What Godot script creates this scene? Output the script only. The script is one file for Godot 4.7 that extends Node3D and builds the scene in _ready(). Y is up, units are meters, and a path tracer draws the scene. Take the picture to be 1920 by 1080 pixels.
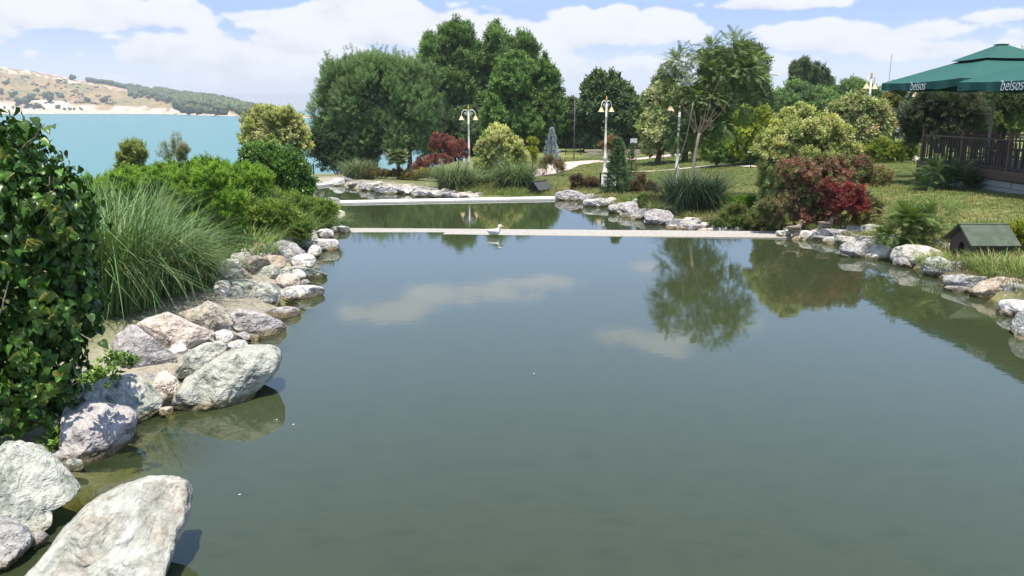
extends Node3D

# A park pond with weirs beside a lake. One unit is a metre; the camera stands on a footbridge and looks along -z.
var rng := RandomNumberGenerator.new()
var bumps := FastNoiseLite.new()
var patches := FastNoiseLite.new()
var ponds: Array = []
var mats := {}
var walks: Array = []   # [points, half width] of the paths, kept clear of grass
var cove := Vector2(-4.05, -8.15)
var levels := [0.0, -0.44, -0.9]     # the ponds step down towards the lake
const LAKE := -4.0
var shore := [Vector2(-4000, 500), Vector2(-400, -30), Vector2(-120, -92), Vector2(-60, -100), Vector2(-27, -107), Vector2(-12, -113), Vector2(0, -135), Vector2(40, -175), Vector2(300, -300), Vector2(4000, -1500)]


func _ready() -> void:
	var camera := Camera3D.new()
	camera.name = "camera"
	camera.position = Vector3(0, 3.8, 0)
	camera.rotation_degrees = Vector3(-12.754, 0, 0)
	camera.fov = 40.09
	camera.near = 0.1
	camera.far = 20000
	add_child(camera)
	var env := Environment.new()
	env.tonemap_mode = Environment.TONE_MAPPER_LINEAR
	env.tonemap_exposure = 1.6
	env.background_mode = Environment.BG_SKY
	env.sdfgi_enabled = true
	env.ssao_enabled = true
	env.ssil_enabled = true
	env.sky = make_sky()
	env.background_energy_multiplier = 1.0
	env.fog_enabled = true
	env.fog_density = 0.00018
	env.fog_light_color = Color(0.86, 0.9, 0.97)
	var world := WorldEnvironment.new()
	world.name = "world"
	world.environment = env
	add_child(world)
	var sun := DirectionalLight3D.new()
	sun.name = "sun"
	sun.light_energy = 1.6
	sun.light_color = Color(1.0, 0.955, 0.88)
	sun.light_angular_distance = 0.5
	sun.shadow_enabled = true
	sun.look_at_from_position(Vector3.ZERO, Vector3(0.015, -0.95, -0.17), Vector3.FORWARD)
	add_child(sun)

	rng.seed = 11
	bumps.seed = 3
	bumps.frequency = 1.0
	bumps.fractal_octaves = 3
	patches.seed = 8
	patches.frequency = 1.0
	patches.fractal_octaves = 4
	ponds = [
		PackedVector2Array([Vector2(-4.54, -5.90), Vector2(-4.56, -6.58), Vector2(-4.62, -7.29), Vector2(-4.79, -7.90), Vector2(-4.73, -9.25), Vector2(-4.28, -10.73), Vector2(-4.30, -12.73), Vector2(-4.25, -14.50), Vector2(-4.80, -17.33), Vector2(-5.31, -20.64), Vector2(-5.31, -24.30), Vector2(-5.37, -25.24), Vector2(8.73, -24.14), Vector2(9.17, -22.32), Vector2(9.43, -20.18), Vector2(9.59, -17.79), Vector2(9.37, -15.12), Vector2(8.96, -12.73)] + [Vector2(8.6, 6), Vector2(-5, 6)]),
		PackedVector2Array([Vector2(8.70, -24.14), Vector2(-5.33, -25.24)] + [Vector2(-7.56, -32.02), Vector2(-8.46, -34.70), Vector2(-8.45, -36.74), Vector2(2.19, -38.66), Vector2(3.23, -36.74), Vector2(4.18, -34.32), Vector2(5.09, -31.22), Vector2(5.90, -28.89), Vector2(7.21, -27.85), Vector2(8.96, -27.35)]),
		PackedVector2Array([Vector2(2.14, -38.66), Vector2(-8.33, -36.78)] + [Vector2(-11.05, -45.51), Vector2(-12.36, -49.37), Vector2(-11.70, -51.17), Vector2(-10.03, -48.34), Vector2(-8.08, -46.11), Vector2(-5.99, -44.36), Vector2(-3.80, -43.25)]),
	]
	make_materials()
	make_ground()
	make_water()
	make_far_shore()
	make_weirs()
	make_paths()
	make_deck()
	make_umbrellas()
	make_rocks()
	make_hutches()
	make_lamps()
	make_park_furniture()
	make_trees()
	make_shrubs()
	make_grasses()
	make_creeper()
	make_birds()
	make_flotsam()
	make_person()


# ---------------------------------------------------------------- helpers

func thing(called: String, label: String, category: String, at := Vector3.ZERO, group := "") -> Node3D:
	var o := Node3D.new()
	o.name = called
	o.position = at
	add_child(o, true)
	return tag(o, label, category, group)


func tag(o: Node3D, label: String, category: String, group := "") -> Node3D:
	o.set_meta("label", label)
	o.set_meta("category", category)
	if group != "":
		o.set_meta("group", group)
	return o


func part(called: String, mesh: Mesh, mat: Material, parent: Node3D = self, at := Vector3.ZERO) -> MeshInstance3D:
	var o := MeshInstance3D.new()
	o.name = called
	o.mesh = mesh
	o.material_override = mat
	o.position = at
	parent.add_child(o, true)
	return o


func setting(called: String, mesh: Mesh, mat: Material) -> MeshInstance3D:
	var o := part(called, mesh, mat)
	o.set_meta("kind", "structure")
	return o


func start() -> SurfaceTool:
	var st := SurfaceTool.new()
	st.begin(Mesh.PRIMITIVE_TRIANGLES)
	return st


func done(st: SurfaceTool, smooth := false) -> ArrayMesh:
	if smooth:
		st.index()
	st.generate_normals()
	return st.commit()


func quad(st: SurfaceTool, a: Vector3, b: Vector3, c: Vector3, d: Vector3) -> void:
	# counter-clockwise seen from outside
	for v in [a, c, b, a, d, c]:
		st.add_vertex(v)


func box(st: SurfaceTool, at: Vector3, size: Vector3, turn := Basis.IDENTITY, bevel := 0.0) -> void:
	var h := size * 0.5
	var b := minf(bevel, minf(h.x, minf(h.y, h.z)) * 0.9)
	st.set_smooth_group(-1)
	if b <= 0.0:
		var p := []
		for i in 8:
			p.append(at + turn * Vector3(h.x if i & 1 else -h.x, h.y if i & 2 else -h.y, h.z if i & 4 else -h.z))
		for f in [[4, 5, 7, 6], [1, 0, 2, 3], [5, 1, 3, 7], [0, 4, 6, 2], [6, 7, 3, 2], [0, 1, 5, 4]]:
			quad(st, p[f[0]], p[f[1]], p[f[2]], p[f[3]])
		return
	# chamfered: eight corners of three points each
	var q := {}
	for i in 8:
		var s := Vector3(1 if i & 1 else -1, 1 if i & 2 else -1, 1 if i & 4 else -1)
		for k in 3:
			var v := s * (h - Vector3(b, b, b))
			v[k] = s[k] * h[k]
			q[i * 3 + k] = at + turn * v
	for f in [[4, 5, 7, 6, 2], [1, 0, 2, 3, 2], [5, 1, 3, 7, 0], [0, 4, 6, 2, 0], [6, 7, 3, 2, 1], [0, 1, 5, 4, 1]]:
		quad(st, q[f[0] * 3 + f[4]], q[f[1] * 3 + f[4]], q[f[2] * 3 + f[4]], q[f[3] * 3 + f[4]])
	for e in [[0, 1, 1, 2], [2, 3, 2, 1], [4, 5, 2, 1], [6, 7, 1, 2], [0, 2, 2, 0], [1, 3, 0, 2], [4, 6, 0, 2], [5, 7, 2, 0], [0, 4, 0, 1], [1, 5, 1, 0], [2, 6, 1, 0], [3, 7, 0, 1]]:
		quad(st, q[e[0] * 3 + e[2]], q[e[1] * 3 + e[2]], q[e[1] * 3 + e[3]], q[e[0] * 3 + e[3]])
	for i in 8:
		var flip := (i & 1) ^ ((i >> 1) & 1) ^ ((i >> 2) & 1)
		for k in ([0, 1, 2] if flip else [0, 2, 1]):
			st.add_vertex(q[i * 3 + (2 - k)])


func box_mesh(size: Vector3, bevel := 0.0) -> ArrayMesh:
	var st := start()
	box(st, Vector3.ZERO, size, Basis.IDENTITY, bevel)
	return done(st)


func tube(st: SurfaceTool, pts: Array, r0: float, r1: float, sides := 7, radii: Array = []) -> void:
	st.set_smooth_group(1)
	var rings := []
	for i in pts.size():
		var t: Vector3 = (pts[mini(i + 1, pts.size() - 1)] - pts[maxi(i - 1, 0)]).normalized()
		var side := t.cross(Vector3.FORWARD if absf(t.z) < 0.9 else Vector3.RIGHT).normalized()
		var other := side.cross(t)
		var r := lerpf(r0, r1, float(i) / (pts.size() - 1))
		if radii:
			r = radii[i]
		var ring := []
		for k in sides:
			var a := TAU * k / sides
			ring.append(pts[i] + (side * cos(a) + other * sin(a)) * r)
		rings.append(ring)
	for i in pts.size() - 1:
		for k in sides:
			var n := (k + 1) % sides
			quad(st, rings[i][k], rings[i + 1][k], rings[i + 1][n], rings[i][n])
	for k in range(1, sides - 1):
		for v in [rings[0][0], rings[0][k + 1], rings[0][k], rings[-1][0], rings[-1][k], rings[-1][k + 1]]:
			st.add_vertex(v)


func lathe(st: SurfaceTool, at: Vector3, profile: Array, sides := 14) -> void:
	# profile: Vector2(radius, height) from the bottom up
	st.set_smooth_group(1)
	for i in profile.size() - 1:
		for k in sides:
			var a := TAU * k / sides
			var b := TAU * (k + 1) / sides
			var p: Vector2 = profile[i]
			var q: Vector2 = profile[i + 1]
			quad(st, at + Vector3(cos(b) * p.x, p.y, sin(b) * p.x), at + Vector3(cos(a) * p.x, p.y, sin(a) * p.x), at + Vector3(cos(a) * q.x, q.y, sin(a) * q.x), at + Vector3(cos(b) * q.x, q.y, sin(b) * q.x))


func lump(bones: Array, cell: float, blend: float) -> ArrayMesh:
	# one smooth skin round tapered capsules [from, to, radius, radius]: surface nets on a grid
	var lo := Vector3.ONE * 1e9
	var hi := -lo
	for b in bones:
		for k in 2:
			var r: float = b[2 + k] + cell * 2.5
			lo = lo.min(b[k] - Vector3.ONE * r)
			hi = hi.max(b[k] + Vector3.ONE * r)
	var n := Vector3i(((hi - lo) / cell).ceil()) + Vector3i.ONE
	var field := PackedFloat32Array()
	field.resize(n.x * n.y * n.z)
	for z in n.z:
		for y in n.y:
			for x in n.x:
				var p := lo + Vector3(x, y, z) * cell
				var d := 1e3
				for b in bones:
					var a: Vector3 = b[0]
					var ab: Vector3 = b[1] - a
					var t := clampf((p - a).dot(ab) / maxf(ab.length_squared(), 1e-9), 0, 1)
					var e: float = p.distance_to(a + ab * t) - lerpf(b[2], b[3], t)
					var h := maxf(blend - absf(d - e), 0.0) / blend
					d = minf(d, e) - h * h * blend * 0.25
				field[x + n.x * (y + n.y * z)] = d
	var where := {}
	var st := start()
	st.set_smooth_group(1)
	var pts := PackedVector3Array()
	for z in n.z - 1:
		for y in n.y - 1:
			for x in n.x - 1:
				var sum := Vector3.ZERO
				var count := 0
				var inside := 0
				for c in 8:
					if field[x + (c & 1) + n.x * (y + ((c >> 1) & 1) + n.y * (z + (c >> 2)))] < 0:
						inside += 1
				if inside == 0 or inside == 8:
					continue
				for e in [[0, 1], [2, 3], [4, 5], [6, 7], [0, 2], [1, 3], [4, 6], [5, 7], [0, 4], [1, 5], [2, 6], [3, 7]]:
					var pa := Vector3(e[0] & 1, (e[0] >> 1) & 1, e[0] >> 2)
					var pb := Vector3(e[1] & 1, (e[1] >> 1) & 1, e[1] >> 2)
					var fa := field[x + int(pa.x) + n.x * (y + int(pa.y) + n.y * (z + int(pa.z)))]
					var fb := field[x + int(pb.x) + n.x * (y + int(pb.y) + n.y * (z + int(pb.z)))]
					if (fa < 0) != (fb < 0):
						sum += pa.lerp(pb, fa / (fa - fb))
						count += 1
				where[x + n.x * (y + n.y * z)] = pts.size()
				pts.append(lo + (Vector3(x, y, z) + sum / count) * cell)
	var step := [1, n.x, n.x * n.y]
	for at in where:
		var c := Vector3i(at % n.x, (at / n.x) % n.y, at / (n.x * n.y))
		for k in 3:
			var u := (k + 1) % 3
			var v := (k + 2) % 3
			if c[u] == 0 or c[v] == 0:
				continue
			var fa := field[at]
			var fb := field[at + step[k]]
			if (fa < 0) == (fb < 0):
				continue
			var q := [where.get(at, -1), where.get(at - step[u], -1), where.get(at - step[u] - step[v], -1), where.get(at - step[v], -1)]
			if q.min() < 0:
				continue
			if fa < 0:
				quad(st, pts[q[0]], pts[q[1]], pts[q[2]], pts[q[3]])
			else:
				quad(st, pts[q[3]], pts[q[2]], pts[q[1]], pts[q[0]])
	return done(st, true)


func pond_at(x: float, z: float) -> Vector2:
	# metres to the nearest bank (negative in the water) and the water level there
	if x < -24 or x > 22 or z < -72 or z > 16:
		return Vector2(12.0, 0.0)
	var p := Vector2(x, z)
	var best := 1e9
	var level := 0.0
	var sum := 0.0
	for k in ponds.size():
		var poly: PackedVector2Array = ponds[k]
		var d := 1e9
		var inside := false
		var n: int = poly.size()
		for i in n:
			var a: Vector2 = poly[i]
			var ab: Vector2 = poly[(i + 1) % n] - a
			var t := clampf((p - a).dot(ab) / ab.length_squared(), 0, 1)
			d = minf(d, p.distance_squared_to(a + ab * t))
			if (a.y > z) != (a.y + ab.y > z) and x < ab.x * (z - a.y) / ab.y + a.x:
				inside = not inside
		d = sqrt(d)
		if inside:
			return Vector2(-d, levels[k])
		best = minf(best, d)
		var w := 1.0 / pow(maxf(d, 0.05), 3.0)
		level += levels[k] * w
		sum += w
	return Vector2(best, level / sum)


func from_pond(x: float, z: float) -> float:
	return pond_at(x, z).x


func shore_z(x: float) -> float:
	for i in shore.size() - 1:
		if x < shore[i + 1].x:
			return lerpf(shore[i].y, shore[i + 1].y, (x - shore[i].x) / (shore[i + 1].x - shore[i].x))
	return -1500.0


func park(x: float, z: float) -> float:
	# the lie of the land away from the ponds
	var h := lerpf(0.5, -0.95, smoothstep(-24.0, -52.0, z))
	h += smoothstep(9.0, 24.0, x) * smoothstep(-28.0, -50.0, z) * 1.15
	h -= smoothstep(4.0, -12.0, x) * smoothstep(-52.0, -90.0, z) * 2.1
	return h


func land(x: float, z: float, pond: Vector2) -> float:
	var d := pond.x
	var h := 0.0
	var shelf := x < 0.0 and z > -22.0     # the left bank of the near pond runs out shallow
	if d < 0:
		h = pond.y - (0.14 if shelf else 0.55) - 1.3 * (1.0 - exp(d / (1.9 if shelf else 0.7)))
		if shelf:
			# a shallow algae-grown cove between the nearest boulders
			h = lerpf(h, pond.y - 0.15, 0.9 * exp(-Vector2(x, z).distance_squared_to(cove) / 1.1))
	else:
		h = pond.y + lerpf(-0.14 if shelf else -0.55, 0.14, smoothstep(0.0, 0.5, d)) + 0.36 * (1.0 - exp(-d / 3.0))
		h = lerpf(h, park(x, z), smoothstep(1.5, 9.0, d))
		h += smoothstep(9.8, 16.5, x) * 0.45 * smoothstep(-60.0, -31.0, z)
		h += 0.05 * bumps.get_noise_2d(x * 0.6, z * 0.6) * minf(d, 1.0)
	var s := z - shore_z(x)
	var ramp := lerpf(60.0, 22.0, smoothstep(-24.0, -6.0, x))
	if s < ramp:
		h = lerpf(LAKE - 0.1, h, smoothstep(-2.0, ramp, s)) + minf(s, 0.0) * 0.12
	return maxf(h, -7.5)


func gy(x: float, z: float) -> float:
	return land(x, z, pond_at(x, z))


func on_ground(x: float, z: float, sink := 0.0) -> Vector3:
	return Vector3(x, gy(x, z) - sink, z)


func any_dir() -> Vector3:
	var y := rng.randf_range(-1, 1)
	var a := rng.randf() * TAU
	var r := sqrt(1.0 - y * y)
	return Vector3(cos(a) * r, y, sin(a) * r)


# ---------------------------------------------------------------- sky

func make_sky() -> Sky:
	var w := 4096
	var h := 2048
	var clouds := [[-29.2, 5.71, 10.07, 1.32, 1.00],
		[-21.7, 6.08, 2.13, 1.16, 0.90],
		[-35.6, 4.24, 7.74, 2.32, 0.80],
		[-11.6, 5.79, 3.48, 2.32, 1.20],
		[-14.5, 4.71, 4.26, 2.13, 1.10],
		[-8.1, 5.51, 5.81, 1.94, 1.10],
		[-3.0, 4.68, 6.58, 2.13, 1.00],
		[2.6, 4.86, 7.36, 1.74, 1.00],
		[8.4, 5.33, 5.03, 1.24, 1.00],
		[7.3, 6.38, 1.55, 0.58, 0.80],
		[12.0, 5.10, 2.32, 0.85, 0.70],
		[-19.3, 3.25, 7.36, 1.94, 0.95],
		[-23.2, 3.50, 4.26, 1.55, 0.85],
		[-14.6, 2.64, 9.68, 1.94, 0.90],
		[-6.0, 2.72, 15.49, 1.74, 0.80],
		[3.7, 2.72, 7.74, 1.55, 0.60],
		[-30.6, 2.97, 1.35, 0.85, 0.60],
		[-27.8, 3.21, 1.55, 0.58, 0.50],
		[17.4, 6.80, 4.65, 0.77, 1.00],
		[22.5, 4.50, 7.36, 0.97, 0.80],
		[26.2, 3.73, 5.03, 0.77, 0.60],
		[19.2, 4.93, 4.65, 0.70, 0.60],
		[30.9, 5.38, 2.32, 0.46, 0.80],
		[31.4, 3.25, 2.32, 0.62, 0.90],
		[-16.5, 6.00, 3.10, 0.46, 0.50],
		[-24.9, 1.49, 15.49, 0.97, 0.50],
		[-9.7, 0.90, 27.10, 0.97, 0.50],
		[12.5, 2.67, 9.68, 0.97, 0.45],
		[38.7, 4.08, 9.68, 2.32, 0.80],
		[-47.1, 3.08, 11.61, 2.32, 0.90],
		[48.2, 3.95, 11.61, 2.71, 0.70],
		[-8.7, 14.07, 4.26, 1.32, 1.00],
		[-3.2, 13.20, 6.58, 1.08, 1.00],
		[2.0, 12.36, 4.65, 0.70, 0.90],
		[9.4, 11.06, 3.48, 0.62, 0.75],
		[10.7, 16.15, 4.26, 1.32, 0.95],
		[16.7, 14.46, 3.48, 0.97, 0.65],
		[44.2, 43.68, 12.52, 7.60, 1.04],
		[99.3, 8.41, 10.69, 2.41, 0.92],
		[-175.3, 10.24, 7.60, 3.90, 0.76],
		[42.3, 2.01, 13.74, 2.89, 0.77],
		[-120.1, 42.15, 8.05, 9.59, 0.98],
		[168.0, 8.15, 15.36, 2.42, 0.83],
		[114.3, 5.69, 9.10, 3.24, 0.89],
		[-66.3, 4.85, 15.49, 2.25, 0.86],
		[-44.5, 38.28, 15.55, 5.24, 1.00],
		[154.7, 30.16, 8.51, 5.56, 0.94],
		[101.2, 3.94, 8.08, 2.42, 0.85],
		[-126.6, 24.12, 9.17, 3.78, 0.73],
		[-126.4, 6.51, 6.81, 2.93, 1.07],
		[-168.5, 27.75, 10.22, 3.64, 1.07],
		[-168.2, 25.00, 11.64, 3.70, 1.06],
		[-119.2, 3.98, 10.53, 3.29, 1.04],
		[171.4, 11.91, 8.74, 3.33, 1.06],
		[-139.5, 12.25, 14.68, 2.64, 0.90],
		[-157.3, 7.36, 13.60, 2.55, 0.98],
		[-78.9, 14.16, 15.57, 3.26, 0.77],
		[126.7, 14.19, 10.63, 4.56, 0.96],
		[107.1, 13.15, 9.50, 4.47, 1.05],
		[67.8, 33.92, 15.80, 4.82, 0.84],
		[127.4, 8.63, 7.72, 3.61, 0.93],
		[59.6, 39.82, 8.71, 9.48, 0.78],
		[44.7, 26.15, 6.42, 5.10, 0.79],
		[-160.5, 2.07, 11.48, 2.03, 0.84],
		[58.5, 9.63, 6.01, 2.90, 0.81],
		[-138.6, 22.83, 9.01, 4.07, 0.91],
		[162.4, 10.81, 14.13, 3.61, 0.85],
		[-128.8, 5.77, 12.09, 2.34, 1.06],
		[-179.7, 1.86, 9.25, 2.73, 0.93],
		[171.6, 11.84, 15.61, 4.44, 0.94],
		[-86.5, 11.97, 15.45, 2.93, 1.07],
		[-128.4, 1.19, 8.93, 2.48, 1.03],
		[-175.2, 5.26, 8.46, 2.13, 0.76],
		[176.0, 32.92, 14.63, 7.77, 1.06],
		[-174.2, 38.28, 8.97, 6.90, 0.89],
		[-50.0, 12.73, 11.53, 3.99, 0.74],
		[67.5, 40.57, 11.76, 8.12, 0.95],
		[148.2, 4.08, 14.99, 2.36, 1.00],
		[-70.7, 35.39, 13.81, 8.31, 0.76],
		[-60.9, 2.23, 13.33, 1.81, 0.73],
		[-157.3, 8.54, 15.98, 3.42, 0.72],
		[123.1, 43.90, 14.95, 10.18, 0.98]]
	var big := FastNoiseLite.new()
	big.seed = 21
	big.frequency = 0.26
	big.fractal_octaves = 6
	big.fractal_gain = 0.55
	var puff := FastNoiseLite.new()
	puff.seed = 5
	puff.noise_type = FastNoiseLite.TYPE_CELLULAR
	puff.cellular_return_type = FastNoiseLite.RETURN_DISTANCE
	puff.frequency = 0.45
	puff.fractal_octaves = 3
	var low := sky_band(w, 190, -0.6, 16.1, clouds, big, puff, true)      # fine where the clouds are near the horizon
	var high := sky_band(720, 300, 13.0, 90.0, clouds, big, puff)
	high.resize(w, 876, Image.INTERPOLATE_CUBIC)
	var im := Image.create_empty(w, h, false, Image.FORMAT_RGBF)
	im.fill(Color(0.22, 0.24, 0.24))
	im.blit_rect(high, Rect2i(0, 0, w, 876), Vector2i(0, 0))
	im.blit_rect(low, Rect2i(0, 0, w, 190), Vector2i(0, 1024 - 183))
	var m := PanoramaSkyMaterial.new()
	m.panorama = ImageTexture.create_from_image(im)
	var sky := Sky.new()
	sky.sky_material = m
	return sky


func sky_band(w: int, rows: int, e0: float, e1: float, clouds: Array, big: FastNoiseLite, puff: FastNoiseLite, coarse := false) -> Image:
	var im := Image.create_empty(w, rows, false, Image.FORMAT_RGBF)
	var sorted := []
	for k in 90:
		sorted.append([])
	for c in clouds:
		for k in 90:
			var mid := -180.0 + 4.0 * k + 2.0
			var gap := absf(fposmod(mid - c[0] + 180.0, 360.0) - 180.0)
			if gap < c[2] * 1.5 + 2.0:
				sorted[k].append(c)
	for y in rows:
		var e := e1 - (e1 - e0) * (y + 0.5) / rows
		var up := clampf(e / 90.0, 0.0, 1.0)
		var clear := Color(0.63, 0.67, 0.73).lerp(Color(0.29, 0.41, 0.69), smoothstep(0.0, 0.075, up)).lerp(Color(0.37, 0.54, 0.84), smoothstep(0.07, 0.12, up)).lerp(Color(0.20, 0.33, 0.58), smoothstep(0.14, 0.5, up))
		var ce := cos(deg_to_rad(e))
		var se := sin(deg_to_rad(e))
		var x := -1
		while x < w - 1:
			x += 1
			var az := fposmod((x + 0.5) / w * 360.0 + 180.0, 360.0) - 180.0
			var near: Array = sorted[clampi(int((az + 180.0) / 4.0), 0, 89)]
			var c := clear
			if near:
				var a := deg_to_rad(az)
				var dir := Vector3(sin(a) * ce, se * 2.2, -cos(a) * ce) * 40.0
				var n := big.get_noise_3dv(dir)
				var body := -1.0
				var base := 0.0
				for k in near:
					var u: float = (fposmod(az - k[0] + 180.0, 360.0) - 180.0) / k[2]
					var v: float = (e - k[1]) / k[3]
					if v < 0:
						v *= 1.25
					var f: float = k[4] * (1.0 - u * u - v * v)
					if f > body:
						body = f
						base = v
				if body > -0.8:
					var p := puff.get_noise_3dv(dir * 1.3)
					var dens := body * 0.95 + n * 1.0 - p * 0.3 - 0.18
					if dens > 0.0:
						var thick := smoothstep(0.0, lerpf(0.24, 0.75, smoothstep(8.5, 13.0, e)), dens)
						var tone := clampf(0.95 + 0.09 * clampf(base, -1, 1) - p * 0.22 + n * 0.2, 0.78, 1.08)
						var white := Color(0.585, 0.595, 0.61).lerp(Color(0.74, 0.77, 0.86), smoothstep(8.0, 13.0, e))
						c = clear.lerp(Color(tone * white.r, tone * white.g, tone * white.b), thick * lerpf(0.95, 0.85, smoothstep(8.0, 13.0, e)))
			im.set_pixel(x, y, c)
			if coarse and absf(az) > 45.0 and x < w - 4:
				# away from the view a quarter of the detail is enough
				for k in 3:
					x += 1
					im.set_pixel(x, y, c)
	return im


# ---------------------------------------------------------------- materials

func noise_tex(seed: int, freq: float, octaves: int, colors: Array, kind := FastNoiseLite.TYPE_SIMPLEX_SMOOTH, warp := 0.0, size := 512) -> NoiseTexture2D:
	var n := FastNoiseLite.new()
	n.seed = seed
	n.noise_type = kind
	n.frequency = freq
	n.fractal_octaves = octaves
	n.fractal_gain = 0.58
	if warp > 0.0:
		n.domain_warp_enabled = true
		n.domain_warp_amplitude = warp
		n.domain_warp_frequency = freq * 1.5
	var t := NoiseTexture2D.new()
	t.width = size
	t.height = size
	t.seamless = true
	t.noise = n
	if colors:
		var g := Gradient.new()
		g.offsets = PackedFloat32Array()
		var off := PackedFloat32Array()
		var col := PackedColorArray()
		for i in colors.size():
			off.append(float(i) / (colors.size() - 1))
			col.append(colors[i])
		g.offsets = off
		g.colors = col
		t.color_ramp = g
	return t


func lin(r: float, g: float, b: float) -> Color:
	return Color(r, g, b).linear_to_srgb()


func flat(name: String, c: Color, rough := 0.8, metal := 0.0) -> StandardMaterial3D:
	var m := StandardMaterial3D.new()
	m.resource_name = name
	m.albedo_color = c
	m.roughness = rough
	m.metallic = metal
	mats[name] = m
	return m


func grain(m: StandardMaterial3D, tex: Texture2D, scale: float, bump: Texture2D = null, relief := 0.0, world := true) -> StandardMaterial3D:
	m.albedo_texture = tex
	m.uv1_triplanar = true
	m.uv1_world_triplanar = world
	m.uv1_scale = Vector3.ONE * scale
	if bump:
		m.heightmap_enabled = true
		m.heightmap_texture = bump
		m.heightmap_scale = relief
	return m


func make_materials() -> void:
	var crag := noise_tex(4, 0.012, 6, [], FastNoiseLite.TYPE_SIMPLEX_SMOOTH, 30.0)
	var fine := noise_tex(9, 0.03, 5, [])
	mats.crag = crag
	var stone := {
		"g": [[0.16, 0.155, 0.16], [0.30, 0.295, 0.30], [0.40, 0.39, 0.385], [0.34, 0.34, 0.34], [0.55, 0.54, 0.52]],
		"n": [[0.16, 0.19, 0.16], [0.33, 0.36, 0.31], [0.45, 0.47, 0.41], [0.40, 0.42, 0.38], [0.60, 0.58, 0.52]],
		"p": [[0.165, 0.15, 0.159], [0.322, 0.298, 0.31], [0.431, 0.407, 0.413], [0.373, 0.355, 0.361], [0.584, 0.554, 0.542]],
		"k": [[0.331, 0.254, 0.205], [0.56, 0.455, 0.385], [0.701, 0.603, 0.526], [0.582, 0.484, 0.414], [0.773, 0.71, 0.647]],
		"t": [[0.189, 0.159, 0.122], [0.344, 0.307, 0.239], [0.442, 0.397, 0.322], [0.368, 0.346, 0.286], [0.533, 0.496, 0.421]],
		"w": [[0.36, 0.35, 0.33], [0.60, 0.59, 0.56], [0.74, 0.73, 0.70], [0.66, 0.64, 0.62], [0.82, 0.80, 0.77]],
		"b": [[0.09, 0.07, 0.06], [0.20, 0.16, 0.13], [0.29, 0.23, 0.19], [0.24, 0.20, 0.17], [0.36, 0.30, 0.25]],
		"r": [[0.13, 0.074, 0.066], [0.262, 0.166, 0.142], [0.359, 0.247, 0.215], [0.314, 0.226, 0.21], [0.432, 0.344, 0.304]],
		"o": [[0.178, 0.122, 0.08], [0.359, 0.261, 0.17], [0.504, 0.399, 0.287], [0.429, 0.359, 0.282], [0.63, 0.567, 0.483]],
		"c": [[0.288, 0.267, 0.225], [0.484, 0.456, 0.4], [0.601, 0.566, 0.503], [0.526, 0.498, 0.456], [0.704, 0.676, 0.62]],
		"mix": [[0.30, 0.25, 0.19], [0.46, 0.39, 0.31], [0.37, 0.38, 0.34], [0.44, 0.46, 0.41], [0.60, 0.59, 0.55]],
		"split": [[0.10, 0.12, 0.10], [0.26, 0.30, 0.26], [0.36, 0.39, 0.34], [0.66, 0.65, 0.62], [0.78, 0.77, 0.74]],
	}
	var k := 0
	for key in stone:
		var tones := []
		for c in stone[key]:
			tones.append(lin(c[0], c[1], c[2]))
		# light and dark veins run along two levels of the pattern
		var vein: Color = tones[4].lerp(Color.WHITE, 0.25)
		var crack: Color = tones[0].darkened(0.25)
		var cols := [tones[0], tones[1], tones[1], crack, tones[2], tones[2], tones[3], vein, tones[2], tones[3], crack, tones[1], tones[4], tones[4]]
		k += 1
		var m := flat("stone_" + key, Color.WHITE, 0.85)
		grain(m, noise_tex(30 + k, 0.009, 6, cols, FastNoiseLite.TYPE_SIMPLEX_SMOOTH, 45.0), 0.55 if key != "mix" else 0.3, crag, 11.0)
		m.vertex_color_use_as_albedo = true
		m.albedo_color = lin(0.8, 0.8, 0.8)
	var soil := noise_tex(12, 0.02, 5, [Color(0.62, 0.62, 0.6), Color(1, 1, 1), Color(0.8, 0.8, 0.78)])
	var g := flat("ground", Color.WHITE, 0.95)
	grain(g, soil, 0.4, fine, 3.0)
	g.vertex_color_use_as_albedo = true
	var hm := flat("hill", Color.WHITE, 0.95)
	grain(hm, noise_tex(14, 0.02, 5, [Color(0.7, 0.7, 0.68), Color(1, 1, 1), Color(0.85, 0.84, 0.8)]), 0.045)
	hm.vertex_color_use_as_albedo = true
	var far := flat("mountain", lin(0.46, 0.46, 0.45), 0.95)
	grain(far, noise_tex(15, 0.03, 4, [Color(0.6, 0.6, 0.6), Color(1, 1, 1)]), 0.002)
	var ripple := noise_tex(17, 0.012, 4, [])
	ripple.as_normal_map = true
	ripple.bump_strength = 6.0
	var w := flat("pond_water", lin(0.0355, 0.0465, 0.0215), 0.03)
	w.metallic_specular = 0.47
	w.transparency = BaseMaterial3D.TRANSPARENCY_ALPHA
	w.vertex_color_use_as_albedo = true
	w.normal_enabled = true
	w.normal_texture = ripple
	w.normal_scale = 0.014
	w.uv1_scale = Vector3(0.22, 0.5, 1)
	w.albedo_texture = noise_tex(16, 0.008, 4, [Color(0.9, 0.92, 0.9), Color(1, 1, 1), Color(0.94, 0.95, 0.93)])
	var lake := flat("lake_water", lin(0.072, 0.185, 0.188), 0.28)
	lake.metallic_specular = 0.22
	lake.normal_enabled = true
	lake.normal_texture = ripple
	lake.normal_scale = 0.35
	lake.uv1_scale = Vector3(0.12, 0.35, 1)
	var conc := flat("concrete", Color.WHITE, 0.85)
	grain(conc, noise_tex(18, 0.02, 5, [lin(0.11, 0.10, 0.08), lin(0.27, 0.255, 0.23), lin(0.34, 0.325, 0.30), lin(0.30, 0.285, 0.255), lin(0.39, 0.375, 0.35)]), 0.5, fine, 0.6)
	var white := flat("white_concrete", Color.WHITE, 0.8)
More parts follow.
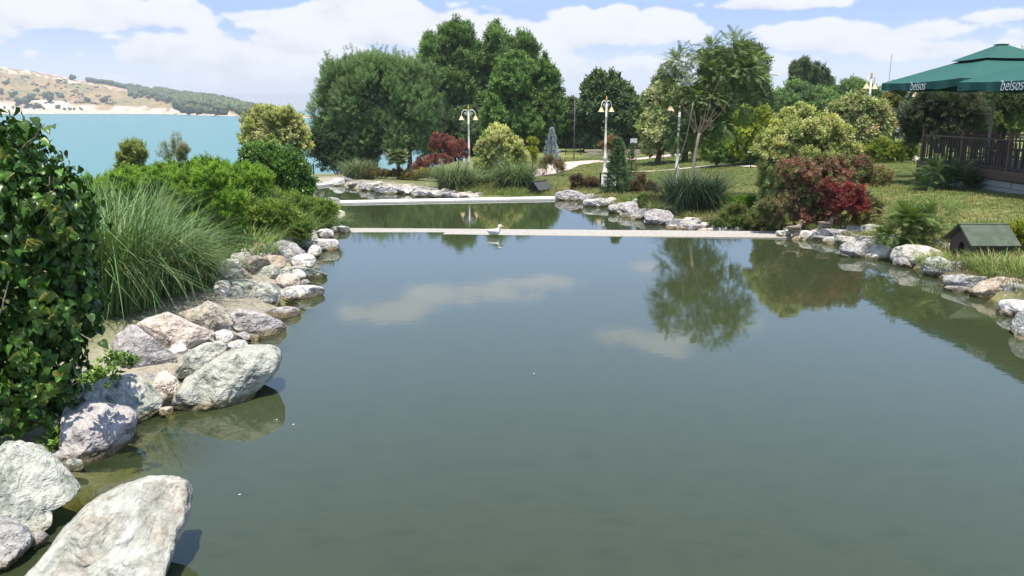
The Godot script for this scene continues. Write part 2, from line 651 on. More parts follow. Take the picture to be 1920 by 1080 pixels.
	grain(white, noise_tex(19, 0.02, 5, [lin(0.34, 0.33, 0.29), lin(0.62, 0.61, 0.58), lin(0.72, 0.71, 0.69), lin(0.66, 0.65, 0.62), lin(0.76, 0.75, 0.73)]), 0.5, fine, 0.5)
	var path := flat("path", Color.WHITE, 0.9)
	grain(path, noise_tex(20, 0.03, 5, [lin(0.36, 0.27, 0.24), lin(0.50, 0.39, 0.35), lin(0.56, 0.46, 0.41)]), 0.6, fine, 0.6)
	var pale := flat("pale_path", Color.WHITE, 0.9)
	grain(pale, noise_tex(22, 0.03, 5, [lin(0.42, 0.37, 0.30), lin(0.56, 0.50, 0.43)]), 0.6)
	var wall := flat("wall_stone", Color.WHITE, 0.9)
	grain(wall, noise_tex(23, 0.04, 5, [lin(0.22, 0.19, 0.15), lin(0.42, 0.37, 0.30), lin(0.52, 0.47, 0.40)]), 0.7, fine, 2.0)
	var wood := noise_tex(24, 0.02, 5, [lin(0.06, 0.035, 0.024), lin(0.125, 0.072, 0.048), lin(0.17, 0.10, 0.066)])
	grain(flat("brown_wood", Color.WHITE, 0.7), wood, 1.4, fine, 0.3)
	var grey := noise_tex(25, 0.03, 5, [lin(0.20, 0.19, 0.17), lin(0.34, 0.33, 0.30), lin(0.42, 0.41, 0.38)])
	grain(flat("grey_wood", Color.WHITE, 0.85), grey, 1.2, fine, 0.5)
	var dark := noise_tex(26, 0.03, 5, [lin(0.035, 0.026, 0.02), lin(0.07, 0.052, 0.04), lin(0.095, 0.07, 0.055)])
	grain(flat("dark_wood", Color.WHITE, 0.8), dark, 1.5, fine, 0.3)
	grain(flat("bark", Color.WHITE, 0.95), noise_tex(27, 0.03, 5, [lin(0.035, 0.028, 0.02), lin(0.09, 0.07, 0.05), lin(0.15, 0.125, 0.10)]), 2.0, crag, 3.0)
	grain(flat("grey_bark", Color.WHITE, 0.9), noise_tex(28, 0.03, 5, [lin(0.12, 0.10, 0.08), lin(0.22, 0.19, 0.155), lin(0.30, 0.27, 0.23)]), 2.0, crag, 2.0)
	grain(flat("shingle", Color.WHITE, 0.9), noise_tex(29, 0.05, 5, [lin(0.03, 0.045, 0.03), lin(0.058, 0.08, 0.055), lin(0.085, 0.108, 0.08)]), 1.6, fine, 0.6)
	grain(flat("pale_shingle", Color.WHITE, 0.9), noise_tex(41, 0.05, 5, [lin(0.045, 0.063, 0.043), lin(0.075, 0.097, 0.07), lin(0.10, 0.12, 0.095)]), 1.6, fine, 0.6)
	grain(flat("dark_shingle", Color.WHITE, 0.9), noise_tex(29, 0.05, 5, [lin(0.04, 0.045, 0.045), lin(0.075, 0.08, 0.08)]), 1.6, fine, 0.6)
	grain(flat("hutch_wood", Color.WHITE, 0.85), noise_tex(31, 0.03, 4, [lin(0.055, 0.04, 0.032), lin(0.10, 0.075, 0.06)]), 1.5, fine, 0.4)
	var cloth := flat("green_cloth", Color.WHITE, 0.75)
	grain(cloth, noise_tex(32, 0.01, 4, [lin(0.003, 0.068, 0.056), lin(0.004, 0.086, 0.070)]), 0.6, fine, 0.15)
	cloth.backlight_enabled = true
	cloth.backlight = Color(0.12, 0.16, 0.15)
	flat("white_letter", Color(0.9, 0.9, 0.9), 0.7)
	flat("white_paint", Color(0.88, 0.88, 0.86), 0.45)
	flat("gold_paint", lin(0.62, 0.36, 0.08), 0.35, 0.3)
	var amber := flat("amber_glass", lin(0.88, 0.73, 0.47), 0.35)
	amber.backlight_enabled = true
	amber.backlight = Color(0.9, 0.7, 0.4)
	flat("grey_metal", Color(0.45, 0.45, 0.45), 0.4, 0.6)
	flat("dark_metal", Color(0.09, 0.1, 0.1), 0.5, 0.3)
	flat("sign_white", Color(0.86, 0.87, 0.88), 0.5)
	flat("feather_white", lin(0.80, 0.78, 0.73), 0.8)
	flat("feather_brown", lin(0.13, 0.095, 0.065), 0.8)
	flat("feather_grey", lin(0.21, 0.18, 0.145), 0.8)
	flat("feather_dark", lin(0.07, 0.06, 0.05), 0.6)
	flat("beak", lin(0.65, 0.30, 0.06), 0.5)
	flat("skin", lin(0.42, 0.24, 0.16), 0.6)
	flat("hair", lin(0.02, 0.015, 0.012), 0.6)
	flat("dark_shirt", lin(0.03, 0.032, 0.04), 0.9)
	flat("trousers", lin(0.05, 0.055, 0.08), 0.9)
	flat("hut_red", lin(0.26, 0.105, 0.07), 0.85)
	for leaf in [["leaf", 0.55, 0.85], ["gloss_leaf", 0.35, 0.6], ["blade", 0.5, 0.55]]:
		var m := flat(leaf[0], Color.WHITE, leaf[1])
		m.vertex_color_use_as_albedo = true
		m.backlight_enabled = true
		m.backlight = Color(leaf[2], leaf[2], leaf[2] * 0.55)
		m.metallic_specular = 0.4
	var n := flat("needle", Color.WHITE, 0.7)
	n.vertex_color_use_as_albedo = true


# ---------------------------------------------------------------- ground and water

func spread_axis(lo: float, hi: float, step: float, reach: float) -> PackedFloat32Array:
	var mid := []
	var v := lo
	while v <= hi:
		mid.append(v)
		v += step
	var before := []
	var s := step
	v = lo
	while v > -reach:
		s *= 1.3
		v -= s
		before.push_front(v)
	s = step
	v = mid[-1]
	while v < reach:
		s *= 1.3
		v += s
		mid.append(v)
	return PackedFloat32Array(before + mid)


func make_ground() -> void:
	var xs := spread_axis(-20, 26, 0.5, 9000)
	var zs := spread_axis(-72, 4, 0.5, 9000)
	var st := start()
	for z in zs:
		for x in xs:
			var pd := pond_at(x, z)
			var d := pd.x
			var y := land(x, z, pd)
			var n := patches.get_noise_2d(x * 0.25, z * 0.25)
			var f := patches.get_noise_2d(x * 1.3 + 50.0, z * 1.3)
			var lawn := Color(0.13, 0.18, 0.042).lerp(Color(0.19, 0.205, 0.068), clampf(0.45 + n * 1.1, 0, 1))
			var dry := smoothstep(-0.15, 0.35, patches.get_noise_2d(x * 0.18 + 9.0, z * 0.3 + 30.0) + 0.25 * f) * smoothstep(8.5, 1.0, d) * smoothstep(2, 5, x)
			var c := lawn.lerp(Color(0.30, 0.25, 0.11), dry * 0.75)
			c = c.lerp(Color(0.19, 0.165, 0.13), smoothstep(1.0, 0.3, d) * 0.9)
			if x < -3:
				c = c.lerp(Color(0.10, 0.10, 0.045), 0.5)
				c = c.lerp(Color(0.34, 0.31, 0.26), smoothstep(2.6, 1.4, d) * 0.85)
			if d < 0.5 and y < pd.y:
				c = c.lerp(Color(0.36, 0.31, 0.06).lerp(Color(0.16, 0.24, 0.03), clampf(0.5 + f * 1.6, 0, 1)), smoothstep(0.0, -0.15, y - pd.y))
			var s := z - shore_z(x)
			if s < 12.0:
				c = c.lerp(Color(0.42, 0.36, 0.27), smoothstep(12.0, 3.0, s))
			st.set_smooth_group(0)
			st.set_color(c * (1.0 + 0.16 * f))
			st.set_uv(Vector2(x, z) * 0.3)
			st.add_vertex(Vector3(x, y, z))
	var w := xs.size()
	for j in zs.size() - 1:
		for i in w - 1:
			for k in [j * w + i, j * w + i + 1, (j + 1) * w + i, j * w + i + 1, (j + 1) * w + i + 1, (j + 1) * w + i]:
				st.add_index(k)
	st.generate_normals()
	setting("ground", st.commit(), mats.ground)


func make_water() -> void:
	var st := start()
	var cell := 0.4
	for k in 3:
		var lo := Vector2(1e9, 1e9)
		var hi := -lo
		for p in ponds[k]:
			lo = lo.min(p)
			hi = hi.max(p)
		lo = (lo / cell).floor() * cell - Vector2(1.2, 1.2)
		st = start()
		var nx := int((hi.x - lo.x + 1.2) / cell) + 1
		var nz := int((hi.y - lo.y + 1.2) / cell) + 1
		var at := []
		for j in nz + 1:
			for i in nx + 1:
				var x := lo.x + i * cell
				var z := lo.y + j * cell
				var pd := pond_at(x, z)
				var mine := absf(pd.y - levels[k]) < (0.18 if pd.x > 0.0 else 0.001)
				at.append(pd.x < 1.0 and mine)
				var a := 1.0 - exp(-maxf(levels[k] - land(x, z, pd) - 0.05, 0.0) * 4.2)
				st.set_color(Color(1, 1, 1, clampf(0.10 + a, 0.0, 1.0)))
				st.set_uv(Vector2(x, z))
				st.set_normal(Vector3.UP)
				st.set_tangent(Plane(1, 0, 0, 1))
				st.add_vertex(Vector3(x, levels[k], z))
		for j in nz:
			for i in nx:
				var a := j * (nx + 1) + i
				if not (at[a] and at[a + 1] and at[a + nx + 1] and at[a + nx + 2]):
					continue
				for v in [a, a + 1, a + nx + 1, a + 1, a + nx + 2, a + nx + 1]:
					st.add_index(v)
		setting(["near_pond_water", "middle_pond_water", "upper_pond_water"][k], st.commit(), mats.pond_water)
	st = start()
	var xs := [-9000, -3000, -1500, -700, -300, -100, 0, 100, 400, 1500, 9000]
	var zs := [-9000, -3000, -1500, -700, -300, -140, -50, 0]
	for j in zs.size() - 1:
		for i in xs.size() - 1:
			for v in [[i, j], [i + 1, j], [i, j + 1], [i + 1, j], [i + 1, j + 1], [i, j + 1]]:
				var x: float = xs[v[0]]
				var z: float = zs[v[1]]
				st.set_normal(Vector3.UP)
				st.set_tangent(Plane(1, 0, 0, 1))
				st.set_uv(Vector2(x, z))
				st.add_vertex(Vector3(x, LAKE, z))
	setting("lake", st.commit(), mats.lake_water)


func make_far_shore() -> void:
	var cols := [[-0.9564, -0.2920, 2765.2, 3200.2, 36.6],
		[-0.8766, -0.4812, 2289.4, 2898.4, 80.8],
		[-0.6938, -0.7202, 1870.2, 2479.2, 102.4],
		[-0.6239, -0.7815, 1825.0, 2434.0, 111.2],
		[-0.5351, -0.8448, 1729.0, 2338.0, 104.2],
		[-0.5106, -0.8598, 1698.7, 2278.7, 96.0],
		[-0.4891, -0.8722, 1695.1, 2260.6, 85.4],
		[-0.4713, -0.8820, 1676.3, 2227.3, 72.7],
		[-0.4482, -0.8939, 1634.0, 2156.0, 62.8],
		[-0.4267, -0.9044, 1595.7, 2088.7, 50.9],
		[-0.3993, -0.9168, 1502.5, 1937.5, 40.2],
		[-0.3787, -0.9255, 1309.5, 1701.0, 29.0],
		[-0.3576, -0.9339, 1128.2, 1476.2, 19.7],
		[-0.3358, -0.9419, 1028.9, 1318.9, 11.8],
		[-0.3135, -0.9496, 944.9, 1162.4, 3.1],
		[-0.2964, -0.9551, 874.6, 1034.1, -0.0],
		[-0.2732, -0.9620, 812.1, 928.1, -1.9],
		[-0.2435, -0.9699, 780.3, 867.3, -2.4],
		[-0.2068, -0.9784, 754.6, 841.6, -2.8],
		[-0.1566, -0.9877, 738.5, 825.5, -3.0]]
	var across := 260
	var deep := 40
	var st := start()
	var tops := []
	for i in across + 1:
		var f := float(i) / across * (cols.size() - 1)
		var k := mini(int(f), cols.size() - 2)
		var t := f - k
		t = t * t * (3.0 - 2.0 * t)
		var c := []
		for m in 5:
			c.append(lerpf(cols[k][m], cols[k + 1][m], t if m > 1 else f - k))
		for j in deep + 1:
			var s := float(j) / deep
			var d := lerpf(c[2], c[3], s) + 3.0 * patches.get_noise_2d(i * 0.13, 4.0)
			var x: float = c[0] * d
			var z: float = c[1] * d
			var top: float = c[4] - LAKE
			var rise := 0.0
			# beach, road terrace, chalk bank, slope
			if s < 0.06:
				rise = 0.055 * s / 0.06
			elif s < 0.22:
				rise = 0.055 + 0.045 * (s - 0.06) / 0.16
			elif s < 0.27:
				rise = 0.10 + 0.13 * smoothstep(0.22, 0.27, s)
			elif s < 0.40:
				rise = 0.23 + 0.06 * (s - 0.27) / 0.13
			else:
				rise = 0.29 + 0.71 * pow((s - 0.40) / 0.60, 0.9)
			var n := patches.get_noise_2d(x * 0.012, z * 0.012)
			var fine := patches.get_noise_2d(x * 0.05, z * 0.05)
			rise += (n * 0.09 + fine * 0.03) * smoothstep(0.1, 0.5, s) * smoothstep(1.0, 0.8, s)
			var col := Color(0.33, 0.235, 0.125).lerp(Color(0.20, 0.19, 0.085), clampf(0.35 + n * 1.3 + fine * 0.5, 0, 1))
			if s < 0.09:
				col = Color(0.52, 0.45, 0.34)
			elif s < 0.22:
				col = Color(0.42, 0.36, 0.31).lerp(Color(0.50, 0.45, 0.38), clampf(0.5 + fine * 2.0, 0, 1))
			elif s < 0.30 + 0.08 * n:
				col = Color(0.60, 0.53, 0.45).lerp(col, clampf(0.25 - n * 1.6 + fine * 0.9, 0, 1))
			elif s > 0.86 and fine + n * 0.6 > 0.06:
				col = Color(0.56, 0.48, 0.38)
			st.set_color(col * (1.0 + 0.55 * fine + 0.25 * patches.get_noise_2d(x * 0.16, z * 0.16)))
			st.set_smooth_group(1)
			st.add_vertex(Vector3(x, LAKE - 0.2 + top * rise, z))
			if j == deep:
				tops.append(Vector3(x, LAKE - 0.2 + top * rise, z))
		# far side of the ridge
		st.set_color(Color(0.3, 0.25, 0.14))
		st.add_vertex(Vector3(c[0] * (c[3] + 400.0), -6.0, c[1] * (c[3] + 400.0)))
	for i in across:
		for j in deep + 1:
			var a := i * (deep + 2) + j
			for k in [a, a + 1, a + deep + 2, a + 1, a + deep + 3, a + deep + 2]:
				st.add_index(k)
	st.generate_normals()
	setting("hill", st.commit(), mats.hill)
	# a faint range of mountains far behind the lake
	st = start()
	st.set_smooth_group(1)
	for i in 61:
		var a := deg_to_rad(-45.0 + i * 1.5)
		for j in 3:
			var d: float = [6600.0, 7200.0, 8000.0][j]
			var up: float = [-12.0, 120.0 + 60.0 * patches.get_noise_1d(i * 0.25) + 30.0 * patches.get_noise_1d(i * 1.1 + 40.0), -12.0][j]
			st.add_vertex(Vector3(sin(a) * d, up, -cos(a) * d))
	for i in 60:
		for j in 2:
			var a := i * 3 + j
			for k in [a, a + 1, a + 3, a + 1, a + 4, a + 3]:
				st.add_index(k)
	st.generate_normals()
	setting("mountains", st.commit(), mats.mountain)
	hill_plants(cols)


func hill_plants(cols: Array) -> void:
	var bush := blob_bush(3, 5)
	var r := RandomNumberGenerator.new()
	r.seed = 77
	# the wooded slope: one mass that nobody could count
	var spots: Array[Transform3D] = []
	var tint := PackedColorArray()
	for i in 1100:
		var f := r.randf_range(7.0, 13.3)
		var s := lerpf(0.56, 1.0, pow(r.randf(), 0.8))
		if f < 8.2 and s < 0.75 and r.randf() < 0.8:
			continue
		var p := hill_at(cols, f, s)
		var size := r.randf_range(6.0, 10.5) * clampf(p.length() / 1300.0, 0.45, 1.0)
		spots.append(Transform3D(Basis(Vector3.UP, r.randf() * TAU).scaled(Vector3(size, size * r.randf_range(0.8, 1.2), size)), p))
		tint.append(Color(0.06, 0.105, 0.04).lerp(Color(0.105, 0.145, 0.055), r.randf()))
	for i in 460: # scattered scrub on the open slope
		var f := r.randf_range(0.5, 6.5)
		var s := lerpf(0.3, 0.9, pow(r.randf(), 1.4))
		if patches.get_noise_2d(f * 1.7, s * 5.0) < -0.02:
			continue
		var size := r.randf_range(1.8, 5.6)
		spots.append(Transform3D(Basis(Vector3.UP, r.randf() * TAU).scaled(Vector3(size * 1.3, size * 0.8, size)), hill_at(cols, f, s)))
		tint.append(Color(0.09, 0.105, 0.05).lerp(Color(0.15, 0.15, 0.08), r.randf()))
	for i in 90: # row along the ridge
		var f := lerpf(5.4, 7.2, i / 89.0)
		var p := hill_at(cols, f, 0.99)
		var size := r.randf_range(6.0, 9.5)
		spots.append(Transform3D(Basis(Vector3.UP, r.randf() * TAU).scaled(Vector3.ONE * size), p))
		tint.append(Color(0.05, 0.075, 0.035).lerp(Color(0.08, 0.10, 0.045), r.randf()))
	var mm := MultiMesh.new()
	mm.transform_format = MultiMesh.TRANSFORM_3D
	mm.use_colors = true
	mm.mesh = bush
	mm.instance_count = spots.size()
	for i in spots.size():
		mm.set_instance_transform(i, spots[i])
		mm.set_instance_color(i, tint[i])
	var wood := MultiMeshInstance3D.new()
	wood.name = "woodland"
	wood.multimesh = mm
	wood.material_override = mats.needle
	wood.set_meta("kind", "stuff")
	tag(wood, "green woodland covering the ridge and slope of the hill across the lake", "woodland")
	add_child(wood, true)
	# single bushes that can be told apart on the hillside: [column of the hill, share of the way up, size, shape, what it looks like]
	var singles := [
		[2.6, 0.25, 8, 0, "darkest bush on the chalk bank of the far hill"], [2.95, 0.24, 10, 1, "tall dark tree beside the darkest bush on the far chalk bank"], [3.25, 0.23, 6, 0, "low bush trailing from the tall dark tree on the far bank"],
		[3.7, 0.26, 9, 1, "lone slim tree over the white scar of the far hill"], [4.0, 0.22, 5, 0, "low bush under the lone slim tree of the far hill"], [4.85, 0.99, 8, 0, "round bush alone on the bare skyline of the far hill"],
		[3.3, 0.50, 6, 0, "upper bush in the line across the middle of the far hill"], [3.75, 0.47, 6, 0, "bush in the middle of the line across the far hill"], [4.2, 0.43, 6, 0, "lower bush ending the line across the far hill"],
		[5.3, 0.42, 6, 0, "bush on the tan slope before the far wood"], [6.0, 0.44, 7, 0, "pair of rounded crowns on the tan slope before the far wood"],
		[2.1, 0.45, 7, 0, "olive bush on the far hill's left slope"], [2.35, 0.62, 6, 0, "olive bush high on the far hill's left slope"], [1.9, 0.72, 6, 0, "faded bush near the top of the far hill"],
		[2.5, 0.36, 7, 1, "grey-green tree on the far slope above the darkest bush"],
	]
	for s in singles:
		var p := hill_at(cols, s[0], s[1])
		var o := MeshInstance3D.new()
		o.name = "hillside_bush"
		o.mesh = blob_bush(5 + s[3], 6, 1.6 if s[3] == 1 else 1.0)
		o.material_override = mats.hill_leaf if mats.has("hill_leaf") else flat("hill_leaf", lin(0.065, 0.095, 0.04), 0.9)
		o.transform = Transform3D(Basis(Vector3.UP, r.randf() * TAU).scaled(Vector3.ONE * float(s[2]) * 1.15), p)
		add_child(o, true)
		tag(o, s[4], "bush", "single bushes on the far hill")
	var water_bushes := [[9.1, 9.0, "leftmost and tallest"], [9.5, 7.5, "second from the hill road"], [9.95, 6.5, "third from the hill road"], [10.35, 5.0, "darkest low"], [10.75, 6.5, "fifth from the hill road"], [11.1, 7.0, "broad rounded"], [11.7, 5.5, "small olive"], [12.3, 6.0, "last before the wood reaches the water"]]
	for s in water_bushes:
		var p := hill_at(cols, s[0], 0.12)
		var o := MeshInstance3D.new()
		o.name = "lakeside_bush"
		o.mesh = blob_bush(int(s[0] * 10.0), 6)
		o.material_override = mats.hill_leaf
		o.transform = Transform3D(Basis(Vector3.UP, r.randf() * TAU).scaled(Vector3.ONE * float(s[1]) * 1.6), p)
		add_child(o, true)
		tag(o, "%s bush on the pale beach across the lake" % s[2], "bush", "bushes on the far beach")
	for i in 9:
		var p := hill_at(cols, [1.9, 2.15, 2.45, 3.1, 3.45, 4.3, 4.55, 4.75, 5.05][i], 0.14)
		var o := MeshInstance3D.new()
		o.name = "young_roadside_tree"
		o.mesh = blob_bush(40 + i, 3)
		o.material_override = mats.hill_leaf
		o.transform = Transform3D(Basis.from_scale(Vector3(3.6, 4.4, 3.6)), p)
		add_child(o, true)
		tag(o, "%s tiny dark tree from the left in the row along the road across the lake" % ["first", "second", "third", "fourth", "fifth", "sixth", "seventh", "eighth", "ninth"][i], "tree", "small trees along the far road")


func hill_at(cols: Array, column: float, s: float) -> Vector3:
	var f := column + 2.0
	var k := clampi(int(f), 0, cols.size() - 2)
	var t := f - k
	var e := t * t * (3.0 - 2.0 * t)
	var d := lerpf(lerpf(cols[k][2], cols[k + 1][2], e), lerpf(cols[k][3], cols[k + 1][3], e), s)
	var top := lerpf(cols[k][4], cols[k + 1][4], e) - LAKE
	var rise := 0.29 + 0.71 * pow(maxf(s - 0.40, 0.0) / 0.60, 0.9)
	if s < 0.06:
		rise = 0.055 * s / 0.06
	elif s < 0.22:
		rise = 0.055 + 0.045 * (s - 0.06) / 0.16
	elif s < 0.27:
		rise = 0.10 + 0.13 * smoothstep(0.22, 0.27, s)
	elif s < 0.40:
		rise = 0.23 + 0.06 * (s - 0.27) / 0.13
	var x := lerpf(cols[k][0], cols[k + 1][0], t) * d
	var z := lerpf(cols[k][1], cols[k + 1][1], t) * d
	return Vector3(x, LAKE - 0.4 + top * rise, z)


func blob_bush(seed: int, lobes: int, tall := 1.0) -> ArrayMesh:
	# several rough lobes; about one unit in radius, standing on y = 0
	var r := RandomNumberGenerator.new()
	r.seed = seed
	var st := start()
	for l in lobes:
		var c := Vector3(r.randf_range(-0.55, 0.55), r.randf_range(0.35, 0.95) * tall, r.randf_range(-0.55, 0.55))
		var size := r.randf_range(0.38, 0.6)
		var rings := []
		for j in 6:
			var ring := []
			for i in 9:
				var a := TAU * i / 9.0
				var b := PI * j / 5.0
				ring.append(c + Vector3(cos(a) * sin(b), -cos(b), sin(a) * sin(b)) * size * r.randf_range(0.78, 1.2))
			rings.append(ring)
		st.set_smooth_group(-1)
		for j in 5:
			for i in 9:
				var n := (i + 1) % 9
				var tone := r.randf_range(0.75, 1.25)
				st.set_color(Color(tone, tone, tone))
				quad(st, rings[j][i], rings[j + 1][i], rings[j + 1][n], rings[j][n])
	st.generate_normals()
	return st.commit()


func make_weirs() -> void:
	# the near weir: its top dips to the left, where the water runs over it
	for w in [["near_weir", Vector3(-5.40, 0.00, -25.24), Vector3(8.83, 0.00, -24.14), 1.2, -0.012, 0.04, "concrete", "grey concrete weir slab between the near pond and the middle pond"], ["far_weir", Vector3(-8.59, -0.40, -36.50), Vector3(2.43, -0.40, -38.30), 0.75, -0.36, -0.34, "white_concrete", "bright white weir kerb between the middle pond and the uppermost pond"], ["upper_weir", Vector3(-12.80, -0.85, -49.01), Vector3(-11.46, -0.85, -51.00), 0.9, -0.78, -0.76, "white_concrete", "short white weir kerb in the far corner of the uppermost pond"]]:
		var a: Vector3 = w[1]
		var b: Vector3 = w[2]
		a.y = w[4]
		b.y = w[5]
		var dir := (b - a).normalized()
		var basis := Basis(dir, Vector3.UP, dir.cross(Vector3.UP).normalized())
		basis.y = basis.z.cross(basis.x)
		var st := start()
		box(st, Vector3(0, -0.6, 0), Vector3(a.distance_to(b), 1.2, w[3]), Basis.IDENTITY, 0.02)
		var o := part(w[0], done(st), mats[w[6]])
		o.transform = Transform3D(basis, (a + b) * 0.5)
		tag(o, w[7], "weir")


func ribbon(called: String, pts: Array, width: float, lift: float, mat: Material, label := "") -> void:
	walks.append([pts, width * 0.5])
	var curve := Curve3D.new()
	for p in pts:
		curve.add_point(Vector3(p.x, 0, p.y))
	var length := curve.get_baked_length()
	var st := start()
	st.set_smooth_group(1)
	var n := int(length / 0.5) + 1
	var rows := []
	for i in n + 1:
		var p := curve.sample_baked(length * i / n)
		var q := curve.sample_baked(minf(length * i / n + 0.1, length))
		var o := curve.sample_baked(maxf(length * i / n - 0.1, 0))
		var side := (q - o).normalized().cross(Vector3.UP)
		var row := []
		for k in 5:
			var v := p + side * width * (k / 4.0 - 0.5)
			v.y = gy(v.x, v.z) + lift
			row.append(v)
		rows.append(row)
	for i in n:
		for k in 4:
			quad(st, rows[i][k], rows[i][k + 1], rows[i + 1][k + 1], rows[i + 1][k])
	setting(called, done(st, true), mat)


func make_paths() -> void:
	ribbon("pink_path", [Vector2(-0.76, -56.21), Vector2(1.58, -59.01), Vector2(3.45, -64.33), Vector2(4.78, -69.99), Vector2(6.89, -73.57), Vector2(11.16, -75.91), Vector2(17.43, -76.72), Vector2(23.58, -76.72), Vector2(30.13, -75.11)], 2.6, 0.05, mats.path)
	ribbon("pale_path", [Vector2(9.08, -61.55), Vector2(12.43, -61.82), Vector2(15.75, -61.82)] + [Vector2(18.09, -56.21), Vector2(23.00, -57.20), Vector2(29.00, -59.30), Vector2(32.66, -60.97)], 0.7, 0.055, mats.pale_path)


# ---------------------------------------------------------------- deck and umbrellas

func make_deck() -> void:
	var d := thing("deck", "raised brown wooden terrace with slatted railing and grey plank base", "terrace", Vector3(17.81, 1.59, -34.84))
	d.scale = Vector3.ONE * 1.3
	var length := 15.0
	var depth := 9.0
	part("floor", box_mesh(Vector3(depth, 0.08, length)), mats.brown_wood, d, Vector3(depth * 0.5, -0.04, length * 0.5))
	part("rim_beam", box_mesh(Vector3(0.07, 0.27, length + 0.14), 0.01), mats.brown_wood, d, Vector3(-0.038, -0.1, length * 0.5))
	part("end_beam", box_mesh(Vector3(depth, 0.27, 0.07), 0.01), mats.brown_wood, d, Vector3(depth * 0.5, -0.1, -0.038))
	part("corner_post", box_mesh(Vector3(0.1, 1.4, 0.1), 0.01), mats.brown_wood, d, Vector3(-0.02, -0.94, -0.02))
	var plank := []
	for k in 3:
		plank.append(box_mesh(Vector3(0.035, 0.185, 2.46), 0.008))
	for row in 6:
		for k in 6:
			var z := 1.3 + k * 2.5 + (0.6 if row % 2 else 0.0)
			if z < length - 0.9:
				var o := part("plank", plank[k % 3], mats.grey_wood, d, Vector3(0.02 + rng.randf_range(-0.008, 0.008), -0.35 - row * 0.195, z))
				o.rotation.x = rng.randf_range(-0.004, 0.004)
	part("under_wall", box_mesh(Vector3(0.05, 1.4, length - 0.3)), mats.dark_wood, d, Vector3(0.09, -0.95, length * 0.5))
	part("end_wall", box_mesh(Vector3(depth - 0.3, 1.4, 0.05)), mats.grey_wood, d, Vector3(depth * 0.5 + 0.1, -0.95, 0.06))
	var post := box_mesh(Vector3(0.1, 1.06, 0.1), 0.012)
	var slim := box_mesh(Vector3(0.025, 0.72, 0.05))
	var t := 0.0
	while t <= length:
		var side_post := part("post", post, mats.brown_wood, d, Vector3(0.05, 0.53, t))
		side_post.rotation.y = 0.0
		t += 2.35
	t = 0.16
	while t < length:
		if fmod(t, 2.35) > 0.1 and fmod(t, 2.35) < 2.27:
			var o := part("baluster", slim, mats.dark_wood, d, Vector3(0.05, 0.44, t))
			o.rotation.x = rng.randf_range(-0.01, 0.01)
		t += 0.15
	part("top_rail", box_mesh(Vector3(0.13, 0.05, length), 0.01), mats.brown_wood, d, Vector3(0.05, 0.865, length * 0.5))
	part("bottom_rail", box_mesh(Vector3(0.05, 0.06, length), 0.008), mats.dark_wood, d, Vector3(0.05, 0.08, length * 0.5))
	for k in 4:
		part("post", post, mats.brown_wood, d, Vector3(2.35 * (k + 1), 0.53, 0.05))
	part("top_rail", box_mesh(Vector3(depth, 0.05, 0.12), 0.01), mats.brown_wood, d, Vector3(depth * 0.5, 0.865, 0.05))
	t = 0.3
	while t < depth:
		part("baluster", slim, mats.dark_wood, d, Vector3(t, 0.44, 0.05))
		t += 0.14
	# far railing, seen through the near one
	part("top_rail", box_mesh(Vector3(0.12, 0.05, length), 0.01), mats.dark_wood, d, Vector3(depth - 0.05, 0.865, length * 0.5))
	part("back_boards", box_mesh(Vector3(0.03, 0.75, length)), mats.dark_wood, d, Vector3(depth - 0.05, 0.42, length * 0.5))
	# tables and chairs behind the railing
	for k in 3:
		var at := Vector3(19.15, 1.59, -34.0 + k * 1.95)
		var tb := thing("terrace_table", "dark square terrace table, %s from the terrace's far corner" % ["first", "second", "third"][k], "table", at, "tables on the terrace")
		part("tabletop", box_mesh(Vector3(0.8, 0.04, 0.8), 0.01), mats.dark_wood, tb, Vector3(0, 0.73, 0))
		for s in [[-1, -1], [1, -1], [-1, 1], [1, 1]]:
			part("leg", box_mesh(Vector3(0.05, 0.71, 0.05)), mats.dark_wood, tb, Vector3(s[0] * 0.34, 0.355, s[1] * 0.34))
		for s in [-1, 1]:
			if k == 1 and s == 1:
				chair(at + Vector3(-0.1, 0, 0.78), PI, "dark wooden terrace chair that the seated person sits on")
			else:
				chair(at + Vector3(0, 0, s * 0.72), PI if s > 0 else 0.0, "dark wooden terrace chair on the %s side of the %s terrace table" % ["far" if s < 0 else "near", ["first", "second", "third"][k]])


func chair(at: Vector3, turn: float, label: String) -> void:
	var c := thing("terrace_chair", label, "chair", at, "chairs on the terrace")
	c.rotation.y = turn
	part("seat", box_mesh(Vector3(0.44, 0.05, 0.44), 0.01), mats.dark_wood, c, Vector3(0, 0.44, 0))
	part("backrest", box_mesh(Vector3(0.42, 0.34, 0.03), 0.01), mats.dark_wood, c, Vector3(0, 0.75, -0.21))
	for s in [[-1, -1], [1, -1], [-1, 1], [1, 1]]:
		part("leg", box_mesh(Vector3(0.04, 0.42 if s[1] > 0 else 0.9, 0.04)), mats.dark_wood, c, Vector3(s[0] * 0.19, 0.21 if s[1] > 0 else 0.45, s[1] * 0.2))


func cloth_roof(half: float, rise: float, inner: float, sag: float) -> ArrayMesh:
	# a square pyramid of cloth from the rim up to an inner square, sagging between its ribs
	var st := start()
	st.set_smooth_group(-1)
	var n := 12
	var m := 8
	for side in 4:
		var turn := Basis(Vector3.UP, side * PI * 0.5)
		var grid := []
		for j in m + 1:
			var f := float(j) / m
			var w := lerpf(half, inner, f)
			var row := []
			for i in n + 1:
				var u := float(i) / n * 2.0 - 1.0
				var dip := sag * (1.0 - u * u) * sin(f * PI) + sag * 0.9 * (1.0 - u * u) * (1.0 - f) * (1.0 - f)
				row.append(turn * Vector3(-w, rise * f - dip, u * w))
			grid.append(row)
		for j in m:
			for i in n:
				quad(st, grid[j][i], grid[j][i + 1], grid[j + 1][i + 1], grid[j + 1][i])
	return done(st)


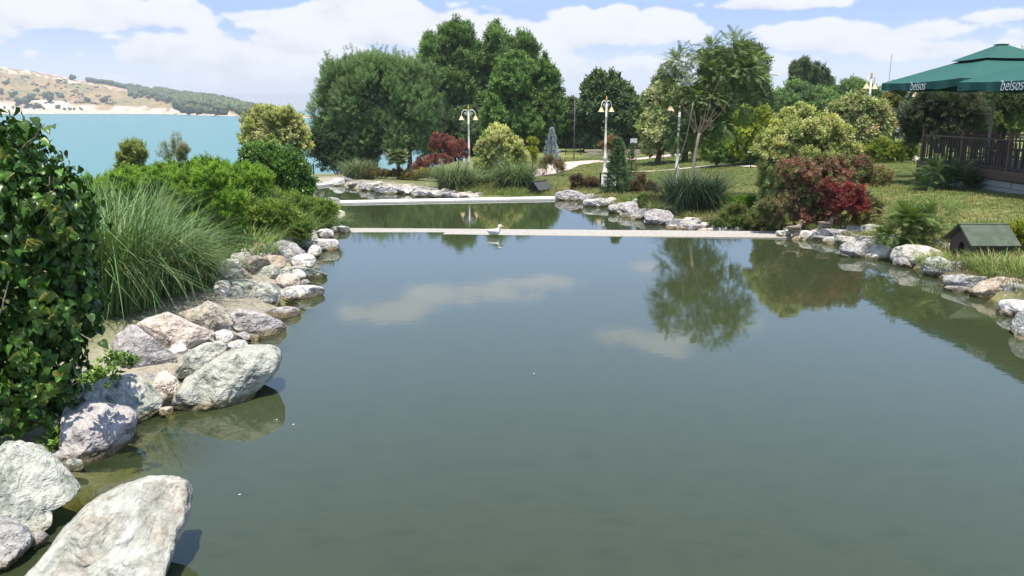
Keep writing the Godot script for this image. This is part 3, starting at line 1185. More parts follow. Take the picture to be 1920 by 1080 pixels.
func make_umbrellas() -> void:
	var places := [[Vector3(19.7, 1.59, -33.15), 2.46, 2.57, "green square parasol with white lettering, over the terrace's far corner"], [Vector3(19.57, 1.59, -26.72), 2.46, 2.45, "nearer green square parasol with larger white lettering, cut by the photo's edge"]]
	for k in 2:
		var u := thing("parasol", places[k][3], "parasol", places[k][0], "green parasols on the terrace")
		u.scale = Vector3.ONE * 1.3
		var half: float = places[k][1]
		var eave: float = places[k][2]
		var top := eave + 0.86
		var roof := part("canopy", cloth_roof(half, 0.66, half * 0.29, 0.06), mats.green_cloth, u, Vector3(0, eave, 0))
		var cap := part("vent_cap", cloth_roof(half * 0.40, 0.42, 0.13, 0.02), mats.green_cloth, u, Vector3(0, eave + 0.64, 0))
		part("cap_plate", box_mesh(Vector3(0.32, 0.03, 0.32), 0.008), mats.green_cloth, u, Vector3(0, eave + 1.085, 0))
		for side in 4:
			var st := start()
			st.set_smooth_group(1)
			var n := 40
			for i in n:
				var q := []
				for e in [[i, 0], [i, 1], [i + 1, 1], [i + 1, 0]]:
					var v := (float(e[0]) / n * 2.0 - 1.0)
					var wave: float = 0.016 * sin(v * 13.0 + side) * e[1] + 0.010 * sin(v * 29.0) * e[1]
					var drop := 0.052 * (1.0 - v * v)
					q.append(Basis(Vector3.UP, side * PI * 0.5) * Vector3(-half - 0.004 - wave, -drop - 0.23 * e[1] + 0.02 * sin(v * 9.0 + k) * e[1], v * half))
				quad(st, q[0], q[3], q[2], q[1])
			var valance := part("valance", done(st, true), mats.green_cloth, u, Vector3(0, eave, 0))
			if side == 0:
				var tm := TextMesh.new()
				var font := SystemFont.new()
				font.font_names = PackedStringArray(["Droid Sans"])
				font.font_italic = true
				tm.font = font
				tm.text = "belsos"
				tm.font_size = 64
				tm.pixel_size = 0.0052
				tm.depth = 0.006
				var word := part("lettering", tm, mats.white_letter, valance, Vector3(-half - 0.032, -0.155, 0.12))
				word.transform = Transform3D(Basis(Vector3(0, 0.0, 1), Vector3(0, 1, 0.16), Vector3(-1, 0, 0)), Vector3(-half - 0.034, -0.165, 0.1))
				# the mark before the word: a stroke over the first letter
				var ms := start()
				box(ms, Vector3(0, 0, 0), Vector3(0.006, 0.022, 0.13))
				var mark := part("letter_stroke", done(ms), mats.white_letter, valance, Vector3(-half - 0.036, -0.055, -0.33))
				mark.rotation.x = 0.35
		var ps := start()
		tube(ps, [Vector3(0, 0, 0), Vector3(0, top - 0.1, 0)], 0.045, 0.045, 12)
		part("pole", done(ps, true), mats.grey_wood, u)
		part("base_plate", box_mesh(Vector3(0.8, 0.06, 0.8), 0.02), mats.dark_metal, u, Vector3(0, 0.03, 0))
		for i in 8:
			var a := TAU * i / 8.0
			var reach := half * (1.38 if i % 2 else 0.97)
			var rs := start()
			tube(rs, [Vector3(0, eave + 0.58, 0), Vector3(cos(a) * reach, eave - 0.09, sin(a) * reach)], 0.018, 0.014, 6)
			part("rib", done(rs, true), mats.grey_wood, u)
			var ss := start()
			tube(ss, [Vector3(0, eave - 0.35, 0), Vector3(cos(a) * reach * 0.5, eave + 0.22, sin(a) * reach * 0.5)], 0.013, 0.013, 6)
			part("strut", done(ss, true), mats.grey_wood, u)


# ---------------------------------------------------------------- rocks

func rock_mesh(outline: Array, depth: float, seed: int) -> ArrayMesh:
	var r := RandomNumberGenerator.new()
	r.seed = seed * 7919 + 13
	var rim := outline
	var lift := Vector2.ZERO
	var big := outline.size() > 1
	if not big:
		# an irregular rounded outline of that half width and half height
		rim = []
		var n := r.randi_range(8, 11)
		var e := r.randf_range(0.62, 0.95)
		for i in n:
			var a := TAU * (i + r.randf_range(-0.25, 0.25)) / n
			var c := Vector2(signf(cos(a)) * pow(absf(cos(a)), e), signf(sin(a)) * pow(absf(sin(a)), e))
			rim.append(c * outline[0] * r.randf_range(0.86, 1.06))
		rim.reverse()
	var width := 0.0
	for p in rim:
		width = maxf(width, absf(p.x))
	var nu := 96 if big else (56 if width > 0.35 else 40)
	var nv := 44 if big else (26 if width > 0.35 else 18)
	var reach := PackedFloat32Array()
	for i in nu:
		var a := TAU * i / nu
		var d := Vector2(cos(a), sin(a))
		var best := 0.05
		for k in rim.size():
			var p: Vector2 = rim[k]
			var e: Vector2 = rim[(k + 1) % rim.size()] - p
			var den := d.cross(e)
			if absf(den) > 1e-6:
				var t := p.cross(e) / den
				var s := p.cross(d) / den
				if t > 0 and s >= -0.001 and s <= 1.001:
					best = maxf(best, t)
		reach.append(best)
	var soft := PackedFloat32Array()
	for i in nu:
		soft.append(reach[i] * 0.5 + 0.25 * (reach[(i + 1) % nu] + reach[(i + nu - 1) % nu]))
	var cuts := []
	for i in (18 if big else 14):
		var n := Vector3(r.randf_range(-1, 1), r.randf_range(-0.7, 1), r.randf_range(-1, 1))
		n.z += (1.0 if big else 0.6) * signf(n.z)
		cuts.append([n.normalized(), r.randf_range(0.68, 0.93) if big else r.randf_range(0.58, 0.86)])
	var boxy := r.randf_range(0.5, 0.75)
	var pts := PackedVector3Array()
	var off := Vector3(r.randf() * 100, r.randf() * 100, r.randf() * 100)
	for j in nv + 1:
		var b := PI * (float(j) / nv - 0.5)
		var c := pow(maxf(cos(b), 0.0), boxy)
		var s := signf(sin(b)) * pow(absf(sin(b)), 0.85)
		for i in nu:
			var a := TAU * i / nu
			pts.append(Vector3(cos(a) * soft[i] * c, sin(a) * soft[i] * c, s * depth - (0.62 if big else 0.42) * sin(a) * soft[i] * c))
	for cut in cuts:
		var n: Vector3 = cut[0]
		var far := 0.0
		for p in pts:
			far = maxf(far, p.dot(n))
		far *= cut[1]
		for i in pts.size():
			var over := pts[i].dot(n) - far
			if over > 0:
				pts[i] -= n * over * 0.97
	var f := 1.3 / maxf(width, 0.2)
	for i in pts.size():
		var p := pts[i]
		var q := p * f + off
		var v := bumps.get_noise_3dv(q) * 0.085 + bumps.get_noise_3dv(q * 3.1) * 0.035
		if big:
			# ledges and cracks
			v -= maxf(0.0, 0.10 - absf(bumps.get_noise_3dv(q * 1.4 + off))) * 0.35
			v += bumps.get_noise_3dv(q * 8.0) * 0.012
		pts[i] = p * (1.0 + v)
	var st := start()
	st.set_smooth_group(1)
	for j in nv + 1:
		for i in nu:
			st.set_color(Color.WHITE)
			st.add_vertex(pts[j * nu + i])
	for j in nv:
		for i in nu:
			var n := (i + 1) % nu
			for k in [j * nu + i, (j + 1) * nu + i, (j + 1) * nu + n, j * nu + i, (j + 1) * nu + n, j * nu + n]:
				st.add_index(k)
	st.generate_normals()
	return st.commit()


func stained(mesh: ArrayMesh, at: Transform3D, level: float) -> ArrayMesh:
	# a dark wet edge and brown algae where the stone meets the water
	var a := mesh.surface_get_arrays(0)
	var v: PackedVector3Array = a[Mesh.ARRAY_VERTEX]
	var c := PackedColorArray()
	for p in v:
		var q := at * p
		var y := q.y - level + 0.03 * bumps.get_noise_3dv(q * 4.0)
		var k := smoothstep(0.15, 0.05, y)
		var m := Color.WHITE.lerp(Color(0.46, 0.39, 0.24), k)
		if y < 0.0:
			m = m.lerp(Color(0.36, 0.37, 0.14), smoothstep(0.0, -0.15, y))
		c.append(m)
	a[Mesh.ARRAY_COLOR] = c
	var out := ArrayMesh.new()
	out.add_surface_from_arrays(Mesh.PRIMITIVE_TRIANGLES, a)
	return out


func make_rocks() -> void:
	# [stone, label, bank, centre, turn, lean, half depth, seed, outline or half size]
	var table := [["mix", "long tilted boulder, tan above and grey-green below, nearest in the water", "left", Vector3(-3.450, 0.204, -5.894), 0.53, -0.48, 0.68, 1, [Vector2(-0.851, -0.388), Vector2(-0.689, -0.226), Vector2(-0.527, -0.064), Vector2(-0.292, 0.183), Vector2(-0.062, 0.388), Vector2(0.207, 0.525), Vector2(0.497, 0.580), Vector2(0.693, 0.533), Vector2(0.830, 0.456), Vector2(0.851, 0.371), Vector2(0.804, 0.243), Vector2(0.706, 0.090), Vector2(0.608, -0.055), Vector2(0.527, -0.196), Vector2(0.429, -0.410), Vector2(-0.254, -0.580)]],
		["n", "pale broken slab at the left edge with leaf shadow on its top", "left", Vector3(-4.655, 0.343, -6.808), 0.60, -0.40, 0.44, 2, [Vector2(-0.480, 0.258), Vector2(-0.142, 0.379), Vector2(-0.036, 0.466), Vector2(0.123, 0.447), Vector2(0.268, 0.340), Vector2(0.413, 0.128), Vector2(0.485, -0.017), Vector2(0.529, -0.104), Vector2(0.500, -0.162), Vector2(0.393, -0.229), Vector2(0.244, -0.302), Vector2(0.234, -0.393), Vector2(0.123, -0.466), Vector2(-0.036, -0.393), Vector2(-0.335, -0.345), Vector2(-0.529, -0.080)]],
		["g", "grey lump below the pale broken slab, cut by the photo's left edge", "left", Vector3(-4.495, 0.136, -6.192), 0.63, -0.45, 0.26, 3, [Vector2(-0.261, 0.188), Vector2(0.051, 0.246), Vector2(0.150, 0.165), Vector2(0.266, 0.054), Vector2(0.306, -0.031), Vector2(0.266, -0.116), Vector2(0.150, -0.192), Vector2(0.051, -0.246), Vector2(-0.172, -0.237), Vector2(-0.306, -0.013)]],
		["g", "small flat grey slab wedged between the pale slab and the purple boulder", "left", Vector3(-4.938, 0.075, -8.025), 0.55, -0.38, 0.11, 4, [Vector2(-0.124, 0.076), Vector2(0.039, 0.110), Vector2(0.124, 0.025), Vector2(0.113, -0.054), Vector2(0.000, -0.110), Vector2(-0.107, -0.042)]],
		["p", "purple-grey boulder with a dark broken right end beside the bush", "left", Vector3(-4.733, 0.217, -8.457), 0.51, -0.35, 0.36, 5, [Vector2(-0.424, -0.091), Vector2(-0.371, 0.221), Vector2(-0.106, 0.362), Vector2(0.130, 0.309), Vector2(0.330, 0.197), Vector2(0.424, 0.115), Vector2(0.395, 0.003), Vector2(0.306, -0.197), Vector2(0.130, -0.304), Vector2(-0.130, -0.362), Vector2(-0.324, -0.362)]],
		["n", "grey-green boulder dappled with leaf shadows, behind the purple boulder", "left", Vector3(-4.972, 0.200, -9.491), 0.48, -0.32, 0.41, 6, [Vector2(-0.485, 0.088), Vector2(-0.400, 0.246), Vector2(-0.157, 0.318), Vector2(0.184, 0.318), Vector2(0.328, 0.161), Vector2(0.446, -0.010), Vector2(0.485, -0.128), Vector2(0.374, -0.246), Vector2(0.203, -0.318), Vector2(-0.020, -0.305), Vector2(-0.315, -0.141)]],
		["n", "big pale grey-green boulder sloping down into the water, widest mid bank", "left", Vector3(-3.878, 0.220, -10.210), 0.36, -0.32, 0.61, 7, [Vector2(-0.729, -0.277), Vector2(-0.624, -0.060), Vector2(-0.470, 0.102), Vector2(-0.133, 0.305), Vector2(0.077, 0.382), Vector2(0.385, 0.438), Vector2(0.624, 0.410), Vector2(0.729, 0.305), Vector2(0.729, 0.193), Vector2(0.652, 0.018), Vector2(0.413, -0.193), Vector2(0.287, -0.319), Vector2(0.028, -0.417), Vector2(-0.210, -0.438), Vector2(-0.533, -0.382)]],
		["k", "small pinkish stone between the dappled boulder and the big pale one", "left", Vector3(-4.636, 0.209, -9.985), 0.43, -0.32, 0.17, 8, [Vector2(-0.196, -0.051), Vector2(-0.058, 0.182), Vector2(0.045, 0.203), Vector2(0.148, 0.079), Vector2(0.196, -0.024), Vector2(0.093, -0.175), Vector2(-0.113, -0.203)]],
		["n", "grey-green wedge leaning on the big pale boulder's upper side", "left", Vector3(-4.483, 0.285, -10.853), 0.39, -0.29, 0.34, 9, [Vector2(-0.400, -0.204), Vector2(-0.259, 0.004), Vector2(-0.178, 0.137), Vector2(0.067, 0.233), Vector2(0.319, 0.248), Vector2(0.400, 0.137), Vector2(0.230, 0.019), Vector2(0.015, -0.137), Vector2(-0.126, -0.204), Vector2(-0.341, -0.248)]],
		["p", "grey three-cornered boulder leaning beside the pink slab, at the reeds", "left", Vector3(-5.349, 0.431, -11.043), 0.45, -0.27, 0.37, 10, [Vector2(-0.432, 0.060), Vector2(-0.379, 0.225), Vector2(-0.236, 0.368), Vector2(-0.101, 0.338), Vector2(0.011, 0.203), Vector2(0.176, 0.038), Vector2(0.432, -0.218), Vector2(0.349, -0.330), Vector2(0.011, -0.368), Vector2(-0.267, -0.308), Vector2(-0.394, -0.143)]],
		["k", "flat pink-orange slab tilted to the sun below the reeds", "left", Vector3(-5.263, 0.407, -11.938), 0.42, -0.25, 0.51, 11, [Vector2(-0.602, 0.182), Vector2(-0.376, 0.255), Vector2(-0.101, 0.319), Vector2(0.133, 0.166), Vector2(0.376, 0.012), Vector2(0.602, -0.117), Vector2(0.198, -0.279), Vector2(-0.133, -0.319), Vector2(-0.311, -0.198), Vector2(-0.465, -0.036)]],
		["t", "tan rounded boulder half hidden behind the pink slab", "left", Vector3(-5.084, 0.412, -12.697), 0.38, -0.24, 0.36, 12, [Vector2(-0.428, 0.116), Vector2(-0.171, 0.193), Vector2(0.051, 0.287), Vector2(0.274, 0.158), Vector2(0.428, -0.133), Vector2(0.385, -0.270), Vector2(0.111, -0.287), Vector2(-0.111, -0.184)]],
		["p", "purple-grey oblong boulder lying at the waterline before the white stones", "left", Vector3(-4.428, 0.154, -13.231), 0.32, -0.26, 0.42, 13, [Vector2(-0.492, 0.139), Vector2(-0.402, 0.255), Vector2(-0.134, 0.273), Vector2(0.125, 0.174), Vector2(0.358, 0.058), Vector2(0.492, -0.058), Vector2(0.492, -0.156), Vector2(0.331, -0.246), Vector2(0.098, -0.273), Vector2(-0.134, -0.165), Vector2(-0.367, -0.076)]],
		["split", "upright split boulder, white on one face and dark on its right", "left", Vector3(-4.972, 0.199, -15.237), 0.32, -0.22, 0.31, 14, [Vector2(-0.367, -0.225), Vector2(-0.163, 0.174), Vector2(-0.010, 0.265), Vector2(0.174, 0.286), Vector2(0.327, 0.174), Vector2(0.367, -0.051), Vector2(0.337, -0.225), Vector2(0.082, -0.286), Vector2(-0.122, -0.286)]],
		["g", "big rounded grey boulder topping the heap near the weir's left end", "left", Vector3(-5.599, 0.348, -19.257), 0.28, -0.17, 0.41, 15, [Vector2(-0.484, -0.089), Vector2(-0.459, 0.191), Vector2(-0.076, 0.306), Vector2(0.255, 0.217), Vector2(0.459, -0.013), Vector2(0.484, -0.191), Vector2(0.306, -0.306), Vector2(-0.076, -0.306)]],
		["n", "blocky grey-green boulder beside the water, nearest the weir's left end", "left", Vector3(-5.757, 0.272, -21.603), 0.26, -0.16, 0.33, 16, [Vector2(-0.385, -0.028), Vector2(-0.313, 0.199), Vector2(0.071, 0.313), Vector2(0.313, 0.285), Vector2(0.385, 0.028), Vector2(0.342, -0.199), Vector2(0.000, -0.313), Vector2(-0.285, -0.214)]],
		["n", "long greenish slab reaching out over the water below the white stone", "left", Vector3(-4.863, 0.096, -17.844), 0.27, -0.20, 0.51, 17, [Vector2(-0.594, 0.018), Vector2(-0.416, 0.160), Vector2(-0.059, 0.196), Vector2(0.297, 0.089), Vector2(0.594, -0.042), Vector2(0.558, -0.125), Vector2(0.119, -0.196), Vector2(-0.297, -0.196)]],
		["p", "rounded pale boulder with dark hollows beneath it, at the far weir's right end", "left", Vector3(2.794, -0.225, -37.989), -0.07, -0.11, 0.70, 18, [Vector2(-0.816, -0.099), Vector2(-0.618, 0.148), Vector2(-0.074, 0.272), Vector2(0.396, 0.173), Vector2(0.816, -0.049), Vector2(0.668, -0.272), Vector2(-0.223, -0.272)]],
		["n", "teal-grey veined boulder at the waterline below the green-roofed hutch", "left", Vector3(10.035, 0.180, -18.143), -0.51, -0.17, 0.36, 19, [Vector2(-0.422, 0.024), Vector2(-0.326, 0.217), Vector2(-0.036, 0.265), Vector2(0.253, 0.145), Vector2(0.422, -0.024), Vector2(0.277, -0.217), Vector2(-0.036, -0.265), Vector2(-0.338, -0.169)]],
		["o", "orange-brown stained boulder with dark undercut on the right bank", "left", Vector3(10.095, 0.166, -15.955), -0.56, -0.19, 0.46, 20, [Vector2(-0.544, -0.117), Vector2(-0.352, 0.128), Vector2(-0.011, 0.277), Vector2(0.395, 0.256), Vector2(0.544, 0.107), Vector2(0.288, -0.085), Vector2(0.053, -0.256), Vector2(-0.299, -0.277)]],
		["g", "small rounded stone at the left foot of the pinkish stone", "left", Vector3(-4.997, 0.136, -10.331), 0.45, -0.31, 0.11, 21, [Vector2(0.136, 0.119)]],
		["w", "white cobble between the pink slab and the grey-green wedge", "left", Vector3(-5.050, 0.243, -11.427), 0.42, -0.28, 0.12, 22, [Vector2(0.149, 0.126)]],
		["w", "white cobble against the pink slab's right tip", "left", Vector3(-4.653, 0.229, -12.241), 0.36, -0.27, 0.15, 23, [Vector2(0.174, 0.114)]],
		["g", "small grey stone behind the flat white cobble", "left", Vector3(-4.504, 0.104, -12.618), 0.34, -0.27, 0.13, 24, [Vector2(0.158, 0.085)]],
		["t", "small tan stone right of the flat white cobble", "left", Vector3(-4.377, 0.047, -12.774), 0.33, -0.27, 0.12, 25, [Vector2(0.144, 0.075)]],
		["w", "flat white cobble on the crest of the big pale boulder", "left", Vector3(-4.350, 0.146, -12.053), 0.35, -0.28, 0.15, 26, [Vector2(0.177, 0.081)]],
		["p", "little pinkish rock just behind the oblong purple boulder", "left", Vector3(-4.852, 0.042, -14.682), 0.32, -0.24, 0.12, 27, [Vector2(0.146, 0.068)]],
		["p", "low purple rock awash in front of the split boulder", "left", Vector3(-4.344, 0.046, -14.408), 0.29, -0.24, 0.32, 28, [Vector2(0.380, 0.133)]],
		["n", "small grey-green stone left of the split boulder", "left", Vector3(-5.347, 0.271, -14.970), 0.34, -0.22, 0.16, 29, [Vector2(0.192, 0.206)]],
		["n", "olive slab bridging behind the split boulder", "left", Vector3(-5.477, 0.272, -15.693), 0.34, -0.21, 0.28, 30, [Vector2(0.335, 0.176)]],
		["w", "white and purple striped stone standing by the reeds", "left", Vector3(-5.610, 0.394, -14.936), 0.36, -0.21, 0.13, 31, [Vector2(0.160, 0.224)]],
		["p", "lilac-grey boulder with cracked top by the reeds", "left", Vector3(-5.967, 0.452, -16.231), 0.35, -0.19, 0.32, 32, [Vector2(0.384, 0.262)]],
		["w", "white rounded stone above the lilac-grey boulder", "left", Vector3(-6.426, 0.408, -17.632), 0.35, -0.18, 0.18, 33, [Vector2(0.217, 0.087)]],
		["b", "dark brown cobble beside the lilac-grey boulder", "left", Vector3(-5.711, 0.322, -16.510), 0.33, -0.20, 0.15, 34, [Vector2(0.177, 0.150)]],
		["b", "rounded brown stone in the middle of the heap", "left", Vector3(-5.666, 0.437, -17.206), 0.32, -0.18, 0.27, 35, [Vector2(0.316, 0.234)]],
		["o", "orange and white stone beside the rounded brown stone", "left", Vector3(-5.529, 0.345, -17.986), 0.30, -0.18, 0.28, 36, [Vector2(0.337, 0.193)]],
		["n", "grey-green hump below the orange and white stone", "left", Vector3(-5.454, 0.237, -17.205), 0.31, -0.19, 0.31, 37, [Vector2(0.372, 0.192)]],
		["k", "speckled pink stone under the greenish slab", "left", Vector3(-4.830, 0.179, -16.609), 0.28, -0.21, 0.25, 38, [Vector2(0.293, 0.227)]],
		["g", "small grey stone below the greenish slab's tip", "left", Vector3(-4.541, 0.072, -16.914), 0.26, -0.21, 0.14, 39, [Vector2(0.167, 0.098)]],
		["w", "flat white rock awash right of the split boulder", "left", Vector3(-4.379, 0.066, -16.041), 0.27, -0.22, 0.42, 40, [Vector2(0.504, 0.167)]],
		["w", "mottled white boulder at the waterline under the big grey boulder", "left", Vector3(-5.089, 0.155, -18.975), 0.26, -0.18, 0.29, 41, [Vector2(0.341, 0.204)]],
		["g", "grey boulder behind the big rounded one, against the plants", "left", Vector3(-6.252, 0.460, -20.684), 0.29, -0.15, 0.43, 42, [Vector2(0.509, 0.220)]],
		["w", "flat pale rock awash below the blocky boulder", "left", Vector3(-5.261, 0.109, -21.652), 0.24, -0.16, 0.40, 43, [Vector2(0.474, 0.187)]],
		["w", "white and grey rock beyond the blocky boulder", "left", Vector3(-5.632, 0.140, -23.590), 0.23, -0.15, 0.24, 44, [Vector2(0.287, 0.174)]],
		["w", "last low white rocks touching the weir's left end", "left", Vector3(-5.387, 0.081, -24.783), 0.21, -0.15, 0.32, 45, [Vector2(0.381, 0.122)]],
		["r", "red stone at the top of the heap, against the plants", "left", Vector3(-6.613, 0.437, -19.090), 0.33, -0.16, 0.15, 46, [Vector2(0.179, 0.110)]],
		["r", "grey and red stone right of the topmost red stone", "left", Vector3(-6.198, 0.473, -19.109), 0.31, -0.16, 0.16, 47, [Vector2(0.195, 0.149)]],
		["w", "white stone below the topmost red stone", "left", Vector3(-6.355, 0.442, -18.663), 0.33, -0.17, 0.15, 48, [Vector2(0.176, 0.115)]],
		["c", "cream boulder upper left of the rounded brown stone", "left", Vector3(-6.222, 0.435, -17.898), 0.33, -0.18, 0.26, 49, [Vector2(0.307, 0.177)]],
		["p", "flat purple stone behind the orange and white stone", "left", Vector3(-6.000, 0.359, -18.633), 0.31, -0.17, 0.22, 50, [Vector2(0.259, 0.092)]],
		["g", "grey rock at the far corner of the left bank", "left", Vector3(-7.402, 0.003, -32.370), 0.22, -0.11, 0.31, 51, [Vector2(0.365, 0.289)]],
		["k", "pinkish rock below the corner rock on the left bank", "left", Vector3(-6.805, -0.103, -29.939), 0.22, -0.13, 0.39, 52, [Vector2(0.459, 0.244)]],
		["w", "small white stone lodged by the grey-green boulder", "left", Vector3(-5.440, 0.089, -10.547), 0.48, -0.30, 0.11, 53, [Vector2(0.127, 0.079)]],
		["g", "small grey stone lodged by the small rounded stone", "left", Vector3(-5.309, 0.096, -10.802), 0.46, -0.30, 0.10, 54, [Vector2(0.114, 0.083)]],
		["n", "small grey-green stone lodged by the grey-green boulder", "left", Vector3(-5.832, 0.132, -10.938), 0.49, -0.29, 0.13, 55, [Vector2(0.154, 0.127)]],
		["k", "small pinkish stone lodged by the small pinkish stone", "left", Vector3(-4.381, 0.074, -9.416), 0.44, -0.34, 0.08, 56, [Vector2(0.094, 0.059)]],
		["w", "small white stone lodged by the grey-green wedge", "left", Vector3(-4.784, 0.090, -11.060), 0.41, -0.30, 0.09, 57, [Vector2(0.101, 0.073)]],
		["c", "small cream stone lodged by the tan rounded boulder", "left", Vector3(-5.435, 0.159, -13.518), 0.38, -0.24, 0.16, 58, [Vector2(0.187, 0.155)]],
		["p", "small purple-grey stone lodged by the tan rounded boulder", "left", Vector3(-5.380, 0.113, -14.064), 0.37, -0.24, 0.14, 59, [Vector2(0.166, 0.103)]],
		["g", "small grey stone lodged by the flat white cobble", "left", Vector3(-4.389, 0.096, -11.968), 0.35, -0.28, 0.09, 60, [Vector2(0.109, 0.079)]],
		["n", "small grey-green stone lodged by the small grey-green stone", "left", Vector3(-4.981, 0.133, -13.990), 0.34, -0.24, 0.12, 61, [Vector2(0.146, 0.120)]],
		["w", "small white stone lodged by the white and purple striped stone", "left", Vector3(-6.259, 0.126, -15.979), 0.37, -0.21, 0.16, 62, [Vector2(0.187, 0.117)]],
		["g", "small grey stone lodged by the small grey-green stone", "left", Vector3(-5.676, 0.149, -15.736), 0.35, -0.21, 0.16, 63, [Vector2(0.195, 0.141)]],
		["n", "small grey-green stone lodged by the dark brown cobble", "left", Vector3(-5.875, 0.160, -17.444), 0.32, -0.20, 0.15, 64, [Vector2(0.179, 0.148)]],
		["k", "small pinkish stone lodged by the upright split boulder", "left", Vector3(-5.114, 0.128, -16.223), 0.31, -0.21, 0.16, 65, [Vector2(0.190, 0.118)]],
		["w", "small white stone lodged by the speckled pink stone", "left", Vector3(-4.500, 0.130, -15.625), 0.28, -0.22, 0.14, 66, [Vector2(0.162, 0.117)]],
		["c", "small cream stone lodged by the white and purple striped stone", "left", Vector3(-6.638, 0.178, -16.791), 0.38, -0.20, 0.17, 67, [Vector2(0.207, 0.171)]],
		["p", "small purple-grey stone lodged by the white rounded stone", "left", Vector3(-6.864, 0.143, -18.459), 0.36, -0.18, 0.18, 68, [Vector2(0.214, 0.134)]],
		["g", "small grey stone lodged by the cream boulder upper", "left", Vector3(-6.656, 0.144, -18.785), 0.34, -0.18, 0.15, 69, [Vector2(0.180, 0.130)]],
		["n", "small grey-green stone lodged by the rounded brown stone", "left", Vector3(-6.064, 0.152, -18.547), 0.32, -0.18, 0.14, 70, [Vector2(0.165, 0.136)]],
		["w", "small white stone lodged by the orange and white stone", "left", Vector3(-5.841, 0.136, -19.314), 0.29, -0.18, 0.17, 71, [Vector2(0.198, 0.123)]],
		["g", "small grey stone lodged by the big rounded grey boulder", "left", Vector3(-5.448, 0.171, -19.343), 0.27, -0.18, 0.19, 72, [Vector2(0.224, 0.163)]],
		["n", "small grey-green stone lodged by the red stone", "left", Vector3(-7.264, 0.222, -21.457), 0.33, -0.16, 0.22, 73, [Vector2(0.262, 0.217)]],
		["k", "small pinkish stone lodged by the flat purple stone", "left", Vector3(-6.413, 0.157, -20.562), 0.30, -0.17, 0.20, 74, [Vector2(0.238, 0.149)]],
		["w", "small white stone lodged by the flat pale rock", "left", Vector3(-5.205, 0.164, -20.525), 0.25, -0.17, 0.18, 75, [Vector2(0.210, 0.152)]],
		["c", "small cream stone lodged by the long greenish slab", "left", Vector3(-4.816, 0.160, -17.444), 0.27, -0.20, 0.15, 76, [Vector2(0.179, 0.148)]],
		["p", "small purple-grey stone lodged by the speckled pink stone", "left", Vector3(-4.860, 0.119, -16.520), 0.29, -0.21, 0.14, 77, [Vector2(0.170, 0.106)]],
		["g", "small grey stone lodged by the small flat grey slab", "left", Vector3(-5.368, 0.092, -8.858), 0.54, -0.34, 0.10, 78, [Vector2(0.114, 0.083)]],
		["n", "small grey-green stone lodged by the small flat grey slab", "left", Vector3(-4.677, 0.090, -7.814), 0.54, -0.39, 0.08, 79, [Vector2(0.096, 0.080)]],
		["w", "small white stone lodged by the purple-grey boulder", "left", Vector3(-5.279, 0.076, -9.234), 0.52, -0.34, 0.08, 80, [Vector2(0.099, 0.062)]],
		["g", "small grey stone lodged by the grey lump", "left", Vector3(-4.223, 0.074, -6.358), 0.59, -0.45, 0.08, 81, [Vector2(0.094, 0.068)]],
		["n", "small grey-green stone lodged by the small rounded stone", "left", Vector3(-5.701, 0.096, -11.045), 0.48, -0.29, 0.08, 82, [Vector2(0.093, 0.077)]],
		["k", "small pinkish stone lodged by the tan rounded boulder", "left", Vector3(-6.265, 0.134, -15.015), 0.40, -0.22, 0.17, 83, [Vector2(0.207, 0.129)]],
		["w", "small white stone lodged by the flat pink-orange slab", "left", Vector3(-6.438, 0.162, -14.683), 0.41, -0.22, 0.19, 84, [Vector2(0.223, 0.162)]],
		["c", "little cream stone lodged by the tan rounded boulder", "left", Vector3(-6.094, 0.162, -15.121), 0.38, -0.22, 0.16, 85, [Vector2(0.188, 0.155)]],
		["p", "small purple-grey stone lodged by the white and grey rock", "left", Vector3(-5.583, 0.144, -23.376), 0.23, -0.15, 0.17, 86, [Vector2(0.206, 0.129)]],
		["g", "small grey stone lodged by the flat pale rock", "left", Vector3(-5.252, 0.143, -21.309), 0.24, -0.17, 0.15, 87, [Vector2(0.174, 0.126)]],
		["g", "grey stone tucked behind the first rock along the uppermost pond's far bank", "rocks on the uppermost pond's bank", Vector3(-11.445, -0.667, -51.094), 0.22, -0.09, 0.10, 89, [Vector2(0.122, 0.124)]],
		["c", "small rounded cream rock, first along the uppermost pond's far bank, from the left", "rocks on the uppermost pond's bank", Vector3(-11.499, -0.736, -50.598), 0.22, -0.09, 0.16, 89, [Vector2(0.195, 0.180)]],
		["c", "cream stone tucked behind the second rock along the uppermost pond's far bank", "rocks on the uppermost pond's bank", Vector3(-10.893, -0.599, -51.409), 0.21, -0.08, 0.23, 91, [Vector2(0.277, 0.202)]],
		["w", "squat white rock, second along the uppermost pond's far bank, from the left", "rocks on the uppermost pond's bank", Vector3(-10.971, -0.654, -50.057), 0.22, -0.09, 0.36, 91, [Vector2(0.434, 0.279)]],
		["n", "grey-green stone tucked behind the third rock along the uppermost pond's far bank", "rocks on the uppermost pond's bank", Vector3(-10.417, -0.627, -51.776), 0.20, -0.08, 0.22, 93, [Vector2(0.263, 0.172)]],
		["g", "squat grey rock, third along the uppermost pond's far bank, from the left", "rocks on the uppermost pond's bank", Vector3(-10.559, -0.689, -50.753), 0.21, -0.09, 0.35, 93, [Vector2(0.415, 0.242)]],
		["n", "grey-green stone tucked behind the fourth rock along the uppermost pond's far bank", "rocks on the uppermost pond's bank", Vector3(-10.117, -0.636, -52.312), 0.19, -0.08, 0.16, 95, [Vector2(0.188, 0.158)]],
		["k", "rounded pinkish rock, fourth along the uppermost pond's far bank, from the left", "rocks on the uppermost pond's bank", Vector3(-10.192, -0.699, -51.409), 0.20, -0.09, 0.25, 95, [Vector2(0.297, 0.225)]],
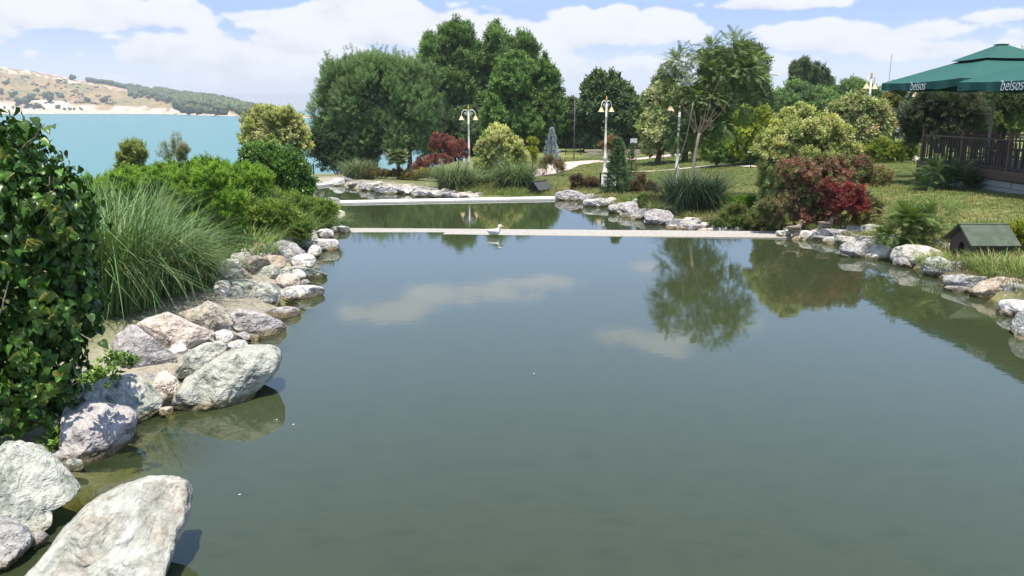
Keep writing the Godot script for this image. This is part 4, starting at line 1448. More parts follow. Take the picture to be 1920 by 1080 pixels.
		["p", "purple-grey stone tucked behind the fifth rock along the uppermost pond's far bank", "rocks on the uppermost pond's bank", Vector3(-9.404, -0.667, -49.565), 0.19, -0.09, 0.26, 97, [Vector2(0.311, 0.135)]],
		["g", "flat grey rock, fifth along the uppermost pond's far bank, from the left", "rocks on the uppermost pond's bank", Vector3(-9.717, -0.741, -49.042), 0.20, -0.09, 0.42, 97, [Vector2(0.496, 0.195)]],
		["g", "grey stone tucked behind the sixth rock along the uppermost pond's far bank", "rocks on the uppermost pond's bank", Vector3(-8.700, -0.625, -47.981), 0.18, -0.09, 0.21, 99, [Vector2(0.244, 0.174)]],
		["g", "squat grey rock, sixth along the uppermost pond's far bank, from the left", "rocks on the uppermost pond's bank", Vector3(-8.850, -0.687, -47.031), 0.19, -0.09, 0.32, 99, [Vector2(0.386, 0.244)]],
		["w", "white stone tucked behind the seventh rock along the uppermost pond's far bank", "rocks on the uppermost pond's bank", Vector3(-8.055, -0.614, -47.846), 0.17, -0.09, 0.24, 101, [Vector2(0.286, 0.188)]],
		["c", "squat cream rock, seventh along the uppermost pond's far bank, from the left", "rocks on the uppermost pond's bank", Vector3(-8.250, -0.674, -46.766), 0.17, -0.09, 0.38, 101, [Vector2(0.451, 0.261)]],
		["k", "pinkish stone tucked behind the eighth rock along the uppermost pond's far bank", "rocks on the uppermost pond's bank", Vector3(-6.628, -0.637, -46.090), 0.14, -0.10, 0.45, 103, [Vector2(0.536, 0.182)]],
		["w", "large flat white rock, eighth along the uppermost pond's far bank, from the left", "rocks on the uppermost pond's bank", Vector3(-7.209, -0.710, -45.237), 0.16, -0.10, 0.71, 103, [Vector2(0.846, 0.253)]],
		["g", "grey stone tucked behind the ninth rock along the uppermost pond's far bank", "rocks on the uppermost pond's bank", Vector3(-7.211, -0.636, -48.117), 0.15, -0.09, 0.17, 105, [Vector2(0.202, 0.160)]],
		["c", "rounded cream rock, ninth along the uppermost pond's far bank, from the left", "rocks on the uppermost pond's bank", Vector3(-7.355, -0.700, -47.299), 0.15, -0.09, 0.27, 105, [Vector2(0.320, 0.226)]],
		["c", "cream stone tucked behind the tenth rock along the uppermost pond's far bank", "rocks on the uppermost pond's bank", Vector3(-6.197, -0.623, -46.259), 0.13, -0.09, 0.27, 107, [Vector2(0.318, 0.182)]],
		["p", "long purple-grey rock, tenth along the uppermost pond's far bank, from the left", "rocks on the uppermost pond's bank", Vector3(-6.487, -0.687, -45.304), 0.14, -0.10, 0.42, 107, [Vector2(0.502, 0.253)]],
		["n", "grey-green stone tucked behind the eleventh rock along the uppermost pond's far bank", "rocks on the uppermost pond's bank", Vector3(-6.034, -0.655, -47.310), 0.13, -0.09, 0.20, 109, [Vector2(0.241, 0.143)]],
		["g", "long grey rock, eleventh along the uppermost pond's far bank, from the left", "rocks on the uppermost pond's bank", Vector3(-6.276, -0.725, -46.711), 0.13, -0.10, 0.32, 109, [Vector2(0.383, 0.204)]],
		["n", "grey-green stone tucked behind the twelfth rock along the uppermost pond's far bank", "rocks on the uppermost pond's bank", Vector3(-5.540, -0.648, -45.590), 0.12, -0.10, 0.21, 111, [Vector2(0.246, 0.152)]],
		["w", "long white rock, twelfth along the uppermost pond's far bank, from the left", "rocks on the uppermost pond's bank", Vector3(-5.785, -0.717, -44.937), 0.13, -0.10, 0.33, 111, [Vector2(0.390, 0.215)]],
		["p", "purple-grey stone tucked behind the thirteenth rock along the uppermost pond's far bank", "rocks on the uppermost pond's bank", Vector3(-5.253, -0.659, -45.720), 0.11, -0.10, 0.18, 113, [Vector2(0.219, 0.139)]],
		["p", "long purple-grey rock, thirteenth along the uppermost pond's far bank, from the left", "rocks on the uppermost pond's bank", Vector3(-5.483, -0.730, -45.194), 0.12, -0.10, 0.29, 113, [Vector2(0.349, 0.198)]],
		["g", "grey stone tucked behind the fourteenth rock along the uppermost pond's far bank", "rocks on the uppermost pond's bank", Vector3(-5.013, -0.656, -47.319), 0.11, -0.09, 0.21, 115, [Vector2(0.255, 0.143)]],
		["b", "long brown rock, fourteenth along the uppermost pond's far bank, from the left", "rocks on the uppermost pond's bank", Vector3(-5.286, -0.727, -46.725), 0.11, -0.10, 0.34, 115, [Vector2(0.406, 0.205)]],
		["w", "white stone tucked behind the fifteenth rock along the uppermost pond's far bank", "rocks on the uppermost pond's bank", Vector3(-4.464, -0.650, -44.376), 0.10, -0.10, 0.35, 117, [Vector2(0.411, 0.162)]],
		["w", "large flat white rock, fifteenth along the uppermost pond's far bank, from the left", "rocks on the uppermost pond's bank", Vector3(-4.939, -0.724, -43.722), 0.11, -0.10, 0.55, 117, [Vector2(0.652, 0.227)]],
		["k", "pinkish stone tucked behind the sixteenth rock along the uppermost pond's far bank", "rocks on the uppermost pond's bank", Vector3(-3.658, -0.636, -43.928), 0.08, -0.10, 0.31, 119, [Vector2(0.368, 0.173)]],
		["c", "large flat cream rock, sixteenth along the uppermost pond's far bank, from the left", "rocks on the uppermost pond's bank", Vector3(-4.075, -0.705, -43.149), 0.09, -0.10, 0.49, 119, [Vector2(0.582, 0.242)]],
		["g", "grey stone tucked behind the seventeenth rock along the uppermost pond's far bank", "rocks on the uppermost pond's bank", Vector3(-3.223, -0.655, -43.279), 0.07, -0.10, 0.20, 121, [Vector2(0.234, 0.144)]],
		["g", "long grey rock, seventeenth along the uppermost pond's far bank, from the left", "rocks on the uppermost pond's bank", Vector3(-3.490, -0.727, -42.746), 0.08, -0.11, 0.31, 121, [Vector2(0.372, 0.205)]],
		["c", "cream stone tucked behind the eighteenth rock along the uppermost pond's far bank", "rocks on the uppermost pond's bank", Vector3(-2.801, -0.680, -42.982), 0.07, -0.10, 0.17, 123, [Vector2(0.206, 0.117)]],
		["w", "long white rock, eighteenth along the uppermost pond's far bank, from the left", "rocks on the uppermost pond's bank", Vector3(-3.056, -0.758, -42.712), 0.07, -0.11, 0.28, 123, [Vector2(0.330, 0.170)]],
		["n", "grey-green stone tucked behind the nineteenth rock along the uppermost pond's far bank", "rocks on the uppermost pond's bank", Vector3(-2.340, -0.668, -43.139), 0.05, -0.10, 0.20, 125, [Vector2(0.233, 0.131)]],
		["k", "long pinkish rock, nineteenth along the uppermost pond's far bank, from the left", "rocks on the uppermost pond's bank", Vector3(-2.625, -0.743, -42.742), 0.06, -0.11, 0.31, 125, [Vector2(0.372, 0.187)]],
		["n", "grey-green stone tucked behind the twentieth rock along the uppermost pond's far bank", "rocks on the uppermost pond's bank", Vector3(-2.339, -0.663, -44.838), 0.05, -0.10, 0.20, 127, [Vector2(0.242, 0.136)]],
		["g", "long grey rock, twentieth along the uppermost pond's far bank, from the left", "rocks on the uppermost pond's bank", Vector3(-2.632, -0.737, -44.365), 0.06, -0.10, 0.32, 127, [Vector2(0.386, 0.194)]],
		["p", "purple-grey stone tucked behind the twenty-first rock along the uppermost pond's far bank", "rocks on the uppermost pond's bank", Vector3(-1.795, -0.684, -42.746), 0.04, -0.10, 0.22, 129, [Vector2(0.256, 0.117)]],
		["c", "flat cream rock, twenty-first along the uppermost pond's far bank, from the left", "rocks on the uppermost pond's bank", Vector3(-2.123, -0.764, -42.505), 0.05, -0.11, 0.34, 129, [Vector2(0.411, 0.169)]],
		["n", "grey-green stone tucked behind the first rock along the middle pond's right bank", "rocks on the middle pond's bank", Vector3(3.703, -0.202, -37.400), -0.10, -0.11, 0.18, 131, [Vector2(0.213, 0.136)]],
		["n", "grey-green stone tucked before the first rock along the middle pond's right bank", "rocks on the middle pond's bank", Vector3(3.214, -0.393, -36.999), -0.09, -0.11, 0.12, 132, [Vector2(0.143, 0.090)]],
		["g", "long grey rock, first along the middle pond's right bank, from the far weir", "rocks on the middle pond's bank", Vector3(3.386, -0.277, -36.996), -0.09, -0.11, 0.29, 132, [Vector2(0.340, 0.192)]],
		["p", "purple-grey stone tucked behind the second rock along the middle pond's right bank", "rocks on the middle pond's bank", Vector3(4.143, -0.235, -37.735), -0.11, -0.11, 0.18, 134, [Vector2(0.215, 0.103)]],
		["n", "grey-green stone tucked before the second rock along the middle pond's right bank", "rocks on the middle pond's bank", Vector3(3.677, -0.414, -37.655), -0.10, -0.11, 0.12, 135, [Vector2(0.146, 0.069)]],
		["c", "flat cream rock, second along the middle pond's right bank, from the far weir", "rocks on the middle pond's bank", Vector3(3.852, -0.319, -37.648), -0.10, -0.11, 0.29, 135, [Vector2(0.346, 0.150)]],
		["g", "grey stone tucked behind the third rock along the middle pond's right bank", "rocks on the middle pond's bank", Vector3(3.977, -0.203, -35.605), -0.11, -0.11, 0.23, 137, [Vector2(0.278, 0.141)]],
		["p", "purple-grey stone tucked before the third rock along the middle pond's right bank", "rocks on the middle pond's bank", Vector3(3.344, -0.394, -35.181), -0.09, -0.12, 0.16, 138, [Vector2(0.187, 0.093)]],
		["w", "flat white rock, third along the middle pond's right bank, from the far weir", "rocks on the middle pond's bank", Vector3(3.573, -0.282, -35.218), -0.10, -0.11, 0.37, 138, [Vector2(0.442, 0.198)]],
		["w", "white stone tucked behind the fourth rock along the middle pond's right bank", "rocks on the middle pond's bank", Vector3(4.382, -0.209, -37.475), -0.12, -0.11, 0.13, 140, [Vector2(0.158, 0.125)]],
		["g", "grey stone tucked before the fourth rock along the middle pond's right bank", "rocks on the middle pond's bank", Vector3(4.018, -0.397, -37.191), -0.11, -0.11, 0.09, 141, [Vector2(0.106, 0.083)]],
		["g", "small rounded grey rock, fourth along the middle pond's right bank, from the far weir", "rocks on the middle pond's bank", Vector3(4.140, -0.285, -37.153), -0.11, -0.11, 0.21, 141, [Vector2(0.252, 0.178)]],
		["k", "pinkish stone tucked behind the fifth rock along the middle pond's right bank", "rocks on the middle pond's bank", Vector3(4.518, -0.193, -35.504), -0.13, -0.11, 0.23, 143, [Vector2(0.277, 0.151)]],
		["w", "white stone tucked before the fifth rock along the middle pond's right bank", "rocks on the middle pond's bank", Vector3(3.870, -0.388, -34.988), -0.11, -0.12, 0.16, 144, [Vector2(0.186, 0.099)]],
		["n", "long grey-green rock, fifth along the middle pond's right bank, from the far weir", "rocks on the middle pond's bank", Vector3(4.098, -0.269, -35.026), -0.12, -0.11, 0.37, 144, [Vector2(0.440, 0.211)]],
		["g", "grey stone tucked behind the sixth rock along the middle pond's right bank", "rocks on the middle pond's bank", Vector3(5.169, -0.253, -36.756), -0.14, -0.11, 0.23, 146, [Vector2(0.276, 0.089)]],
		["k", "pinkish stone tucked before the sixth rock along the middle pond's right bank", "rocks on the middle pond's bank", Vector3(4.586, -0.426, -36.806), -0.12, -0.11, 0.16, 147, [Vector2(0.188, 0.060)]],
		["k", "flat pinkish rock, sixth along the middle pond's right bank, from the far weir", "rocks on the middle pond's bank", Vector3(4.817, -0.344, -36.835), -0.13, -0.11, 0.37, 147, [Vector2(0.445, 0.132)]],
		["c", "cream stone tucked behind the seventh rock along the middle pond's right bank", "rocks on the middle pond's bank", Vector3(4.658, -0.188, -33.434), -0.14, -0.12, 0.18, 149, [Vector2(0.211, 0.153)]],
		["g", "grey stone tucked before the seventh rock along the middle pond's right bank", "rocks on the middle pond's bank", Vector3(4.150, -0.384, -32.955), -0.13, -0.13, 0.12, 150, [Vector2(0.141, 0.101)]],
		["n", "squat grey-green rock, seventh along the middle pond's right bank, from the far weir", "rocks on the middle pond's bank", Vector3(4.320, -0.261, -32.958), -0.13, -0.12, 0.28, 150, [Vector2(0.335, 0.212)]],
		["n", "grey-green stone tucked behind the eighth rock along the middle pond's right bank", "rocks on the middle pond's bank", Vector3(5.417, -0.125, -33.810), -0.16, -0.11, 0.28, 152, [Vector2(0.335, 0.226)]],
		["c", "cream stone tucked before the eighth rock along the middle pond's right bank", "rocks on the middle pond's bank", Vector3(4.549, -0.346, -32.674), -0.14, -0.13, 0.18, 153, [Vector2(0.220, 0.146)]],
		["p", "squat purple-grey rock, eighth along the middle pond's right bank, from the far weir", "rocks on the middle pond's bank", Vector3(4.825, -0.187, -32.757), -0.15, -0.12, 0.44, 153, [Vector2(0.522, 0.304)]],
		["n", "grey-green stone tucked behind the ninth rock along the middle pond's right bank", "rocks on the middle pond's bank", Vector3(4.977, -0.277, -31.555), -0.16, -0.13, 0.23, 155, [Vector2(0.276, 0.067)]],
		["n", "grey-green stone tucked before the ninth rock along the middle pond's right bank", "rocks on the middle pond's bank", Vector3(4.423, -0.442, -31.809), -0.14, -0.13, 0.16, 156, [Vector2(0.189, 0.045)]],
		["w", "flat white rock, ninth along the middle pond's right bank, from the far weir", "rocks on the middle pond's bank", Vector3(4.657, -0.379, -31.844), -0.15, -0.13, 0.38, 156, [Vector2(0.447, 0.102)]],
		["p", "purple-grey stone tucked behind the tenth rock along the middle pond's right bank", "rocks on the middle pond's bank", Vector3(6.172, -0.181, -31.893), -0.19, -0.12, 0.42, 158, [Vector2(0.497, 0.185)]],
		["n", "grey-green stone tucked before the tenth rock along the middle pond's right bank", "rocks on the middle pond's bank", Vector3(4.986, -0.382, -31.133), -0.16, -0.13, 0.28, 159, [Vector2(0.330, 0.121)]],
		["g", "large flat grey rock, tenth along the middle pond's right bank, from the far weir", "rocks on the middle pond's bank", Vector3(5.416, -0.262, -31.309), -0.17, -0.13, 0.66, 159, [Vector2(0.783, 0.253)]],
		["g", "grey stone tucked behind the eleventh rock along the middle pond's right bank", "rocks on the middle pond's bank", Vector3(6.302, -0.107, -30.899), -0.20, -0.12, 0.34, 161, [Vector2(0.408, 0.254)]],
		["p", "purple-grey stone tucked before the eleventh rock along the middle pond's right bank", "rocks on the middle pond's bank", Vector3(5.216, -0.335, -29.644), -0.17, -0.14, 0.22, 162, [Vector2(0.267, 0.163)]],
		["p", "large long purple-grey rock, eleventh along the middle pond's right bank, from the far weir", "rocks on the middle pond's bank", Vector3(5.559, -0.169, -29.777), -0.18, -0.13, 0.53, 162, [Vector2(0.632, 0.338)]],
		["w", "white stone tucked behind the twelfth rock along the middle pond's right bank", "rocks on the middle pond's bank", Vector3(6.656, -0.237, -30.565), -0.21, -0.13, 0.16, 164, [Vector2(0.194, 0.103)]],
		["g", "grey stone tucked before the twelfth rock along the middle pond's right bank", "rocks on the middle pond's bank", Vector3(6.243, -0.415, -30.543), -0.20, -0.13, 0.11, 165, [Vector2(0.131, 0.068)]],
		["p", "long purple-grey rock, twelfth along the middle pond's right bank, from the far weir", "rocks on the middle pond's bank", Vector3(6.398, -0.324, -30.535), -0.21, -0.13, 0.26, 165, [Vector2(0.312, 0.147)]],
		["k", "pinkish stone tucked behind the thirteenth rock along the middle pond's right bank", "rocks on the middle pond's bank", Vector3(6.676, -0.214, -29.011), -0.23, -0.13, 0.30, 167, [Vector2(0.358, 0.142)]],
		["w", "white stone tucked before the thirteenth rock along the middle pond's right bank", "rocks on the middle pond's bank", Vector3(5.844, -0.402, -28.668), -0.20, -0.14, 0.20, 168, [Vector2(0.241, 0.094)]],
		["g", "large flat grey rock, thirteenth along the middle pond's right bank, from the far weir", "rocks on the middle pond's bank", Vector3(6.154, -0.301, -28.765), -0.21, -0.14, 0.48, 168, [Vector2(0.570, 0.198)]],
		["g", "grey stone tucked behind the fourteenth rock along the middle pond's right bank", "rocks on the middle pond's bank", Vector3(6.680, -0.226, -28.407), -0.23, -0.14, 0.22, 170, [Vector2(0.266, 0.122)]],
		["k", "pinkish stone tucked before the fourteenth rock along the middle pond's right bank", "rocks on the middle pond's bank", Vector3(6.081, -0.409, -28.239), -0.21, -0.14, 0.15, 171, [Vector2(0.180, 0.081)]],
		["c", "flat cream rock, fourteenth along the middle pond's right bank, from the far weir", "rocks on the middle pond's bank", Vector3(6.305, -0.314, -28.281), -0.22, -0.14, 0.36, 171, [Vector2(0.426, 0.171)]],
		["c", "cream stone tucked behind the fifteenth rock along the middle pond's right bank", "rocks on the middle pond's bank", Vector3(6.824, -0.223, -27.846), -0.24, -0.14, 0.17, 173, [Vector2(0.202, 0.119)]],
		["g", "grey stone tucked before the fifteenth rock along the middle pond's right bank", "rocks on the middle pond's bank", Vector3(6.369, -0.406, -27.712), -0.23, -0.15, 0.11, 174, [Vector2(0.137, 0.079)]],
		["p", "long purple-grey rock, fifteenth along the middle pond's right bank, from the far weir", "rocks on the middle pond's bank", Vector3(6.532, -0.308, -27.717), -0.23, -0.14, 0.27, 174, [Vector2(0.324, 0.168)]],
		["n", "grey-green stone tucked behind the sixteenth rock along the middle pond's right bank", "rocks on the middle pond's bank", Vector3(7.388, -0.225, -29.545), -0.25, -0.13, 0.18, 176, [Vector2(0.214, 0.117)]],
		["c", "cream stone tucked before the sixteenth rock along the middle pond's right bank", "rocks on the middle pond's bank", Vector3(6.906, -0.407, -29.409), -0.23, -0.14, 0.12, 177, [Vector2(0.145, 0.078)]],
		["g", "long grey rock, sixteenth along the middle pond's right bank, from the far weir", "rocks on the middle pond's bank", Vector3(7.080, -0.310, -29.417), -0.24, -0.14, 0.29, 177, [Vector2(0.343, 0.166)]],
		["n", "grey-green stone tucked behind the seventeenth rock along the middle pond's right bank", "rocks on the middle pond's bank", Vector3(7.289, -0.268, -27.276), -0.26, -0.14, 0.26, 179, [Vector2(0.305, 0.084)]],
		["n", "grey-green stone tucked before the seventeenth rock along the middle pond's right bank", "rocks on the middle pond's bank", Vector3(6.667, -0.436, -27.388), -0.24, -0.15, 0.17, 180, [Vector2(0.208, 0.056)]],
		["k", "flat pinkish rock, seventeenth along the middle pond's right bank, from the far weir", "rocks on the middle pond's bank", Vector3(6.933, -0.370, -27.451), -0.25, -0.15, 0.41, 180, [Vector2(0.493, 0.122)]],
		["p", "purple-grey stone tucked behind the eighteenth rock along the middle pond's right bank", "rocks on the middle pond's bank", Vector3(7.657, -0.237, -28.354), -0.26, -0.14, 0.24, 182, [Vector2(0.291, 0.113)]],
		["n", "grey-green stone tucked before the eighteenth rock along the middle pond's right bank", "rocks on the middle pond's bank", Vector3(7.015, -0.416, -28.249), -0.24, -0.14, 0.17, 183, [Vector2(0.197, 0.075)]],
		["c", "flat cream rock, eighteenth along the middle pond's right bank, from the far weir", "rocks on the middle pond's bank", Vector3(7.264, -0.329, -28.305), -0.25, -0.14, 0.39, 183, [Vector2(0.467, 0.160)]],
		["g", "grey stone tucked behind the nineteenth rock along the middle pond's right bank", "rocks on the middle pond's bank", Vector3(7.846, -0.259, -27.213), -0.28, -0.14, 0.17, 185, [Vector2(0.206, 0.083)]],
		["p", "purple-grey stone tucked before the nineteenth rock along the middle pond's right bank", "rocks on the middle pond's bank", Vector3(7.447, -0.429, -27.345), -0.27, -0.15, 0.12, 186, [Vector2(0.141, 0.056)]],
		["k", "flat pinkish rock, nineteenth along the middle pond's right bank, from the far weir", "rocks on the middle pond's bank", Vector3(7.616, -0.355, -27.349), -0.27, -0.15, 0.28, 186, [Vector2(0.333, 0.121)]],
		["w", "white stone tucked behind the first rock along the near pond's right bank", "rocks on the near pond's right bank", Vector3(8.417, 0.189, -23.655), -0.34, -0.14, 0.13, 188, [Vector2(0.158, 0.087)]],
		["g", "grey stone tucked before the first rock along the near pond's right bank", "rocks on the near pond's right bank", Vector3(8.135, 0.016, -23.787), -0.33, -0.15, 0.09, 189, [Vector2(0.108, 0.058)]],
		["c", "small long cream rock, first along the near pond's right bank, from the weir", "rocks on the near pond's right bank", Vector3(8.251, 0.096, -23.759), -0.33, -0.15, 0.21, 189, [Vector2(0.255, 0.125)]],
		["k", "pinkish stone tucked behind the second rock along the near pond's right bank", "rocks on the near pond's right bank", Vector3(9.283, 0.199, -23.466), -0.38, -0.14, 0.28, 191, [Vector2(0.333, 0.115)]],
		["w", "white stone tucked before the second rock along the near pond's right bank", "rocks on the near pond's right bank", Vector3(8.544, 0.021, -23.369), -0.35, -0.15, 0.19, 192, [Vector2(0.226, 0.077)]],
		["w", "flat white rock, second along the near pond's right bank, from the weir", "rocks on the near pond's right bank", Vector3(8.843, 0.102, -23.449), -0.36, -0.15, 0.45, 192, [Vector2(0.534, 0.162)]],
		["g", "grey stone tucked behind the third rock along the near pond's right bank", "rocks on the near pond's right bank", Vector3(9.558, 0.200, -24.460), -0.37, -0.14, 0.13, 194, [Vector2(0.156, 0.097)]],
		["k", "pinkish stone tucked before the third rock along the near pond's right bank", "rocks on the near pond's right bank", Vector3(9.259, 0.023, -24.518), -0.36, -0.14, 0.09, 195, [Vector2(0.106, 0.065)]],
		["p", "small long purple-grey rock, third along the near pond's right bank, from the weir", "rocks on the near pond's right bank", Vector3(9.370, 0.110, -24.488), -0.37, -0.14, 0.21, 195, [Vector2(0.251, 0.139)]],
		["c", "cream stone tucked behind the fourth rock along the near pond's right bank", "rocks on the near pond's right bank", Vector3(10.196, 0.234, -23.631), -0.41, -0.14, 0.35, 197, [Vector2(0.412, 0.159)]],
		["g", "grey stone tucked before the fourth rock along the near pond's right bank", "rocks on the near pond's right bank", Vector3(9.161, 0.043, -23.214), -0.38, -0.15, 0.23, 198, [Vector2(0.276, 0.105)]],
		["p", "large flat purple-grey rock, fourth along the near pond's right bank, from the weir", "rocks on the near pond's right bank", Vector3(9.542, 0.144, -23.345), -0.39, -0.14, 0.55, 198, [Vector2(0.653, 0.218)]],
		["n", "grey-green stone tucked behind the fifth rock along the near pond's right bank", "rocks on the near pond's right bank", Vector3(10.981, 0.236, -23.839), -0.43, -0.13, 0.35, 200, [Vector2(0.416, 0.161)]],
		["c", "cream stone tucked before the fifth rock along the near pond's right bank", "rocks on the near pond's right bank", Vector3(9.922, 0.044, -23.409), -0.40, -0.15, 0.23, 201, [Vector2(0.278, 0.106)]],
		["g", "large flat grey rock, fifth along the near pond's right bank, from the weir", "rocks on the near pond's right bank", Vector3(10.310, 0.146, -23.541), -0.41, -0.14, 0.55, 201, [Vector2(0.659, 0.220)]],
		["n", "grey-green stone tucked behind the sixth rock along the near pond's right bank", "rocks on the near pond's right bank", Vector3(9.377, 0.184, -22.469), -0.40, -0.15, 0.13, 203, [Vector2(0.157, 0.083)]],
		["n", "grey-green stone tucked before the sixth rock along the near pond's right bank", "rocks on the near pond's right bank", Vector3(9.116, 0.013, -22.627), -0.38, -0.15, 0.09, 204, [Vector2(0.107, 0.056)]],
		["w", "small long white rock, sixth along the near pond's right bank, from the weir", "rocks on the near pond's right bank", Vector3(9.231, 0.089, -22.603), -0.39, -0.15, 0.21, 204, [Vector2(0.254, 0.119)]],
		["p", "purple-grey stone tucked behind the seventh rock along the near pond's right bank", "rocks on the near pond's right bank", Vector3(9.928, 0.194, -22.492), -0.42, -0.15, 0.22, 206, [Vector2(0.259, 0.104)]],
		["n", "grey-green stone tucked before the seventh rock along the near pond's right bank", "rocks on the near pond's right bank", Vector3(9.386, 0.018, -22.491), -0.40, -0.15, 0.15, 207, [Vector2(0.176, 0.069)]],
		["c", "flat cream rock, seventh along the near pond's right bank, from the weir", "rocks on the near pond's right bank", Vector3(9.609, 0.098, -22.530), -0.40, -0.15, 0.35, 207, [Vector2(0.416, 0.146)]],
		["g", "grey stone tucked behind the eighth rock along the near pond's right bank", "rocks on the near pond's right bank", Vector3(9.651, 0.258, -20.959), -0.43, -0.15, 0.24, 209, [Vector2(0.286, 0.174)]],
		["p", "purple-grey stone tucked before the eighth rock along the near pond's right bank", "rocks on the near pond's right bank", Vector3(8.871, 0.059, -20.522), -0.41, -0.17, 0.16, 210, [Vector2(0.191, 0.114)]],
		["g", "long grey rock, eighth along the near pond's right bank, from the weir", "rocks on the near pond's right bank", Vector3(9.122, 0.177, -20.591), -0.42, -0.16, 0.38, 210, [Vector2(0.451, 0.236)]],
		["w", "white stone tucked behind the ninth rock along the near pond's right bank", "rocks on the near pond's right bank", Vector3(10.546, 0.230, -22.140), -0.44, -0.14, 0.28, 212, [Vector2(0.334, 0.150)]],
		["g", "grey stone tucked before the ninth rock along the near pond's right bank", "rocks on the near pond's right bank", Vector3(9.707, 0.041, -21.825), -0.42, -0.16, 0.19, 213, [Vector2(0.224, 0.099)]],
		["g", "flat grey rock, ninth along the near pond's right bank, from the weir", "rocks on the near pond's right bank", Vector3(10.012, 0.141, -21.915), -0.43, -0.15, 0.45, 213, [Vector2(0.531, 0.205)]],
		["k", "pinkish stone tucked behind the tenth rock along the near pond's right bank", "rocks on the near pond's right bank", Vector3(10.358, 0.231, -20.537), -0.47, -0.15, 0.32, 215, [Vector2(0.379, 0.158)]],
		["w", "white stone tucked before the tenth rock along the near pond's right bank", "rocks on the near pond's right bank", Vector3(9.401, 0.041, -20.187), -0.44, -0.17, 0.21, 216, [Vector2(0.254, 0.104)]],
		["c", "large flat cream rock, tenth along the near pond's right bank, from the weir", "rocks on the near pond's right bank", Vector3(9.758, 0.138, -20.310), -0.45, -0.16, 0.50, 216, [Vector2(0.600, 0.216)]],
		["g", "grey stone tucked behind the eleventh rock along the near pond's right bank", "rocks on the near pond's right bank", Vector3(11.414, 0.259, -22.028), -0.48, -0.14, 0.36, 218, [Vector2(0.425, 0.190)]],
		["k", "pinkish stone tucked before the eleventh rock along the near pond's right bank", "rocks on the near pond's right bank", Vector3(10.248, 0.058, -21.449), -0.45, -0.16, 0.24, 219, [Vector2(0.282, 0.123)]],
		["n", "large flat grey-green rock, eleventh along the near pond's right bank, from the weir", "rocks on the near pond's right bank", Vector3(10.651, 0.174, -21.595), -0.46, -0.15, 0.56, 219, [Vector2(0.667, 0.256)]],
		["c", "cream stone tucked behind the twelfth rock along the near pond's right bank", "rocks on the near pond's right bank", Vector3(10.973, 0.307, -20.049), -0.50, -0.15, 0.35, 221, [Vector2(0.411, 0.241)]],
		["g", "grey stone tucked before the twelfth rock along the near pond's right bank", "rocks on the near pond's right bank", Vector3(9.709, 0.087, -19.232), -0.47, -0.17, 0.23, 222, [Vector2(0.270, 0.155)]],
		["c", "large long cream rock, twelfth along the near pond's right bank, from the weir", "rocks on the near pond's right bank", Vector3(10.100, 0.230, -19.384), -0.48, -0.16, 0.54, 222, [Vector2(0.638, 0.318)]],
		["n", "grey-green stone tucked behind the thirteenth rock along the near pond's right bank", "rocks on the near pond's right bank", Vector3(11.366, 0.201, -19.711), -0.52, -0.16, 0.19, 224, [Vector2(0.222, 0.110)]],
		["c", "cream stone tucked before the thirteenth rock along the near pond's right bank", "rocks on the near pond's right bank", Vector3(10.895, 0.023, -19.686), -0.51, -0.17, 0.13, 225, [Vector2(0.151, 0.073)]],
		["c", "flat cream rock, thirteenth along the near pond's right bank, from the weir", "rocks on the near pond's right bank", Vector3(11.085, 0.105, -19.715), -0.51, -0.16, 0.30, 225, [Vector2(0.357, 0.153)]],
		["n", "grey-green stone tucked behind the fourteenth rock along the near pond's right bank", "rocks on the near pond's right bank", Vector3(11.103, 0.243, -18.122), -0.55, -0.17, 0.27, 227, [Vector2(0.319, 0.168)]],
		["n", "grey-green stone tucked before the fourteenth rock along the near pond's right bank", "rocks on the near pond's right bank", Vector3(10.240, 0.049, -17.768), -0.52, -0.18, 0.18, 228, [Vector2(0.214, 0.110)]],
		["g", "flat grey rock, fourteenth along the near pond's right bank, from the weir", "rocks on the near pond's right bank", Vector3(10.545, 0.154, -17.867), -0.53, -0.17, 0.42, 228, [Vector2(0.505, 0.228)]],
		["p", "purple-grey stone tucked behind the fifteenth rock along the near pond's right bank", "rocks on the near pond's right bank", Vector3(11.827, 0.219, -19.369), -0.55, -0.16, 0.24, 230, [Vector2(0.288, 0.138)]],
		["n", "grey-green stone tucked before the fifteenth rock along the near pond's right bank", "rocks on the near pond's right bank", Vector3(11.117, 0.034, -19.171), -0.53, -0.17, 0.16, 231, [Vector2(0.194, 0.091)]],
		["p", "flat purple-grey rock, fifteenth along the near pond's right bank, from the weir", "rocks on the near pond's right bank", Vector3(11.384, 0.127, -19.243), -0.53, -0.16, 0.39, 231, [Vector2(0.460, 0.189)]],
		["g", "grey stone tucked behind the sixteenth rock along the near pond's right bank", "rocks on the near pond's right bank", Vector3(11.945, 0.262, -18.543), -0.57, -0.16, 0.32, 233, [Vector2(0.382, 0.195)]],
		["p", "purple-grey stone tucked before the sixteenth rock along the near pond's right bank", "rocks on the near pond's right bank", Vector3(10.847, 0.060, -18.029), -0.54, -0.18, 0.21, 234, [Vector2(0.254, 0.127)]],
		["n", "large flat grey-green rock, sixteenth along the near pond's right bank, from the weir", "rocks on the near pond's right bank", Vector3(11.223, 0.175, -18.165), -0.55, -0.17, 0.50, 234, [Vector2(0.600, 0.261)]],
		["w", "white stone tucked behind the seventeenth rock along the near pond's right bank", "rocks on the near pond's right bank", Vector3(10.700, 0.212, -16.776), -0.57, -0.18, 0.40, 236, [Vector2(0.473, 0.162)]],
		["g", "grey stone tucked before the seventeenth rock along the near pond's right bank", "rocks on the near pond's right bank", Vector3(9.515, 0.027, -16.452), -0.52, -0.20, 0.27, 237, [Vector2(0.317, 0.106)]],
